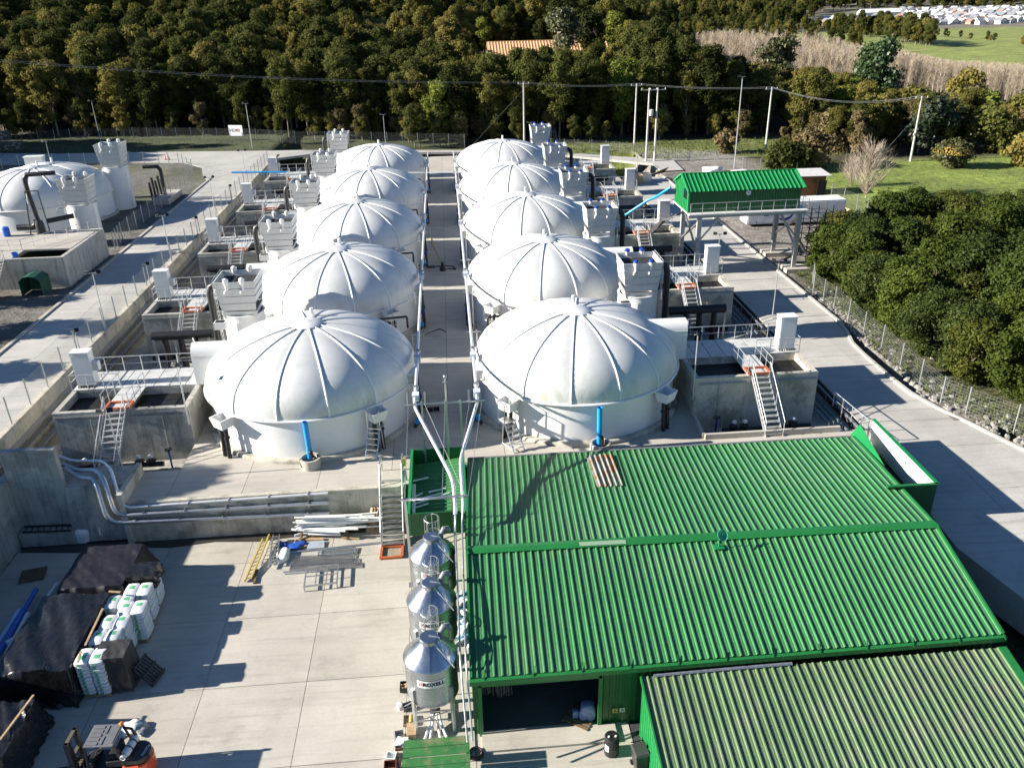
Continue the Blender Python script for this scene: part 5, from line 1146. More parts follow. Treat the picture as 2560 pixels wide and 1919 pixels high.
fence('low mesh fence round the gravel corner behind the last tank', [(19, 96.8, .1), (28.1, 93, .0), (38, 84, -.1), (46, 75, -.12), (52, 69, -.12)], 1.6, 2.6)
t = fence('dark boarded fence panels by the wooden shed', [(50.0, 52.5, -.1), (50.6, 46.5, -.1), (50.8, 41.5, -.1)], 2.0, 2.6)
MB().box(-.9, .3, 2.4, 2.46, .05, 2.0).build('solid_panel', BLACK, t)

def lamp(label, p, h, floods, az=0, name='lamp_post', r=.05, arm=.45, group='site lamp posts'):
    t = thing(name, label, 'lamp', p, group, az)
    MB().tube([(0, 0, 0), (0, 0, h)], r, 8, r1=r*.7).build('pole', STEEL, t)
    MB().bar((-arm, 0, h), (arm, 0, h), .05).build('arm', STEEL, t)
    for x in floods:
        b = MB().box(-.16, .16, -.05, .05, -.13, .13).build('floodlight', BLACK, t, 0, (x*arm, -.06, h+.08)); b.rotation_euler = (R(-35), 0, R(x*25))
        MB().box(-.13, .13, -.056, -.051, -.1, .1).build('lamp_glass', GLASS, b)
    return t
for k, y in enumerate((13.6, 31.7, 50, 68)): lamp('tall twin floodlight post on the lane wall, %s from the yard corner' % ORD[k], (-27.15, y, 1.62), 4.6, (-1, 1), R(10))
for k, y in enumerate((8.2, 24.6, 41.5, 58)): lamp('short floodlight post on the lane wall, %s from the yard corner' % ORD[k], (-27.05, y, 1.62), 1.9, (.4,), R(20), 'floodlight_post', .04, .3)
p = px(261, 1150, z=0); lamp('floodlight post beside the cable ducts at the first lane-side basin', (-18.9, -7.7, -.1), 4.7, (-1, .3), R(10))
lamp('floodlight post on the inner corner of the first lane-side basin', (-16.0, -3.85, 1.5), 4.0, (-.5, .2), R(-15), arm=.3); lamp('floodlight post on the inner corner of the first hut-side basin', (15.85, -3.85, 1.2), 4.6, (.2,), R(15), arm=.25)
lamp('twin floodlight post at the road edge behind the first hut-side cabinet', px(1640+1190/4.096, 400+1620/4.096, z=0), 5.0, (-1, 1), R(-8)); lamp('twin floodlight post at the road edge before the stilt hut', (25.6, 22.5, 0), 4.6, (-1, 1), R(-8)); lamp('slim floodlight post at the road end beyond the stilt hut', (26.6, 62, 0), 4.6, (-1, 1), 0)
lamp('plain lamp post on the fence line near the last hut-side tower', (15.0, 92.0, 0), 5.2, (-1, 1)); lamp('plain lamp post behind the last lane-side tank', (-9.6, 97.2, .6), 6.0, (-1, 1))
for x, y, h, lb in ((-63.2, 113.2, 7.2, 'tall twin lamp post rising behind the side-lot tower'), (-32.7, 99.5, 7.4, 'tall twin lamp post beside the white banner')): lamp(lb, (x, y, 1.4), h, (-1, 1), 0, 'street_lamp', .07)
lamp('tall lamp post on the grass behind the stilt hut', (44.5, 74.5, -.1), 13.2, (-1,), 0, 'street_lamp', .09, .5); lamp('lamp post among the side-lot fence beyond the domes', (-61, 86.5, 1.4), 4.2, (-1, 1), 0)
# power poles and wires
def ppole(label, base, h, arm=1.0, extra=None, az=0):
    t = thing('power_pole', label, 'pole', base, 'concrete power poles', az)
    MB().tube([(0, 0, 0), (0, 0, h)], .19, 10, r1=.12).build('pole', POLEC, t, 40); MB().bar((-arm, 0, h-.25), (arm, 0, h-.25), .12).build('crossarm', POLEC, t)
    for x in (-.9, 0, .9): MB().lathe([(.04, 0), (.09, .03), (.05, .1), (.08, .16), (.001, .26)], 8, (x*arm, 0, h-.19)).build('insulator', TOWERW, t, 40)
    if extra == 'transformer':
        MB().lathe([(.001, -.5), (.3, -.5), (.33, -.4), (.33, .4), (.001, .5)], 14, (.42, -.2, h-3.6)).build('transformer', TOWERW, t, 40); MB().box(-.15, .15, -.35, -.18, 2.2, 2.9).build('meter_box', TOWERW, t)
    if extra == 'low': MB().bar((-.2, 0, h-1.4), (1.4, 0, h-1.4), .1).build('lower_arm', POLEC, t); MB().lathe([(.05, -.2), (.12, -.15), (.12, .15), (.001, .2)], 10, (-.25, -.1, h-5.5)).build('lamp_housing', TOWERW, t, 40)
    return Vector(base)+Vector((0, 0, h))
b1, b2, b3, b4 = (14.7, 100.0, .8), (34.0, 97.5, -.1), (54.3, 88.0, -.12), (72.6, 74.9, -.12)
t1 = ppole('power pole behind the last hut-side tower at the forest edge', b1, 10.0); t2 = ppole('power pole just behind the transformer pair', b2, 10.3); t3 = ppole('power pole at the forest edge behind the stilt hut roof', b3, 10.1); t4 = ppole('leaning power pole with a double arm on the meadow', b4, 9.6, extra='low')
bpy.data.objects[-1:]
ppole('transformer pole carrying a grey canister', (32.6, 82.2, -.1), 11.2, 1.3, 'transformer'); ppole('plain twin of the transformer pole beside it', (33.9, 82.0, -.1), 11.2, 1.3)
def wire(label, a, b, sag, r=.015, offs=((0, 0),)):
    t = thing('power_line', label, 'wire', a); a = Vector(a); b = Vector(b)
    for ox, oz in offs:
        P = []
        for k in range(15): f = k/14; p = a.lerp(b, f)-a; P.append((p.x+ox*.2, p.y+ox, p.z+oz-4*sag*f*(1-f)))
        MB().tube(P, r, 5).build('wire', WIRE, t)
OF = ((-.8, 0), (0, .1), (.8, 0))
wire('overhead wires running over the forest to the first power pole', px(-160, 138, Y=62), t1, 1.0, .018, OF[:2]); wire('overhead wires from the first power pole to the transformer pair', t1, t2, .5, .014, OF); wire('overhead wires between transformer pair and the middle power pole', t2, t3, .4, .014, OF); wire('sagging overhead wires to the meadow power pole', t3, t4, 1.5, .016, OF)
wire('guy wire slanting down from the meadow pole', t4-Vector((0, 0, 2.5)), px(1700+1255/2.572, 1040/2.572, z=-.1), 0, .012); wire('guy wire slanting down from the pole behind the last tower', t1-Vector((0, 0, 1.2)), (5.5, 99, .8), 0, .012)
# banner on the back fence
a, b = px(571, 325, Y=109.1), px(607, 341, Y=108.2)
t = thing('banner', 'white banner with grey letters and red chevrons on the dark fence', 'sign', ((a.x+b.x)/2, 109.0, 2.2)); wd, hg = (b.x-a.x)/2+.02, 1.0; o = t.location
t.rotation_euler = (0, 0, math.atan2(-3.1, 10.3)); MB().box(-wd*1.04, wd*1.04, 0, .02, 0, 2*hg*.95).build('cloth', mat('banner_white', (.85, .86, .88), .6), t)
me = text_mesh('HDK', .78, .003, .015); me.materials.clear(); me.materials.append(mat('banner_grey', (.09, .09, .11), .6)); l_ = link(me, 'lettering', t, (-.36, -.012, .98)); l_.rotation_euler = (R(90), 0, 0)
for k in range(4):
    x = .32+k*.13; MB().add([(x+.18, -.008, .68), (x+.25, -.008, .68), (x+.07, -.008, .98), (x, -.008, .98), (x+.25, -.008, 1.28), (x+.18, -.008, 1.28)], [(0, 1, 2, 3), (3, 2, 4, 5)]).build('chevron', RED, t)
# gabion terrace, stones kept as one mass
t = thing('gabion_wall', 'two-tier gabion wall of pale stones beyond the far road', 'wall', (-84, 108, 1.4)); m_ = MB(); r_ = random.Random(5)
for x0, x1, y, z0, z1 in ((-14, 9.5, -1.6, 0, 1.5), (-14, 7.0, 0, 1.5, 3.1)):
    MB().box(x0, x1, y+.15, y+1.5, z0, z1-.05).build('gabion_core', mat('stone_dark', (.10, .095, .08), .9), t)
    for k in range(int((x1-x0)*(z1-z0)*7)):
        x, z, s_ = r_.uniform(x0, x1), r_.uniform(z0, z1-.1), r_.uniform(.13, .26); yy_ = y+r_.uniform(.0, .16)
        m_.add([(x-s_, yy_, z), (x, yy_-.1, z-s_*.6), (x+s_, yy_, z), (x, yy_-.1, z+s_*.7), (x, yy_+.2, z)], [(0, 1, 3), (1, 2, 3), (0, 4, 1), (1, 4, 2), (2, 4, 3), (3, 4, 0)])
tag(m_.build('gabion_stone', mat('gabion_stone', (.33, .31, .26), .9, 0, .35, 3), t), kind='stuff')
for k, x in enumerate((1065, 1088)):
    p = tile(0, 0, x, 1028, z=1.5); t = thing('traffic_cone', ['red and white traffic cone nearer the bend of the far road', 'red and white traffic cone next to its twin by the lot fence'][k], 'cone', p)
    MB().lathe([(.16, .02), (.09, .45), (.04, .72), (.001, .72)], 12).build('cone_body', mat('cone_red', (.8, .08, .03), .5), t, 40); MB().box(-.2, .2, -.2, .2, 0, .03).build('cone_base', BLACK, t); MB().lathe([(.115, .34), (.088, .48)], 12).build('cone_band', WHITE, t, 40)

# ---------------------------------------------------------------- ducts in the trenches
for k, (x, z, w_) in enumerate(((-26.75, .55, .34), (-26.6, .1, .42), (-26.3, -.45, .5))):
    t = thing('cable_tray', ['upper covered cable tray on the lane retaining wall', 'middle covered cable tray on the lane retaining wall', 'lower broad cable tray deep beside the lane-side basins'][k], 'tray', (x, -7, z))
    for q in range(16): MB().box(-w_/2, w_/2, q*5, q*5+4.97, -.06, .06).build('tray_cover', GALV, t)
t = thing('pipe_rack', 'long blue-grey pipe rack in the trench along the hut-side road', 'rack', (25.2, -6.5, -1.0))
for x, z in ((-.4, .35), (0, .35), (.4, .35), (.75, .9)): MB().bar((x, 0, z), (x, 74, z), .12).build('pipe', mat('bluegrey_steel', (.22, .27, .31), .5, .4), t)
for k in range(30): MB().bar((.75, k*2.5, 0), (.75, k*2.5, .95), .06).build('post', GALV, t)
rail('railing', tag(thing('road_railing', 'short galvanised railing where the trench meets the warehouse corner', 'railing', (25.9, -8, 0))), [[(0, 0, 0), (-.4, 4.5, 0)]])

# ================================================================ STILT HUT
H = thing('stilt_hut', 'green metal hut standing on tall steel stilts above the road', 'building', (28.8, 27.5, 0)); h3 = lambda x, y, z: (x-28.8, y-27.5, z)
for x in (24.3, 34.0):
    for y in (24.9, 30.4): MB().bar(h3(x, y, -.9 if x < 30 else .3), h3(x, y, 5.55), .42, .38).build('leg', mat('stilt_steel', (.40, .41, .41), .5, .3), H)
for x in (24.3, 34.0):
    MB().bar(h3(x, 24.9, 2.2), h3(x, 30.4, 5.2), .16).build('brace', GALV, H); MB().bar(h3(x, 30.4, 2.2), h3(x, 24.9, 5.2), .16).build('brace', GALV, H)
for x0, x1 in ((24.3, 26.2), (34.0, 32.1)): MB().bar(h3(x0, 24.9, 3.2), h3(x1, 24.9, 5.5), .14).build('brace', GALV, H)
MB().bar(h3(34.0, 30.4, 1.2), h3(37.6, 33.5, .0), .2).build('brace', GALV, H); MB().bar(h3(34.0, 24.9, 3.4), h3(36.6, 26.2, .0), .18).build('brace', GALV, H)
for y in (24.9, 30.4): MB().box(*(v for q in zip(h3(23.2, y-.13, 5.56), h3(34.6, y+.13, 5.84)) for v in q)).build('beam', mat('stilt_steel', (1, 1, 1)), H)
MB().box(*(v for q in zip(h3(23.2, 24.55, 5.845), h3(34.75, 31.0, 5.95)) for v in q)).build('deck', mat('deck_steel', (.62, .62, .60), .5), H)
HX0, HX1, HY0, HY1, HE, HR = 23.3, 34.15, 25.5, 30.3, 8.02, 9.1
VPH = [(0, 0), (.3, 0), (.4, 1), (.6, 1), (.7, 0), (1, 0)]
ribbed('wall_sheet', H, h3(HX0, HY0, HE), h3(HX1, HY0, HE), h3(HX0, HY0, 5.96), h3(HX1, HY0, 5.96), (0, -1, 0), 44, 4, GREENW, .03, VPH)  # front wall's shade put into the colour, a darker green than the gables
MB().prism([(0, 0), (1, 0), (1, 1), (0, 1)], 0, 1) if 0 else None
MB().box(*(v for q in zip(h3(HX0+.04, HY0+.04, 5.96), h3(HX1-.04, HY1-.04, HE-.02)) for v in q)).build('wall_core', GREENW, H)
ym = 27.9
g_ = MB(); n_ = 20
for k in range(n_):
    y0, y1 = HY1+(HY0-HY1)*k/n_, HY1+(HY0-HY1)*(k+1)/n_; zt_f = lambda y: HE+(HR-HE)*(1-abs(y-ym)/max(.1, (HY1-ym) if y > ym else (ym-HY0)))
    x = HX0-(.0 if k % 2 else .035); g_.hexa([h3(x, y1, 5.96), h3(x+.05, y1, 5.96), h3(x+.05, y0, 5.96), h3(x, y0, 5.96)], [h3(x, y1, zt_f(y1)), h3(x+.05, y1, zt_f(y1)), h3(x+.05, y0, zt_f(y0)), h3(x, y0, zt_f(y0))])
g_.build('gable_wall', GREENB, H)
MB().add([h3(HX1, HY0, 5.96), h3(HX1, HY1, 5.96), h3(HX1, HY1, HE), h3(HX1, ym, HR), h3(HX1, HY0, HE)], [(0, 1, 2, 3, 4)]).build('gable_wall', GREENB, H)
hr = MB().tube([h3(HX0-.1, ym, HR+.04), h3(HX1+.2, ym, HR+.04)], .07, 6).build('roof', GREENB, H)
for A_, B_, C_, D_, nr in (((HX0-.15, ym, HR), (HX1+.25, ym, HR), (HX0-.15, HY0-.3, HE-.08), (HX1+.25, HY0-.3, HE-.08), (0, -.4, 1)), ((HX0-.15, HY1+.25, HE-.08), (HX1+.25, HY1+.25, HE-.08), (HX0-.15, ym, HR), (HX1+.25, ym, HR), (0, .4, 1))):
    ribbed('roof_sheet', hr, h3(*A_), h3(*B_), h3(*C_), h3(*D_), nr, 27, 3, GREENB, .07, [(0, 0), (.62, 0), (.70, 1), (.86, 1), (.94, 0), (1, 0)])
for p, q in (((HX0-.15, HY0-.32, HE-.07), (HX0-.15, ym, HR+.03)), ((HX0-.15, ym, HR+.03), (HX0-.15, HY1+.25, HE-.07)), ((HX1+.25, HY0-.32, HE-.07), (HX1+.25, ym, HR+.03))): MB().bar(h3(*p), h3(*q), .12, .14).build('verge_trim', mat('green_bright', (.02, .33, .10), .4), H)
MB().bar(h3(HX0, HY0-.04, 5.96), h3(HX0, HY0-.04, HE), .16).build('corner_trim', mat('green_bright', (1, 1, 1)), H)
p = px(1640+298/4.096, 400+342/4.096, X=HX0-.05); wn = MB().box(*(v for q in zip(h3(HX0-.07, p.y-.5, p.z-.45), h3(HX0-.045, p.y+.5, p.z+.45)) for v in q)).build('window', mat('hut_window', (.012, .012, .012), .2), H)
p = px(1640+948/4.096, 400+335/4.096, Y=HY0-.05); sg = MB().lathe([(.001, -.02), (.24, -.02), (.24, .02), (.001, .02)], 20).build('round_sign', WHITE, H, 30, h3(p.x, p.y, p.z)); sg.rotation_euler = (R(90), 0, 0)
for z in (.04, -.02): MB().box(-.11, .11, z-.012, z+.012, .021, .024).build('sign_mark', DBLUE, sg)
rail('railing', H, [[h3(23.3, 24.6, 5.95), h3(34.65, 24.6, 5.95), h3(34.65, 26.0, 5.95)]], 1.05)
for k, (x, y) in enumerate(((34.3, 24.9), (34.2, 30.4))): tag(MB().box(x-1.2, x+1.9, y-.8, y+.8, -.6, .32).build('footing', CONC), ['concrete footing under the hut leg nearest the mesh fence', 'concrete footing under the hut leg by the scaffold'][k], 'footing')
m_ = MB()
for k in range(9): y = 26.5+.12*k; m_.tube([h3(23.6, y, 5.7), h3(22.6, y+.2, 5.55-.05*k), h3(21.6, y+1.0, 4.6), h3(20.6, y+2.0, 3.2)], .05, 6)
m_.build('hose_bundle', BLACKP, H)
P = [px(1640+x/4.096, 400+y/4.096, Y=yy_) for x, y, yy_ in ((150, 280, 30.0), (60, 340, 30.5), (0, 380, 31.2))]+[px(1640-80/4.096, 400+410/4.096, Y=32), px(1560, 540, Y=33)]
tag(MB().tube(P, .14, 10).build('blue_hose', BLUE, None, 40), 'blue hose hanging from the stilt hut to a basin', 'hose')
# scaffold tower behind the hut legs
t = thing('scaffold', 'rusty scaffold frame standing behind the hut legs', 'scaffold', (36.4, 27.6, -.1)); SCF = mat('scaffold_rust', (.14, .115, .095), .7, .2, .3, 3)
for x in (0, 1.5, 3.0):
    for y in (0, 1.7, 3.4): MB().tube([(x, y, 0), (x, y, 5.2)], .045, 6).build('standard', SCF, t)
for z in (.5, 1.5, 2.5, 3.5, 4.5):
    for y in (0, 1.7, 3.4): MB().tube([(-.2, y, z), (3.2, y, z)], .03, 5).build('ledger', SCF, t)
    for x in (0, 1.5, 3.0): MB().tube([(x, -.2, z), (x, 3.6, z)], .03, 5).build('transom', SCF, t)
for k in range(4): MB().tube([(0 if k % 2 else 3, 0, k*1.2), (3 if k % 2 else 0, 0, k*1.2+1.4)], .03, 5).build('brace', SCF, t)
# container with blue swooshes
t = thing('container', 'long white container with blue swooshes behind the stilt hut', 'container', (35.0, 41.2, -.05)); 
MB().box(0, 11.5, 0, 2.4, .28, 2.75).build('body', mat('container_white', (.78, .79, .80), .45), t)
for k in range(11): MB().box(.15+k*1.03, 1.08+k*1.03, -.02, -.001, .4, 2.6).build('side_panel', mat('container_white', (1, 1, 1)), t)
for x in (.8, 4.2, 7.6, 10.6): MB().box(x-.15, x+.15, .2, 2.2, 0, .279).build('skid', BLACK, t)
for k, (x, z, r_, a0, a1) in enumerate(((.3, 2.55, .9, -75, 10), (2.1, 2.3, 1.0, -120, 5), (4.3, 1.9, 1.2, -130, -10), (2.6, 1.55, 1.8, -150, -60))):
    n_ = 12; vs = []
    for j in range(n_+1):
        a = R(a0+(a1-a0)*j/n_); w_ = .16*math.sin(math.pi*(j+.6)/(n_+1.2)); vs += [(x+(r_-w_)*math.cos(a), -.03, max(.42, min(2.58, z+(r_-w_)*math.sin(a)))), (x+(r_+w_)*math.cos(a), -.03, max(.40, min(2.6, z+(r_+w_)*math.sin(a))))]
    MB().add(vs, [(2*j, 2*j+1, 2*j+3, 2*j+2) for j in range(n_)]).build('swoosh', DBLUE, t)
tag(pb('white_tank', (47.0, 49.4, 36.2, 37.6, -.1, 1.1), WHITE, None, .15), 'low white tank beside the thicket and scaffold', 'tank')
t = thing('wooden_shed', 'small brown wooden shed with a white flat roof', 'shed', (47.0, 55.5, -.1)); MB().box(0, 3.4, 0, 3, 0, 2.5).build('wall', mat('shed_brown', (.22, .10, .04), .8, 0, .25, 2), t)
for k in range(11): MB().box(.02+k*.31, .30+k*.31, -.03, -.001, .05, 2.45).build('board', mat('shed_brown', (1, 1, 1)), t)
MB().hexa([(-.5, -.4, 2.55), (4.0, -.4, 2.5), (4.0, 3.3, 2.5), (-.5, 3.3, 2.55)], [(-.5, -.4, 2.62), (4.0, -.4, 2.57), (4.0, 3.3, 2.85), (-.5, 3.3, 2.9)]).build('roof', mat('shed_roof', (.62, .60, .57), .6), t)
p = px(1640+1840/4.096, 400+575/4.096, z=0); t = thing('scrap_tub', 'pale round tub filled with dark scrap near the boarded fence', 'tub', p)
MB().lathe([(1.5, 0), (1.6, 0), (1.6, .8), (1.5, .8), (1.5, .4), (.001, .4)], 24).build('tub_wall', mat('tub_tan', (.50, .38, .28), .7), t, 30); m_ = MB(); r_ = random.Random(3)
for k in range(16): m_.ball((r_.uniform(-1, 1), r_.uniform(-1, 1), .55+.2*r_.random()), r_.uniform(.2, .4), 7)
m_.build('scrap', BLACKP, t, 50)
lump('rubble_bag', 'big white bulk bag behind the stilt hut roof', 'bag', (40.5, 72.5, -.1), 1.3, .8, .8, PAPER, 33, .35); lump('rubble_bag', 'flat white sheet heap next to the big bulk bag', 'bag', (44.5, 71.5, -.1), 1.2, .8, .35, PAPER, 34, .4)
for k, (x, y) in enumerate(((27.6, 66.5), (29.0, 67.3))): crate(['plywood crate behind the stilt hut gable', 'grey lattice crate next to the plywood crate'][k], (x, y, 0), .8, .7, 1.2, (mat('plywood', (.50, .36, .20), .8), GALV)[k])
for k in range(5):
    tag(MB().bar((30+k*.5, 70.5+.3*k, .05+.1*k), (33+k*.2, 72+.2*k, .3+.12*k), .15, .1).build('timber', WOODD), 'weathered timber in the heap on the gravel behind the hut', 'timber', 'timbers in the gravel heap')

# ================================================================ SIDE LOT
t0 = make_tank(-1, full=False); t0.location = px(275/3.604, 320+360/3.604, z=7.8)-Vector((0, 0, 6.3)); t0.location.z = 1.5; t0['label'] = 'white ribbed dome tank standing alone in the side lot'
dup(t0, (px(410/3.604, 320+335/3.604, z=7.6).x, px(410/3.604, 320+335/3.604, z=7.6).y, 1.4), 'white ribbed dome tank half hidden behind the side-lot dome')
tA = make_tower(1, 5.2, False, False); tA.location = (-40.3, 57.2, 1.5); tA['label'] = 'tall louvred tower on a long drum beside the side-lot fence'
tB = make_tower(1, 4.4, False, False); tB.location = (-38.2, 40.4, 1.5); tB['label'] = 'louvred tower behind the stained side-lot basin'
sb = thing('side_basin', 'stained concrete basin with a roof deck in the side lot', 'basin', (-39.5, 30.5, 1.4)); q3 = lambda x, y, z: (x+39.5, y-30.5, z-1.4)
SBM = mat('concrete_mossy', (.42, .41, .37), .9, 0, .2, .8, .3, 15, streak=.95, streak_col=(.035, .035, .02))
def sbx(nm, a, b, mt=SBM): MB().box(*(v for q in zip(q3(*a), q3(*b)) for v in q)).build(nm, mt, sb)
sbx('side_wall', (-34.9, 25.4, 1.4), (-34.55, 35.6, 4.3)); sbx('front_wall', (-46, 25.4, 1.4), (-34.91, 25.75, 4.3)); sbx('back_wall', (-46, 35.2, 1.4), (-34.91, 35.59, 4.3)); sbx('deck', (-46, 28.3, 4.18), (-34.92, 35.18, 4.33), CONC); sbx('cover_slab', (-46, 25.76, 4.16), (-39.2, 28.29, 4.31), CONC); sbx('water', (-46, 25.8, 2.4), (-35, 35.1, 2.5), DARKW)
rail('railing', sb, [[q3(-34.8, 35.3, 4.3), q3(-39.4, 28.4, 4.3), q3(-45, 28.4, 4.3)]], 1.0)
stair(sb, -41.4+39.5, -39.6+39.5, 25.3-30.5, 2.9, 21.6-30.5, .0, 13, mat('stair_pale', (.45, .44, .40), .7), .3)
dr = thing('drum', 'blue plastic drum standing on the side-lot basin deck', 'drum', px(68/3.604, 320+975/3.604, z=4.33)); MB().lathe([(.001, 0), (.3, 0), (.33, .15), (.33, .8), (.27, .95), (.001, .95)], 22).build('drum_body', mat('mid_blue', (1, 1, 1)), dr, 40)
dr = thing('bucket', 'bright blue bucket at the head of the side-lot stair', 'bucket', px(138/3.604, 320+1160/3.604, z=4.33)); MB().lathe([(.001, 0), (.22, 0), (.28, .4), (.25, .4), (.2, .05), (.001, .05)], 16).build('bucket_body', mat('mid_blue', (1, 1, 1)), dr, 40)
pm = thing('pump_set', 'black pump and elbow pipes on the side-lot basin deck', 'pump', px(380/3.604, 320+950/3.604, z=4.33)); MB().lathe([(.001, 0), (.45, 0), (.4, .9), (.32, 1.3), (.001, 1.35)], 14).build('pump_body', BLACKP, pm, 40)
MB().tube([(-2.6, .8, .5), (-1.1, .8, .5), (-.7, .8, .7), (-.6, .8, 1.2)], .3, 10).build('suction_pipe', BLACKP, pm, 40); m_ = MB()
for x in (-1.0, .9): m_.tube([(x, -.2, 0), (x-.35*x/abs(x), .2, 4.2)], .06, 6)
m_.tube([(-.65, .2, 4.2), (.55, .2, 4.2)], .06, 6); m_.build('pump_frame', BLACKP, pm)
MB().tube([(-.2, .3, 1.2), (-.5, .5, 3.6), (-.6, .6, 5.3), (-.3, .7, 5.7), (2.2, 1.2, 5.7)], .22, 10).build('delivery_pipe', BLACKP, pm, 40); MB().tube([(.3, .9, 1.0), (2.6, 2.0, 1.2)], .25, 10).build('outlet_pipe', BLACKP, pm, 40)
gs = thing('green_kennel', 'small open dark green sheet shelter beside the stained basin', 'shelter', (-37.0, 24.2, 1.45)); GK = mat('kennel_green', (.02, .10, .06), .5)
sd_ = [(-.95, 1.35), (-.5, 1.72), (0, 1.82), (.5, 1.72), (.95, 1.35)]
for a, b in zip(sd_, sd_[1:]): MB().hexa([(a[0], -1.0, a[1]-.03), (b[0], -1.0, b[1]-.03), (b[0], .95, b[1]-.03), (a[0], .95, a[1]-.03)], [(a[0], -1.0, a[1]), (b[0], -1.0, b[1]), (b[0], .95, b[1]), (a[0], .95, a[1])]).build('roof_sheet', GK, gs)
for x in (-.93, .9): MB().box(x, x+.03, -.95, .9, 0, 1.36).build('side_sheet', GK, gs)
MB().box(-.9, .9, .86, .9, 0, 1.5).build('back_sheet', GK, gs)
cb = thing('control_cabinet', 'white control cabinet rising behind the side-lot dome', 'cabinet', px(335/3.604, 320+372/3.604, z=5.6)-Vector((0, 0, 1.0))); MB().box(-1.1, 1.1, -.5, .5, 0, 2.6).build('cabinet_body', WHITE, cb); MB().box(-1.2, 1.2, -.6, .6, 2.601, 2.7).build('cabinet_top', WHITE, cb)
sv_ = thing('side_valves', 'cluster of black valve pipes behind the tall side-lot tower', 'pipe', (-36.9, 59.5, 1.45))
for k in range(5): MB().tube([(-.4+.25*k, .5*k, 0), (-.5+.22*k, .5*k, 2.6+.5*(k % 2))], .16, 8).build('riser', BLACKP, sv_, 40)
MB().tube([(-1.2, 1, 4.4), (.6, 1, 4.4), (.9, 1, 4.0), (.9, 1, .2)], .22, 10).build('header', BLACKP, sv_, 40)
MB().box(.0, 2.0, -1.5, 4.5, 0, .7).build('valve_box', CONC, sv_)
tag(MB().tube([px(579, 431, Y=47.5), px(716, 430, Y=47.2)], .1, 10).build('blue_pipe', BLUE, None, 40), 'long bright blue pipe laid across the lane-side basins', 'pipe')
a, b = px(1005, 432, z=4.15), px(1190, 431, z=4.15); t = thing('cross_pipe', 'silver pipe crossing the corridor between the far domes', 'pipe', a); MB().tube([(0, 0, 0), b-a], .07, 10).build('pipe', SILVER, t, 40)
for x in (.3, .7): c = (b-a)*x; MB().lathe([(.08, -.1), (.1, -.1), (.1, .1), (.08, .1)], 10, (c.x, c.y, c.z)).build('clamp', GALV, t, 40)
tag(MB().tube([px(1073, 588, z=.04), px(1080, 606, z=.04), px(1088, 622, z=.04), px(1098, 645, z=.04), px(1106, 662, z=.1)], .05, 8).build('yellow_hose', YELLOW, None, 40), 'yellow hose lying in the corridor between the domes', 'hose')
p = px(1107, 676, z=0); t = thing('pump', 'small black pump with hoses standing in the corridor', 'pump', p)
MB().lathe([(.001, 0), (.3, 0), (.32, .25), (.2, .4), (.001, .42)], 16).build('pump_body', BLACKP, t, 40); MB().box(-.12, .12, -.1, .1, .42, .85).build('motor', BLACKP, t)
MB().tube([(.3, 0, .1), (.9, .3, .05), (1.3, .1, .05), (1.2, .9, .05), (.2, 1.4, .05), (-1.2, 1.2, .05)], .05, 8).build('hose', BLACKP, t, 40)
tag(MB().box(-.35, .35, -.25, .25, 0, .12).build('tool_tray', BLACKP, None, 0, px(1078, 668, z=.0)), 'flat black tray beside the corridor pump', 'tray')
tag(MB().tube([px(1062, 837, z=.03), px(1080, 828, z=.03), px(1100, 822, z=.03), px(1115, 829, z=.03)], .03, 6).build('cable', BLACKP, None, 40), 'thin black cable lying across the corridor slabs', 'cable')
# ================================================================ VEGETATION, FAR BUILDINGS
def gpx(x, y, off=0):
    """pixel -> first point on the ground"""
    d = _f+_r*(x-1280)/FPX-_u*(y-959.5)/FPX; t = 60.; st = 2.
    while t < 4000:
        p = CAM+d*t
        if p[2] <= terr(p[0], p[1])+off: return Vector((p[0], p[1], terr(p[0], p[1])))
        t += st; st = max(2., t*.008)
    return Vector(CAM+d*3000)
nrs = np.random.RandomState(11)
def quad_mesh(name, P, N, size, mt, ar=1.5):
    """leaf quads at P with normals N"""
    n_ = len(P); N = N/np.linalg.norm(N, axis=1)[:, None]; T = nrs.normal(size=(n_, 3)); T -= N*(T*N).sum(1)[:, None]; T /= np.linalg.norm(T, axis=1)[:, None]; B = np.cross(N, T)
    s = size[:, None]*.5; V = np.stack([P-T*s*ar, P-B*s*.9+N*s*.25, P+T*s*ar, P+B*s*.9+N*s*.25], 1).reshape(-1, 3)
    me = bpy.data.meshes.new(name); me.vertices.add(4*n_); me.vertices.foreach_set('co', V.ravel().astype(np.float32))
    me.loops.add(4*n_); me.loops.foreach_set('vertex_index', np.arange(4*n_, dtype=np.int32)); me.polygons.add(n_)
    me.polygons.foreach_set('loop_start', np.arange(0, 4*n_, 4, dtype=np.int32)); me.polygons.foreach_set('loop_total', np.full(n_, 4, dtype=np.int32))
    me.materials.append(mt); me.update(calc_edges=True); return me
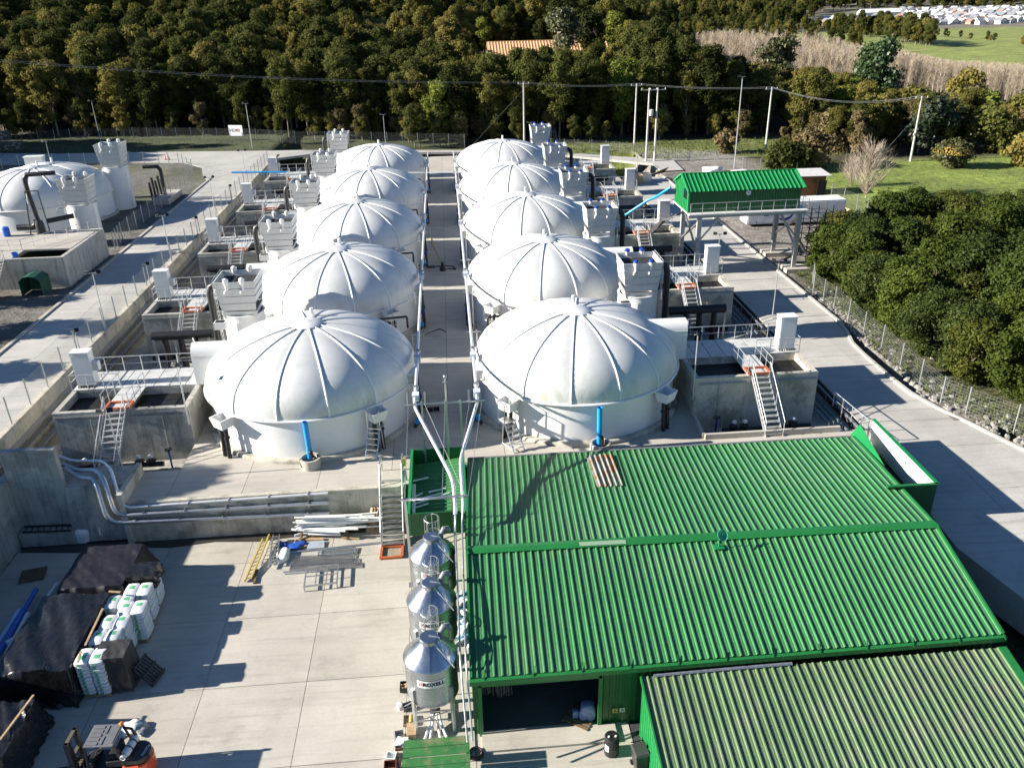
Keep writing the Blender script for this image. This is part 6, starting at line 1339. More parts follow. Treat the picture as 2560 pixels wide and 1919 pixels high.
def crown(name, seed, H, Rr, z0, nl, per, leaf, mt, top=.55, lob=(.28, .45), droop=.0, flat=1.0):
    rs = np.random.RandomState(seed); Ps, Ns, Ss = [], [], []
    lobes = []
    for k in range(nl):
        f = rs.rand()**.8; z = z0+(H-z0)*f
        w_ = Rr*(1-abs(f-top)**1.6/max(top, 1-top)**1.6*.8); a = rs.rand()*6.283; q = w_*math.sqrt(rs.rand())*.8
        lr = Rr*rs.uniform(*lob); lobes.append((q*math.cos(a), q*math.sin(a), min(z, H-lr*.5), lr))
    lobes.append((0, 0, H-Rr*.3, Rr*.36))
    for (x, y, z, lr) in lobes:
        v = rs.normal(size=(per, 3)); v[:, 2] = v[:, 2]*.9+.25; v /= np.linalg.norm(v, axis=1)[:, None]
        an = rs.uniform(.7, 1.3, 3); ph = rs.uniform(0, 6.28, 4)
        rad = lr*rs.uniform(.25, 1.12, per)**.55; rad = rad*(1+.25*np.sin(v[:, 0]*6+ph[0])*np.sin(v[:, 1]*6+ph[1])+.2*np.sin(v[:, 2]*8+ph[2]+v[:, 0]*5))
        P = np.stack([x+v[:, 0]*rad*an[0], y+v[:, 1]*rad*an[1], z+v[:, 2]*rad*.85*flat*an[2]], 1); P[:, 2] -= droop*np.hypot(P[:, 0], P[:, 1])
        Ps.append(P); Ns.append(v*.9+rs.normal(size=(per, 3))*.55+np.array([0, 0, .25])); Ss.append(leaf*rs.uniform(.55, 1.35, per))
    return quad_mesh(name, np.concatenate(Ps), np.concatenate(Ns), np.concatenate(Ss), mt), lobes
def trunk(name, lobes, H, r0, mt, seed=0, n=7, lean=.3):
    r_ = random.Random(seed); m_ = MB(); top = H*.62; lx, ly = r_.uniform(-lean, lean), r_.uniform(-lean, lean)
    m_.tube([(0, 0, -.5), (lx*.3, ly*.3, top*.35), (lx, ly, top*.7), (lx*1.4, ly*.6, top)], r0, 7, r1=r0*.35)
    for x, y, z, lr in sorted(lobes, key=lambda q: -q[3])[:n]:
        zb = top*r_.uniform(.35, .8); m_.tube([(lx*.6, ly*.6, zb), (x*.45, y*.45, (zb+z)/2-.1), (x*.9, y*.9, z)], r0*.4, 5, r1=r0*.1)
    return m_.mesh(name, mt, 60)
LEAFS = [mat('leaf_dark', (.078, .088, .024), .8, 0, .35, .35, orand=.4, trans=.32, fine=0, spec=.06), mat('leaf_olive', (.175, .16, .042), .8, 0, .35, .35, orand=.4, trans=.32, fine=0, spec=.06),
         mat('leaf_brown', (.16, .125, .06), .8, 0, .3, .35, orand=.3, trans=.15, fine=0, spec=.06), mat('leaf_bright', (.13, .16, .03), .8, 0, .3, .35, orand=.25, trans=.22, fine=0, spec=.06)]
BARK = mat('bark', (.16, .135, .10), .9, 0, .3, 2); BARKP = mat('bark_pale', (.30, .26, .20), .9, 0, .25, 2)
# ---- tree kinds (crown mesh, trunk mesh, height)
KIND = []
specs = [('dark evergreen', 0, 12.5, 3.6, 3.0, 20, .55, 0), ('dark evergreen', 0, 10.5, 3.2, 2.2, 17, .5, 0), ('dark evergreen', 0, 14.5, 3.3, 3.5, 22, .68, 0), ('olive evergreen', 1, 11.5, 3.5, 2.6, 19, .55, 1), ('olive evergreen', 1, 9.0, 3.2, 1.6, 17, .5, 1), ('olive evergreen', 1, 13.5, 3.0, 3.2, 20, .62, 1), ('brownish', 2, 9.5, 3.0, 1.8, 16, .55, 0), ('bright green', 3, 9.8, 3.1, 2.0, 16, .58, 0)]
for k, (nm, li, H_, Rr, z0, nl, top, pale) in enumerate(specs):
    me, lb = crown('crown', 100+k, H_, Rr, z0, nl+14, 470, .25, LEAFS[li], top, (.2, .42)); KIND.append((nm, me, trunk('trunk', lb, H_, .2, BARKP if pale else BARK, k), H_))
TREES = []        # (x, y, z, kind, scale, rot)
PEACH = (12, 48, 183, 206)
def front(x): return 119 if x < -62 else 116 if x < -30 else 108 if x < -8 else 102 if x < 12 else 101
def forest_ok(x, y):
    if x < 62 and y < front(x)+2: return False
    if PEACH[0]-2 < x < PEACH[1]+2 and PEACH[2]-3 < y < PEACH[3]+2: return False
    if 46 < x < 92 and y < 79: return False
    if x >= 62 and y < 79: return False
    if x < 62 and 55 < x and y < 95: return False
    if x > 95 and y > 150+.25*(190-x) and y < 420 and x > 105+(y-300)*.18*(y > 300): return False     # poplars and field
    return True
def rowmax(u, y):
    P = [(-999, -200), (1150, -200), (1185, 130), (1217, 146), (1370, 142), (1400, 126), (1530, 128), (1560, 60), (1640, 60), (1720, 115), (1800, 160), (1900, 168), (2030, 176), (2128, 192), (2225, 222), (2440, 248), (2700, 292)]
    if y > 182 and u < 1540: return -300
    for (a, ra), (b, rb) in zip(P, P[1:]):
        if a <= u <= b: return ra+(rb-ra)*(u-a)/(b-a)
    return -300
def fit(x, y, k, s_):
    z = terr(x, y); u, v, zc = pix((x, y, z+3)); r_ = rowmax(u, y)+rng.uniform(-6, 10)
    if -30 < x < 13 and 184 < y < 212: s_ = min(s_, .38)
    return min(s_, (px(u, r_, Y=y).z-z)/specs[k][2])
def densify(x0, x1, y0, y1, step, smin, smax, pick):
    y = y0
    while y < y1:
        x = x0
        while x < x1:
            px_, py_ = x+rng.uniform(-.5, .5)*step*.95, y+rng.uniform(-.5, .5)*step*.95
            if forest_ok(px_, py_):
                u, v, zc = pix((px_, py_, terr(px_, py_)+8))
                if -120 < u < 2680 and v > -160:
                    k_ = pick(px_, py_); s_ = fit(px_, py_, k_, rng.uniform(smin, smax)*(.85 if px_ > 62 else 1))
                    if s_ > .2: TREES.append((px_, py_, terr(px_, py_), k_, s_, rng.uniform(0, 6.28)))
            x += step
        y += step
def pickk(x, y):
    n_ = math.sin(x*.045+1)*math.cos(y*.038)+.4*math.sin(x*.13+y*.09)
    r_ = rng.random()
    if x > 60: return rng.choice([0, 1, 3, 4, 4, 6, 6, 7, 3])
    if n_ > .35: return rng.choice([3, 4, 5, 3, 6])
    return rng.choice([0, 1, 2, 0, 2, 5, 3]) if r_ > .05 else 7
densify(-130, 62, 100, 215, 3.8, .5, 1.2, pickk); densify(62, 150, 79, 215, 4.4, .45, 1.1, pickk); densify(-200, 120, 215, 400, 4.9, .65, 1.3, pickk)
for k in range(60):
    x, y = rng.uniform(-118, -85), rng.uniform(90, 113); TREES.append((x, y, 1.4, rng.choice([0, 2, 3]), rng.uniform(.9, 1.2), rng.uniform(0, 6.28)))
for k in range(70):                       # low growth at the forest foot
    x = rng.uniform(-95, 60); y = front(x)+rng.uniform(-1, 3.5); TREES.append((x, y, terr(x, y), rng.choice([1, 4, 6, 4]), rng.uniform(.35, .65), rng.uniform(0, 6.28)))
dist = lambda q: math.hypot(q[0]-CAM[0], q[1]-CAM[1])
def visible_h(q): return dist(q)
TREES.sort(key=visible_h)
NEAR, FAR = TREES[:255], TREES[255:]
protos = {}
TL = {'dark evergreen': 'dark evergreen tree at the edge of the forest', 'olive evergreen': 'olive green tree at the edge of the forest', 'brownish': 'brownish tree at the edge of the forest', 'bright green': 'bright green tree at the edge of the forest'}
def plant(x, y, z, k, s_, rz, label, group, name='forest_tree'):
    nm, cm, tm, H_ = KIND[k]; t = thing(name, label, 'tree', (x, y, z), group, rz); t.scale = (s_, s_, s_*rng.uniform(.9, 1.15))
    link(tm, 'trunk', t); c = link(cm, 'crown', t); protos.setdefault(k, (c, KIDS[t.name][0])); return t
for (x, y, z, k, s_, rz) in NEAR:
    wh_ = 'behind the back fence' if x < 12 else 'behind the power poles' if x < 62 else 'beyond the meadow'
    plant(x, y, z, k, s_, rz, '%s tree in the forest edge %s' % (KIND[k][0], wh_), '%s trees %s' % (KIND[k][0], wh_))
def scatter(name, items, pro, label=None):
    """many instances as one mass: points with scale / rotation / index, geometry nodes put the shared tree meshes on them"""
    me = bpy.data.meshes.new(name); me.from_pydata([(q[0], q[1], q[2]) for q in items], [], [])
    for nm, ty, vals in (('sc', 'FLOAT', [q[4] for q in items]), ('rz', 'FLOAT', [q[5] for q in items]), ('ix', 'INT', [q[3] for q in items])):
        a = me.attributes.new(nm, ty, 'POINT'); a.data.foreach_set('value', vals)
    o = link(me, name); ng = bpy.data.node_groups.new(name, 'GeometryNodeTree'); ng.interface.new_socket('Geometry', in_out='INPUT', socket_type='NodeSocketGeometry'); ng.interface.new_socket('Geometry', in_out='OUTPUT', socket_type='NodeSocketGeometry')
    N, L_ = ng.nodes, ng.links; gi, go = N.new('NodeGroupInput'), N.new('NodeGroupOutput'); g2 = N.new('GeometryNodeGeometryToInstance')
    for objs in reversed(pro):
        j = N.new('GeometryNodeJoinGeometry')
        for ob in objs:
            oi = N.new('GeometryNodeObjectInfo'); oi.inputs['Object'].default_value = ob; oi.transform_space = 'ORIGINAL'; L_.new(oi.outputs['Geometry'], j.inputs[0])
        gt = N.new('GeometryNodeGeometryToInstance'); L_.new(j.outputs[0], gt.inputs[0]); L_.new(gt.outputs[0], g2.inputs[0])
    def attr(nm, ty):
        a = N.new('GeometryNodeInputNamedAttribute'); a.data_type = ty; a.inputs['Name'].default_value = nm; return a.outputs[0]
    ip = N.new('GeometryNodeInstanceOnPoints'); ip.inputs['Pick Instance'].default_value = True
    jn = N.new('GeometryNodeJoinGeometry')
    for n_ in list(N):
        if n_.bl_idname == 'GeometryNodeGeometryToInstance' and n_ is not g2:
            for l_ in list(n_.outputs[0].links): L_.remove(l_)
            L_.new(n_.outputs[0], jn.inputs[0])
    N.remove(g2)
    L_.new(gi.outputs[0], ip.inputs['Points']); L_.new(jn.outputs[0], ip.inputs['Instance']); L_.new(attr('ix', 'INT'), ip.inputs['Instance Index'])
    cx = N.new('ShaderNodeCombineXYZ'); L_.new(attr('rz', 'FLOAT'), cx.inputs[2]); L_.new(cx.outputs[0], ip.inputs['Rotation']); L_.new(attr('sc', 'FLOAT'), ip.inputs['Scale'])
    L_.new(ip.outputs[0], go.inputs[0]); md = o.modifiers.new('scatter', 'NODES'); md.node_group = ng
    return tag(o, label, None, None, 'stuff')
for k in range(len(KIND)):
    if k not in protos: plant(-70+8*k, 125, terr(-70+8*k, 125), k, 1, 0, '%s tree in the forest edge behind the back fence' % KIND[k][0], '%s trees behind the back fence' % KIND[k][0])
PRO = [protos[k] for k in range(len(KIND))]
# wooded slopes further off
SL = []
def slope(x0, x1, y0, y1, step, s0_, s1_, cond=lambda x, y: True):
    y = y0
    while y < y1:
        x = x0
        while x < x1:
            a, b = x+rng.uniform(-.5, .5)*step, y+rng.uniform(-.5, .5)*step
            if cond(a, b):
                u, v, zc = pix((a, b, terr(a, b)+8))
                if -60 < u < 2620 and v > -70: SL.append((a, b, terr(a, b), rng.choice([0, 1, 2, 3, 5, 0, 4]), rng.uniform(s0_, s1_), rng.uniform(0, 6.28)))
            x += step
        y += step
slope(-350, 240, 400, 700, 8.5, .9, 1.5, lambda x, y: x < 105+.28*(y-400)); slope(-300, 520, 700, 1300, 13, 1.2, 2.0, lambda x, y: x < 190+.25*(y-700))
slope(110, 460, 420, 1350, 15, .6, 1.15, lambda x, y: x > 105+.28*(y-400)*(y < 700)+(84+.25*(y-700))*(y >= 700) and x < (235+.12*(y-420) if y < 800 else 400) and rng.random() < .75)
def beyond(x, y):
    u, v, zc = pix((x, y, terr(x, y))); return v < (30-(u-2050)*.012 if u > 2030 else 60)
slope(150, 1900, 950, 2700, 20, 1.3, 2.3, beyond)
scatter('forest', FAR, PRO); scatter('far_forest', SL, PRO)

# ---- dense thicket at the mesh fence, fine leaved
TK = []
for k, (H_, Rr, li) in enumerate(((7.5, 3.6, 3), (6.2, 3.2, 1), (8.2, 3.4, 3), (6.8, 3.8, 0))):
    me, lb = crown('crown', 300+k, H_, Rr, .3, 46, 620, .185, mat('leaf_thicket%d' % k, ((.065, .09, .016), (.082, .09, .018), (.055, .08, .016), (.042, .062, .015))[k], .45, 0, .35, .5, orand=.2, trans=.2, fine=0, spec=.08), .5, (.2, .36)); TK.append((me, trunk('trunk', lb, H_, .16, BARK, 40+k), H_))
thick = [(36.4, 22.4), (38.6, 28.2), (36.2, 17.0), (36.0, 12.4), (36.2, 8.2), (36.6, -.6), (42.8, 36.5), (36.9, 4.0), (37.0, 10.4), (37.2, 14.6), (37.8, 19.0), (39.8, 23.8), (41, 13), (41, 8), (41.2, 18), (37.6, 1.6), (38.4, -3.4), (45.5, -8), (50.5, 1), (56, 8), (60.5, 18), (61, 25), (43.2, 5.0), (43.8, 10.4), (44.2, 15.8), (44.6, 21.4), (43.9, 27.0), (48.8, 12.5), (49.4, 18.2), (49.6, 24.0), (48.8, 29.6), (54.2, 21.0), (54.8, 26.6), (54.0, 32.2), (59.6, 30.0), (60, 36), (41.4, 3.0), (42, -3.2), (44.6, -.5), (41.6, -7.2), (50, 38), (55, 42.5), (64, 43), (66, 36), (70, 44), (42.6, 32.6), (49.5, 7), (55, 15)]
for k, (x, y) in enumerate(thick):
    me, tm, H_ = TK[k % 4]; t = thing('thicket_tree', ['yellow-green leafy tree in the dense thicket beside the fence', 'olive leafy tree in the dense thicket beside the fence', 'tall green tree in the dense thicket beside the fence', 'dark green tree in the dense thicket beside the fence'][k % 4], 'tree', (x+rng.uniform(-.5, .5), y+rng.uniform(-.5, .5), -.2), ['yellow-green thicket trees', 'olive thicket trees', 'tall green thicket trees', 'dark green thicket trees'][k % 4], rng.uniform(0, 6.28))
    s_ = rng.uniform(.85, 1.05)*(1 if x > 42 else .8); u, v, zc = pix((x, y, 2)); TR = [(1900, 600), (2060, 560), (2150, 505), (2240, 482), (2400, 490), (2600, 506), (4000, 506)]
    row = next(ra+(rb-ra)*(u-a)/(b-a) for (a, ra), (b, rb) in zip(TR, TR[1:]) if a <= u <= b) if u > 1900 else 600
    sz = min(s_*(.95 if x < 42 else 1.0), (px(u, row+rng.uniform(-4, 14), Y=y).z+.2)/H_); s_ = max(.55, min(s_, sz*1.25)); t.scale = (s_, s_, sz)
    if sz < .3: t.scale = (.6, .6, .3)
    link(tm, 'trunk', t); link(me, 'crown', t)
# ---- single trees and bushes one can name
def single(label, base, H_, Rr, z0, nl, per, leaf, mt, bark=BARK, top=.55, name='tree', cat='tree', lob=(.28, .45), seed=None, n=7, r0=.2, flat=1):
    sd = seed or rng.randrange(9999); me, lb = crown('crown', sd, H_, Rr, z0, nl, per, leaf, mt, top, lob, 0, flat); t = thing(name, label, cat, base)
    link(trunk('trunk', lb, H_, r0, bark, sd, n), 'trunk', t); link(me, 'crown', t); return t
single('large oval dark green tree towering before the bare poplars', gpx(2183, 290), 14.5, 5.0, 2.0, 34, 230, .5, mat('leaf_oval', (.04, .075, .02), .5, 0, .3, .4, trans=.15, fine=0), seed=501)
single('grey-green open tree with pale forked branches behind the hut roof', gpx(1930, 262), 13.5, 4.8, 4.0, 26, 190, .5, mat('leaf_grey', (.095, .10, .04), .5, 0, .3, .4, trans=.2, fine=0), BARKP, .62, seed=502, n=12)
single('tall tree with bare forked pale trunks before the peach roof', gpx(1408, 190), 15.5, 5.0, 6.0, 24, 190, .5, mat('leaf_grey', (1, 1, 1)), BARKP, .68, seed=503, n=14, r0=.22)
single('bright green columnar tree at the end of the peach roof', gpx(1538, 175), 14.0, 3.6, 2.5, 24, 190, .5, LEAFS[3], seed=504)
single('rounded dark green tree before the upper peach building', gpx(1475, 180), 14.0, 4.2, 3.0, 26, 190, .5, LEAFS[0], seed=505)
single('spreading dark conifer behind the meadow power pole', gpx(2325, 385), 7.8, 4.8, .6, 26, 220, .45, mat('leaf_conifer', (.022, .036, .014), .6, 0, .3, .4, fine=0), top=.3, seed=506)
g_ = single('round gorse bush with yellow flowers on the meadow', gpx(2375, 425), 3.6, 3.0, .2, 26, 260, .28, mat('leaf_gorse', (.07, .075, .02), .6, 0, .3, .6, trans=.1, fine=0), name='gorse_bush', cat='bush', seed=507, top=.45)
rs = np.random.RandomState(2); v = rs.normal(size=(900, 3)); v[:, 2] = abs(v[:, 2]); v /= np.linalg.norm(v, axis=1)[:, None]; v = v[v[:, 2] > .35]
link(quad_mesh('flowers', v*np.array([3.0, 3.0, 1.9])*rs.uniform(.9, 1.05, (len(v), 1))+np.array([0, 0, 1.6]), v+rs.normal(size=v.shape)*.4, .24*rs.uniform(.5, 1.2, len(v)), mat('gorse_yellow', (.30, .19, .02), .6, fine=0)), 'flowers', g_)
for k, (bx, by, H_, Rr, li, lb) in enumerate(((2020, 425, 5.2, 4.2, 2, 'broad brownish shrub at the near edge of the meadow'), (2085, 380, 6.0, 4.6, 2, 'tall brownish shrub left of the meadow pole'), (1960, 430, 4.0, 3.8, 0, 'dark low bush behind the stilt hut roof'), (2180, 360, 5.5, 4.5, 2, 'reddish brown shrub behind the bare bush'), (1815, 385, 3.4, 2.2, 6, 'small brown bush beside the tall lamp on the grass'), (2470, 385, 6.5, 4.8, 0, 'dark bush in the hollow behind the gorse'), (2540, 345, 7.0, 4.5, 1, 'olive bush at the right rim behind the gorse'), (2440, 330, 7.0, 4.2, 3, 'light green tree above the gorse bush'), (2090, 330, 7.5, 4.5, 3, 'light green tree left of the oval tree'), (2270, 330, 7.5, 4.0, 1, 'olive tree right of the oval tree'), (2020, 320, 8.0, 4.2, 0, 'dark tree behind the brownish shrubs'), (2400, 300, 9.0, 4.0, 1, 'slim olive tree before the poplars'), (1205, 345, 4.5, 2.6, 6, 'yellowish bush at the forest foot behind the tanks'), (2555, 420, 4.5, 3.0, 1, 'low olive bush beside the white boat shape'))):
    single(lb, gpx(bx, by), H_, Rr, .2, 22, 200, .42, LEAFS[min(li, 3)] if li != 6 else LEAFS[2], name='shrub', cat='bush', seed=520+k, top=.5)
for k in range(26):
    u = rng.uniform(1950, 2575); v = rng.uniform(338, 392)-(18 if u > 2250 else 0); p = gpx(u, v)
    if not (2255 < u < 2310): plant(p.x, p.y, p.z, (6, 4)[k % 2], rng.uniform(.28, .55), k, ['brown', 'olive'][k % 2]+' scrub bush in the belt behind the meadow', ['brown', 'olive'][k % 2]+' scrub behind the meadow', 'scrub_bush')
# bare shrubs and poplars
TWIG = mat('bare_twig', (.42, .345, .25), .9, 0, .2, .3, orand=.18, fine=0); TWIG2 = mat('bare_twig_grey', (.38, .32, .25), .9, 0, .2, .3, orand=.15, fine=0)
def bare(name, seed, H_, Rr, nb, w_, mt, up=.8, z0=.12):
    rs = random.Random(seed); m_ = MB(); m_.tube([(0, 0, -.3), (0, 0, H_*.5), (rs.uniform(-.1, .1), 0, H_*.96)], .11*H_/10, 5, r1=.02)
    for k in range(nb):
        f = z0+(1-z0)*rs.random()**.85; a = rs.uniform(0, 6.28); ln = Rr*(1.25-f*.75)*rs.uniform(.5, 1.1); p0 = Vector((0, 0, H_*f*.88)); d = Vector((math.cos(a), math.sin(a), up*1.6)).normalized()
        p1 = p0+d*ln*1.3; n_ = d.cross(Vector((rs.uniform(-1, 1), rs.uniform(-1, 1), rs.uniform(-1, 1)))).normalized()*w_
        m_.add([p0-n_, p0+n_, p1], [(0, 1, 2)])
        for q in range(4):
            s_ = p0.lerp(p1, rs.uniform(.3, .95)); e = s_+(d+Vector((rs.uniform(-.7, .7), rs.uniform(-.7, .7), rs.uniform(.0, .9)))).normalized()*ln*.5; m_.add([s_-n_*.6, s_+n_*.6, e], [(0, 1, 2)])
    return m_.mesh(name, mt)
POP = [bare('bare_crown', 60+k, 13+k*1.2, 2.0, 300, .02, TWIG if k != 1 else TWIG2, .95, .15) for k in range(3)]
poly = [(98, 262), (108, 318), (150, 345), (182, 335), (205, 290), (230, 235), (222, 150), (175, 145), (146, 160), (120, 205)]
def inpoly(x, y):
    c = False
    for (x0, y0), (x1, y1) in zip(poly, poly[1:]+poly[:1]):
        if (y0 > y) != (y1 > y) and x < (x1-x0)*(y-y0)/(y1-y0)+x0: c = not c
    return c
PROW = [(1500, 85), (1700, 85), (1789, 70), (1880, 60), (1949, 56), (2020, 66), (2089, 88), (2128, 106), (2244, 122), (2361, 148), (2516, 156), (2800, 165)]
def prow(u):
    for (a, ra), (b, rb) in zip(PROW, PROW[1:]):
        if a <= u <= b: return ra+(rb-ra)*(u-a)/(b-a)
    return 90
PP = []
y = 140.
while y < 350:
    x = 95.
    while x < 235:
        a, b = x+rng.uniform(-.9, .9), y+rng.uniform(-.9, .9)
        if inpoly(a, b):
            k_ = rng.randrange(3); z_ = terr(a, b); u, v, zc = pix((a, b, z_+6)); s_ = min(rng.uniform(.8, 1.15)*(.75 if b < 190 else 1), (px(u, prow(u)+rng.uniform(-5, 7), Y=b).z-z_)/(13+k_*1.2))
            if s_ > .3: PP.append((a, b, z_, k_, s_, rng.uniform(0, 6.28)))
        x += 3.1
    y += 3.4
PP.sort(key=dist); pp0 = []
for k, q in enumerate(PP[:260]):
    t = thing('poplar', 'bare beige poplar at the near edge of the leafless stand', 'tree', q[:3], 'bare poplars at the near edge', q[5]); t.scale = (q[4],)*3; c = link(POP[q[3]], 'bare_crown', t)
    if k < 40 and len(pp0) <= q[3] and q[3] == len(pp0): pp0.append((c,))
if len(pp0) == 3: scatter('poplar_stand', PP[260:], pp0)
bt = bare('bare_crown', 90, 5.2, 2.6, 420, .02, TWIG2, .7, .03)
for k, (bx, by, s_, lb) in enumerate(((2163, 500, 1.25, 'bare beige bush between the shed and the meadow'), (2125, 470, .7, 'smaller bare bush behind the wooden shed'), (2470, 985, .5, 'dry straw coloured bush at the thicket foot'))):
    t = thing('bare_bush', lb, 'bush', gpx(bx, by)); t.scale = (s_,)*3; link(bt, 'bare_crown', t)
# unseen trees added beyond the lane to throw shade on lane and apron
for k, (x, y, s_) in enumerate(((-47, 14, .72), (-46.5, 5.5, .7), (-49, 21.5, .6), (-44.5, -8.0, .98))): plant(x, y, 1.4, (0, 3, 1, 0)[k], s_, k*1.3, '%s tree added out of view beyond the lane kerb for its shade' % KIND[(0, 3, 1, 0)[k]][0], 'unseen trees added for shade on the lane', 'shade_tree')
# rocks and weeds on the verge by the road
def verge(name, items, mt, mk): 
    m_ = MB()
    for q in items: mk(m_, *q)
    return tag(m_.build(name, mt, None, 0), kind='stuff')
def rock(m_, x, y, z, s_):
    v = [(x+s_*math.cos(a)*rng.uniform(.7, 1.1), y+s_*math.sin(a)*rng.uniform(.7, 1.1), z) for a in [i*1.0472 for i in range(6)]]+[(x+s_*.5*math.cos(a), y+s_*.5*math.sin(a), z+s_*rng.uniform(.5, .8)) for a in [.4+i*1.571 for i in range(4)]]
    m_.add(v, [(0, 1, 6), (1, 2, 7, 6), (2, 3, 7), (3, 4, 8, 7), (4, 5, 9, 8), (5, 0, 6, 9), (6, 7, 8, 9)])
it = []
for k in range(1000):
    y = rng.uniform(-16, 20); x = kerbx(y)+.2+abs(rng.gauss(0, 1.6)); s_ = rng.choice([.06, .09, .13, .2, .3 if y < 0 else .15]); it.append((x, y, terr(x, y)-.03, s_))
verge('rocks', it, mat('verge_rock', (.26, .25, .23), .9, 0, .35, 2), rock)
it = [(rng.uniform(34, 47), rng.uniform(25, 62), -.14, rng.choice([.05, .08, .12])) for _ in range(600)]; verge('gravel_stones', it, mat('verge_rock', (1, 1, 1)), rock)
def tuft(m_, x, y, z, s_):
    for k in range(9):
        a = rng.uniform(0, 6.28); d = Vector((math.cos(a), math.sin(a), 0))*s_*rng.uniform(.2, .8); n_ = Vector((-math.sin(a), math.cos(a), 0))*.03*s_*2
        b_ = Vector((x, y, z)); m_.add([b_-n_, b_+n_, b_+d+Vector((0, 0, s_*rng.uniform(.6, 1.2)))], [(0, 1, 2)])
WEED = mat('weed', (.12, .15, .03), .7, 0, .3, .5, trans=.2, fine=0); it = []
for k in range(1400):
    y = rng.uniform(-18, 24); x = kerbx(y)+1.2+abs(rng.gauss(1.2, 2.0)); it.append((x, y, terr(x, y), rng.uniform(.15, .5)))
for k in range(2600):
    x, y = rng.uniform(48, 100), rng.uniform(46, 84); it.append((x, y, terr(x, y), rng.uniform(.08, .3)))
for k in range(1500):
    x, y = rng.uniform(12, 60), rng.uniform(84, 100); it.append((x, y, terr(x, y), rng.uniform(.2, .6)))
for k in range(900): x, y = rng.uniform(-90, 5), rng.uniform(99, 118); it.append((x, y, terr(x, y), rng.uniform(.15, .45)))
verge('weeds', it, WEED, tuft)
# ---------------------------------------------------------------- far buildings
PCH = mat('peach_roof', (.62, .36, .19), .6, 0, .08, .2, fine=.03); PCW = mat('peach_wall', (.62, .50, .30), .8)
def gable(label, x0, x1, y0, y1, zb, ze, zr, name, roofm, wallm, nrib, group=None):
    t = thing(name, label, 'building', ((x0+x1)/2, (y0+y1)/2, zb), group); a, b = (x1-x0)/2, (y1-y0)/2; e, r_ = ze-zb, zr-zb
    MB().add([(-a, -b, 0), (a, -b, 0), (a, b, 0), (-a, b, 0), (-a, -b, e), (a, -b, e), (a, b, e), (-a, b, e), (-a, 0, r_), (a, 0, r_)], [(0, 1, 5, 4), (1, 2, 6, 9, 5), (2, 3, 7, 6), (3, 0, 4, 8, 7)]).build('wall', wallm, t)
    rr = MB().tube([(-a-.2, 0, r_+.05), (a+.2, 0, r_+.05)], .12, 6).build('roof', roofm, t)
    for sgn in (-1, 1): ribbed('roof_sheet', rr, (-a-.4, 0, r_), (a+.4, 0, r_), (-a-.4, sgn*(b+.6), e-.12), (a+.4, sgn*(b+.6), e-.12), (0, sgn*.3, 1), nrib, 8, roofm, .1, [(0, 0), (.6, 0), (.7, 1), (.9, 1), (1, 0)])
    return t
gable('long peach roofed building half hidden in the forest', 13.6, 45.6, 185, 199, 4.0, 9.2, 12.4, 'forest_building', PCH, PCW, 40)
t = thing('forest_building', 'grey-brown upper building with a flat roofline behind the peach roof', 'building', (41.0, 203, 4)); MB().box(-6.5, 5.6, -1.5, 6, 0, 12.0).build('wall', mat('greybrown_wall', (.36, .30, .27), .8), t); MB().box(-6.7, 5.8, -1.7, 6.2, 12.001, 12.25).build('roof', mat('greybrown_roof', (.30, .20, .15), .8), t)
# distant town
hm = {}
def house_mesh(w_, d_, e, r_):
    wm = MB().add([(-w_, -d_, 0), (w_, -d_, 0), (w_, d_, 0), (-w_, d_, 0), (-w_, -d_, e), (w_, -d_, e), (w_, d_, e), (-w_, d_, e), (0, -d_, r_), (0, d_, r_)], [(0, 1, 5, 8, 4), (1, 2, 6, 5), (2, 3, 7, 9, 6), (3, 0, 4, 7)])
    rm = MB(); th = .25
    for s_ in (-1, 1): rm.hexa([(s_*(w_+.5), -d_-.5, e-.3), (0, -d_-.5, r_), (0, d_+.5, r_), (s_*(w_+.5), d_+.5, e-.3)], [(s_*(w_+.5), -d_-.5, e-.3+th), (0, -d_-.5, r_+th), (0, d_+.5, r_+th), (s_*(w_+.5), d_+.5, e-.3+th)])
    return wm, rm
HW = [mat('house_white', (.74, .74, .72), .7), mat('house_cream', (.66, .60, .50), .7), mat('house_grey', (.42, .43, .45), .7), mat('house_rust', (.42, .25, .18), .7)]; HRF = [mat('roof_grey', (.22, .23, .25), .6), mat('roof_pale', (.50, .50, .50), .5), mat('roof_rust', (.33, .20, .15), .7)]
HV = []
for wi, ri, nm in ((0, 0, 'white house with a grey gable roof'), (0, 1, 'white house with a pale roof'), (1, 1, 'cream house with a pale roof'), (2, 0, 'grey house with a dark roof'), (3, 2, 'rust red house with a matching roof')):
    wm, rm = house_mesh(3.6, 4.5, 3.4, 5.6); HV.append((wm.mesh('wall', HW[wi]), rm.mesh('roof', HRF[ri]), nm))
winm = MB()
for x in (-1.7, 1.7): winm.box(x-.7, x+.7, -4.56, -4.5, 1.0, 2.3)
winm = winm.mesh('window', GLASS); cnt = 0; vpx = 63.0
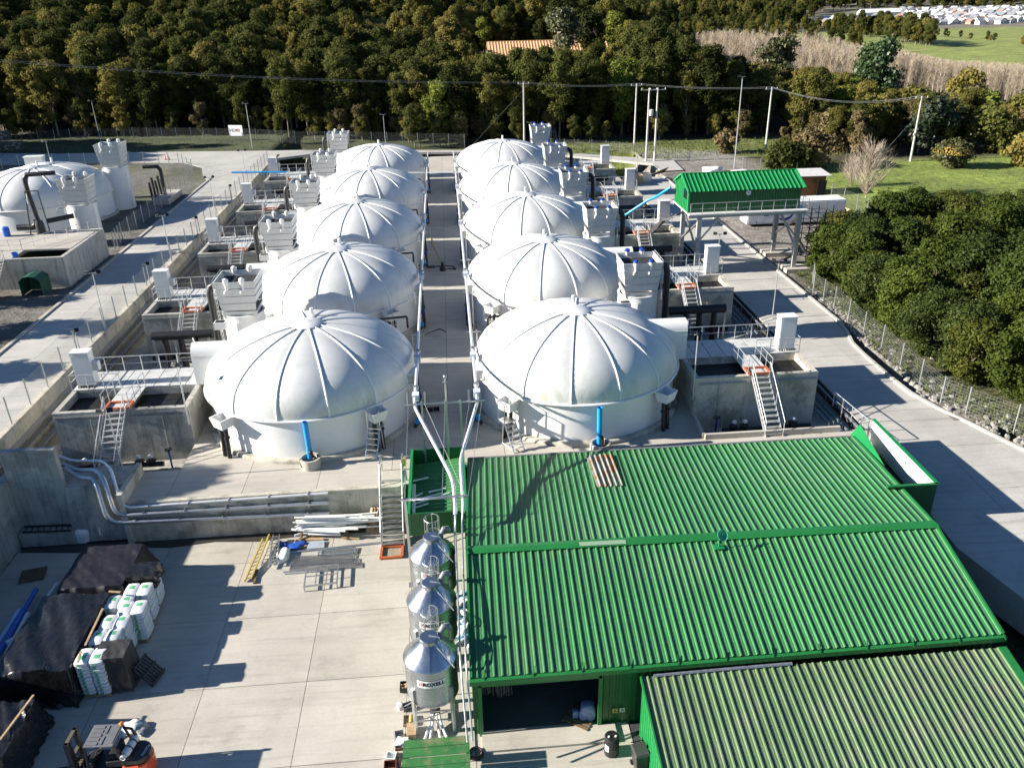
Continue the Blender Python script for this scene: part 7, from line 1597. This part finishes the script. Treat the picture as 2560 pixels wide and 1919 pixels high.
while vpx > 27 and cnt < 270:
    u = 2062+rng.uniform(0, 8) if vpx > 45 else 2200
    g = gpx(u, vpx)
    while u < 2575 and cnt < 270:
        vy = vpx-(u-2200)*.012+rng.uniform(-1, 1)+1.5; g = gpx(u, vy); sc_ = max(.1, FPX/pix(g)[2])
        if rng.random() > (.12 if vpx > 48 else .22) and not (2150 < u < 2250 and 28 < vy < 46):
            k = rng.choices(range(5), (10, 6, 3, 3, 1))[0] if u < 2380 else rng.choices(range(5), (8, 6, 4, 3, 2))[0]
            t = thing('house', '%s in the distant town' % HV[k][2], 'house', g, HV[k][2]+' in the town', R(rng.choice([12, -78, 18, 10]))); s_ = rng.uniform(.9, 1.2); t.scale = (s_, s_, s_); link(HV[k][0], 'wall', t); link(HV[k][1], 'roof', t)
            if vpx > 55: link(winm, 'window_pair', t)
            cnt += 1
        u += sc_*rng.uniform(9.5, 12.5)
    vpx -= max(1.9, 4.4*(vpx/64))
g = gpx(2195, 46); t = gable('long white hall standing over the distant houses', g.x-26, g.x+26, g.y-9, g.y+9, g.z, g.z+7, g.z+11, 'town_hall', mat('hall_roof', (.78, .78, .78), .5), HW[0], 20)
# hedge clumps on the far field
CL = []
for k in range(60):
    u = rng.uniform(2080, 2325); p = gpx(u, 118-(2325-u)*.13+rng.uniform(-9, 2)); CL.append((p.x, p.y, p.z, rng.choice([0, 1, 3, 4, 0]), rng.uniform(.9, 1.45), rng.uniform(0, 6.28)))
for k, q in enumerate(CL): plant(q[0], q[1], q[2], q[3], q[4], q[5], '%s tree in the dark clump on the far field' % KIND[q[3]][0], '%s trees of the field clump' % KIND[q[3]][0], 'field_tree')
for k, (u, v) in enumerate(((2298, 88), (2306, 90), (2332, 92), (2344, 92), (2362, 94), (2370, 94), (2400, 97), (2424, 101), (2466, 104), (2474, 105), (2484, 105), (2556, 116))):
    p = gpx(u, v); plant(p.x, p.y, p.z, (1, 4)[k % 2], rng.uniform(.45, .65), k, 'small round bush dotted across the far green field', 'bushes dotted on the far field', 'field_bush')
for k, (u, v, s_) in enumerate(((1925, 74, 1.3), (1945, 75, 1.5), (1962, 74, 1.35), (1980, 73, 1.4), (1995, 72, 1.55), (1905, 76, 1.2), (1880, 78, 1.1))):
    p = gpx(u, v); plant(p.x, p.y, p.z, 2, s_, k, 'tall dark tree in the row behind the bare poplars', 'tall dark trees behind the poplars', 'tall_tree')
for k in range(30):
    u = 2010+rng.uniform(0, 95); p = gpx(u, 74+(u-2010)*.12+rng.uniform(-5, 4)); plant(p.x, p.y, p.z, rng.choice([0, 1, 3, 4]), rng.uniform(.6, 1.0), k, 'leafy bush in the hedge between poplars and town', 'hedge bushes before the town', 'hedge_bush')
for _o in bpy.data.objects:
    if _o.type == 'MESH' and _o.parent is None and not _o.get('label') and not _o.get('kind'): print('UNLABELLED', _o.name)
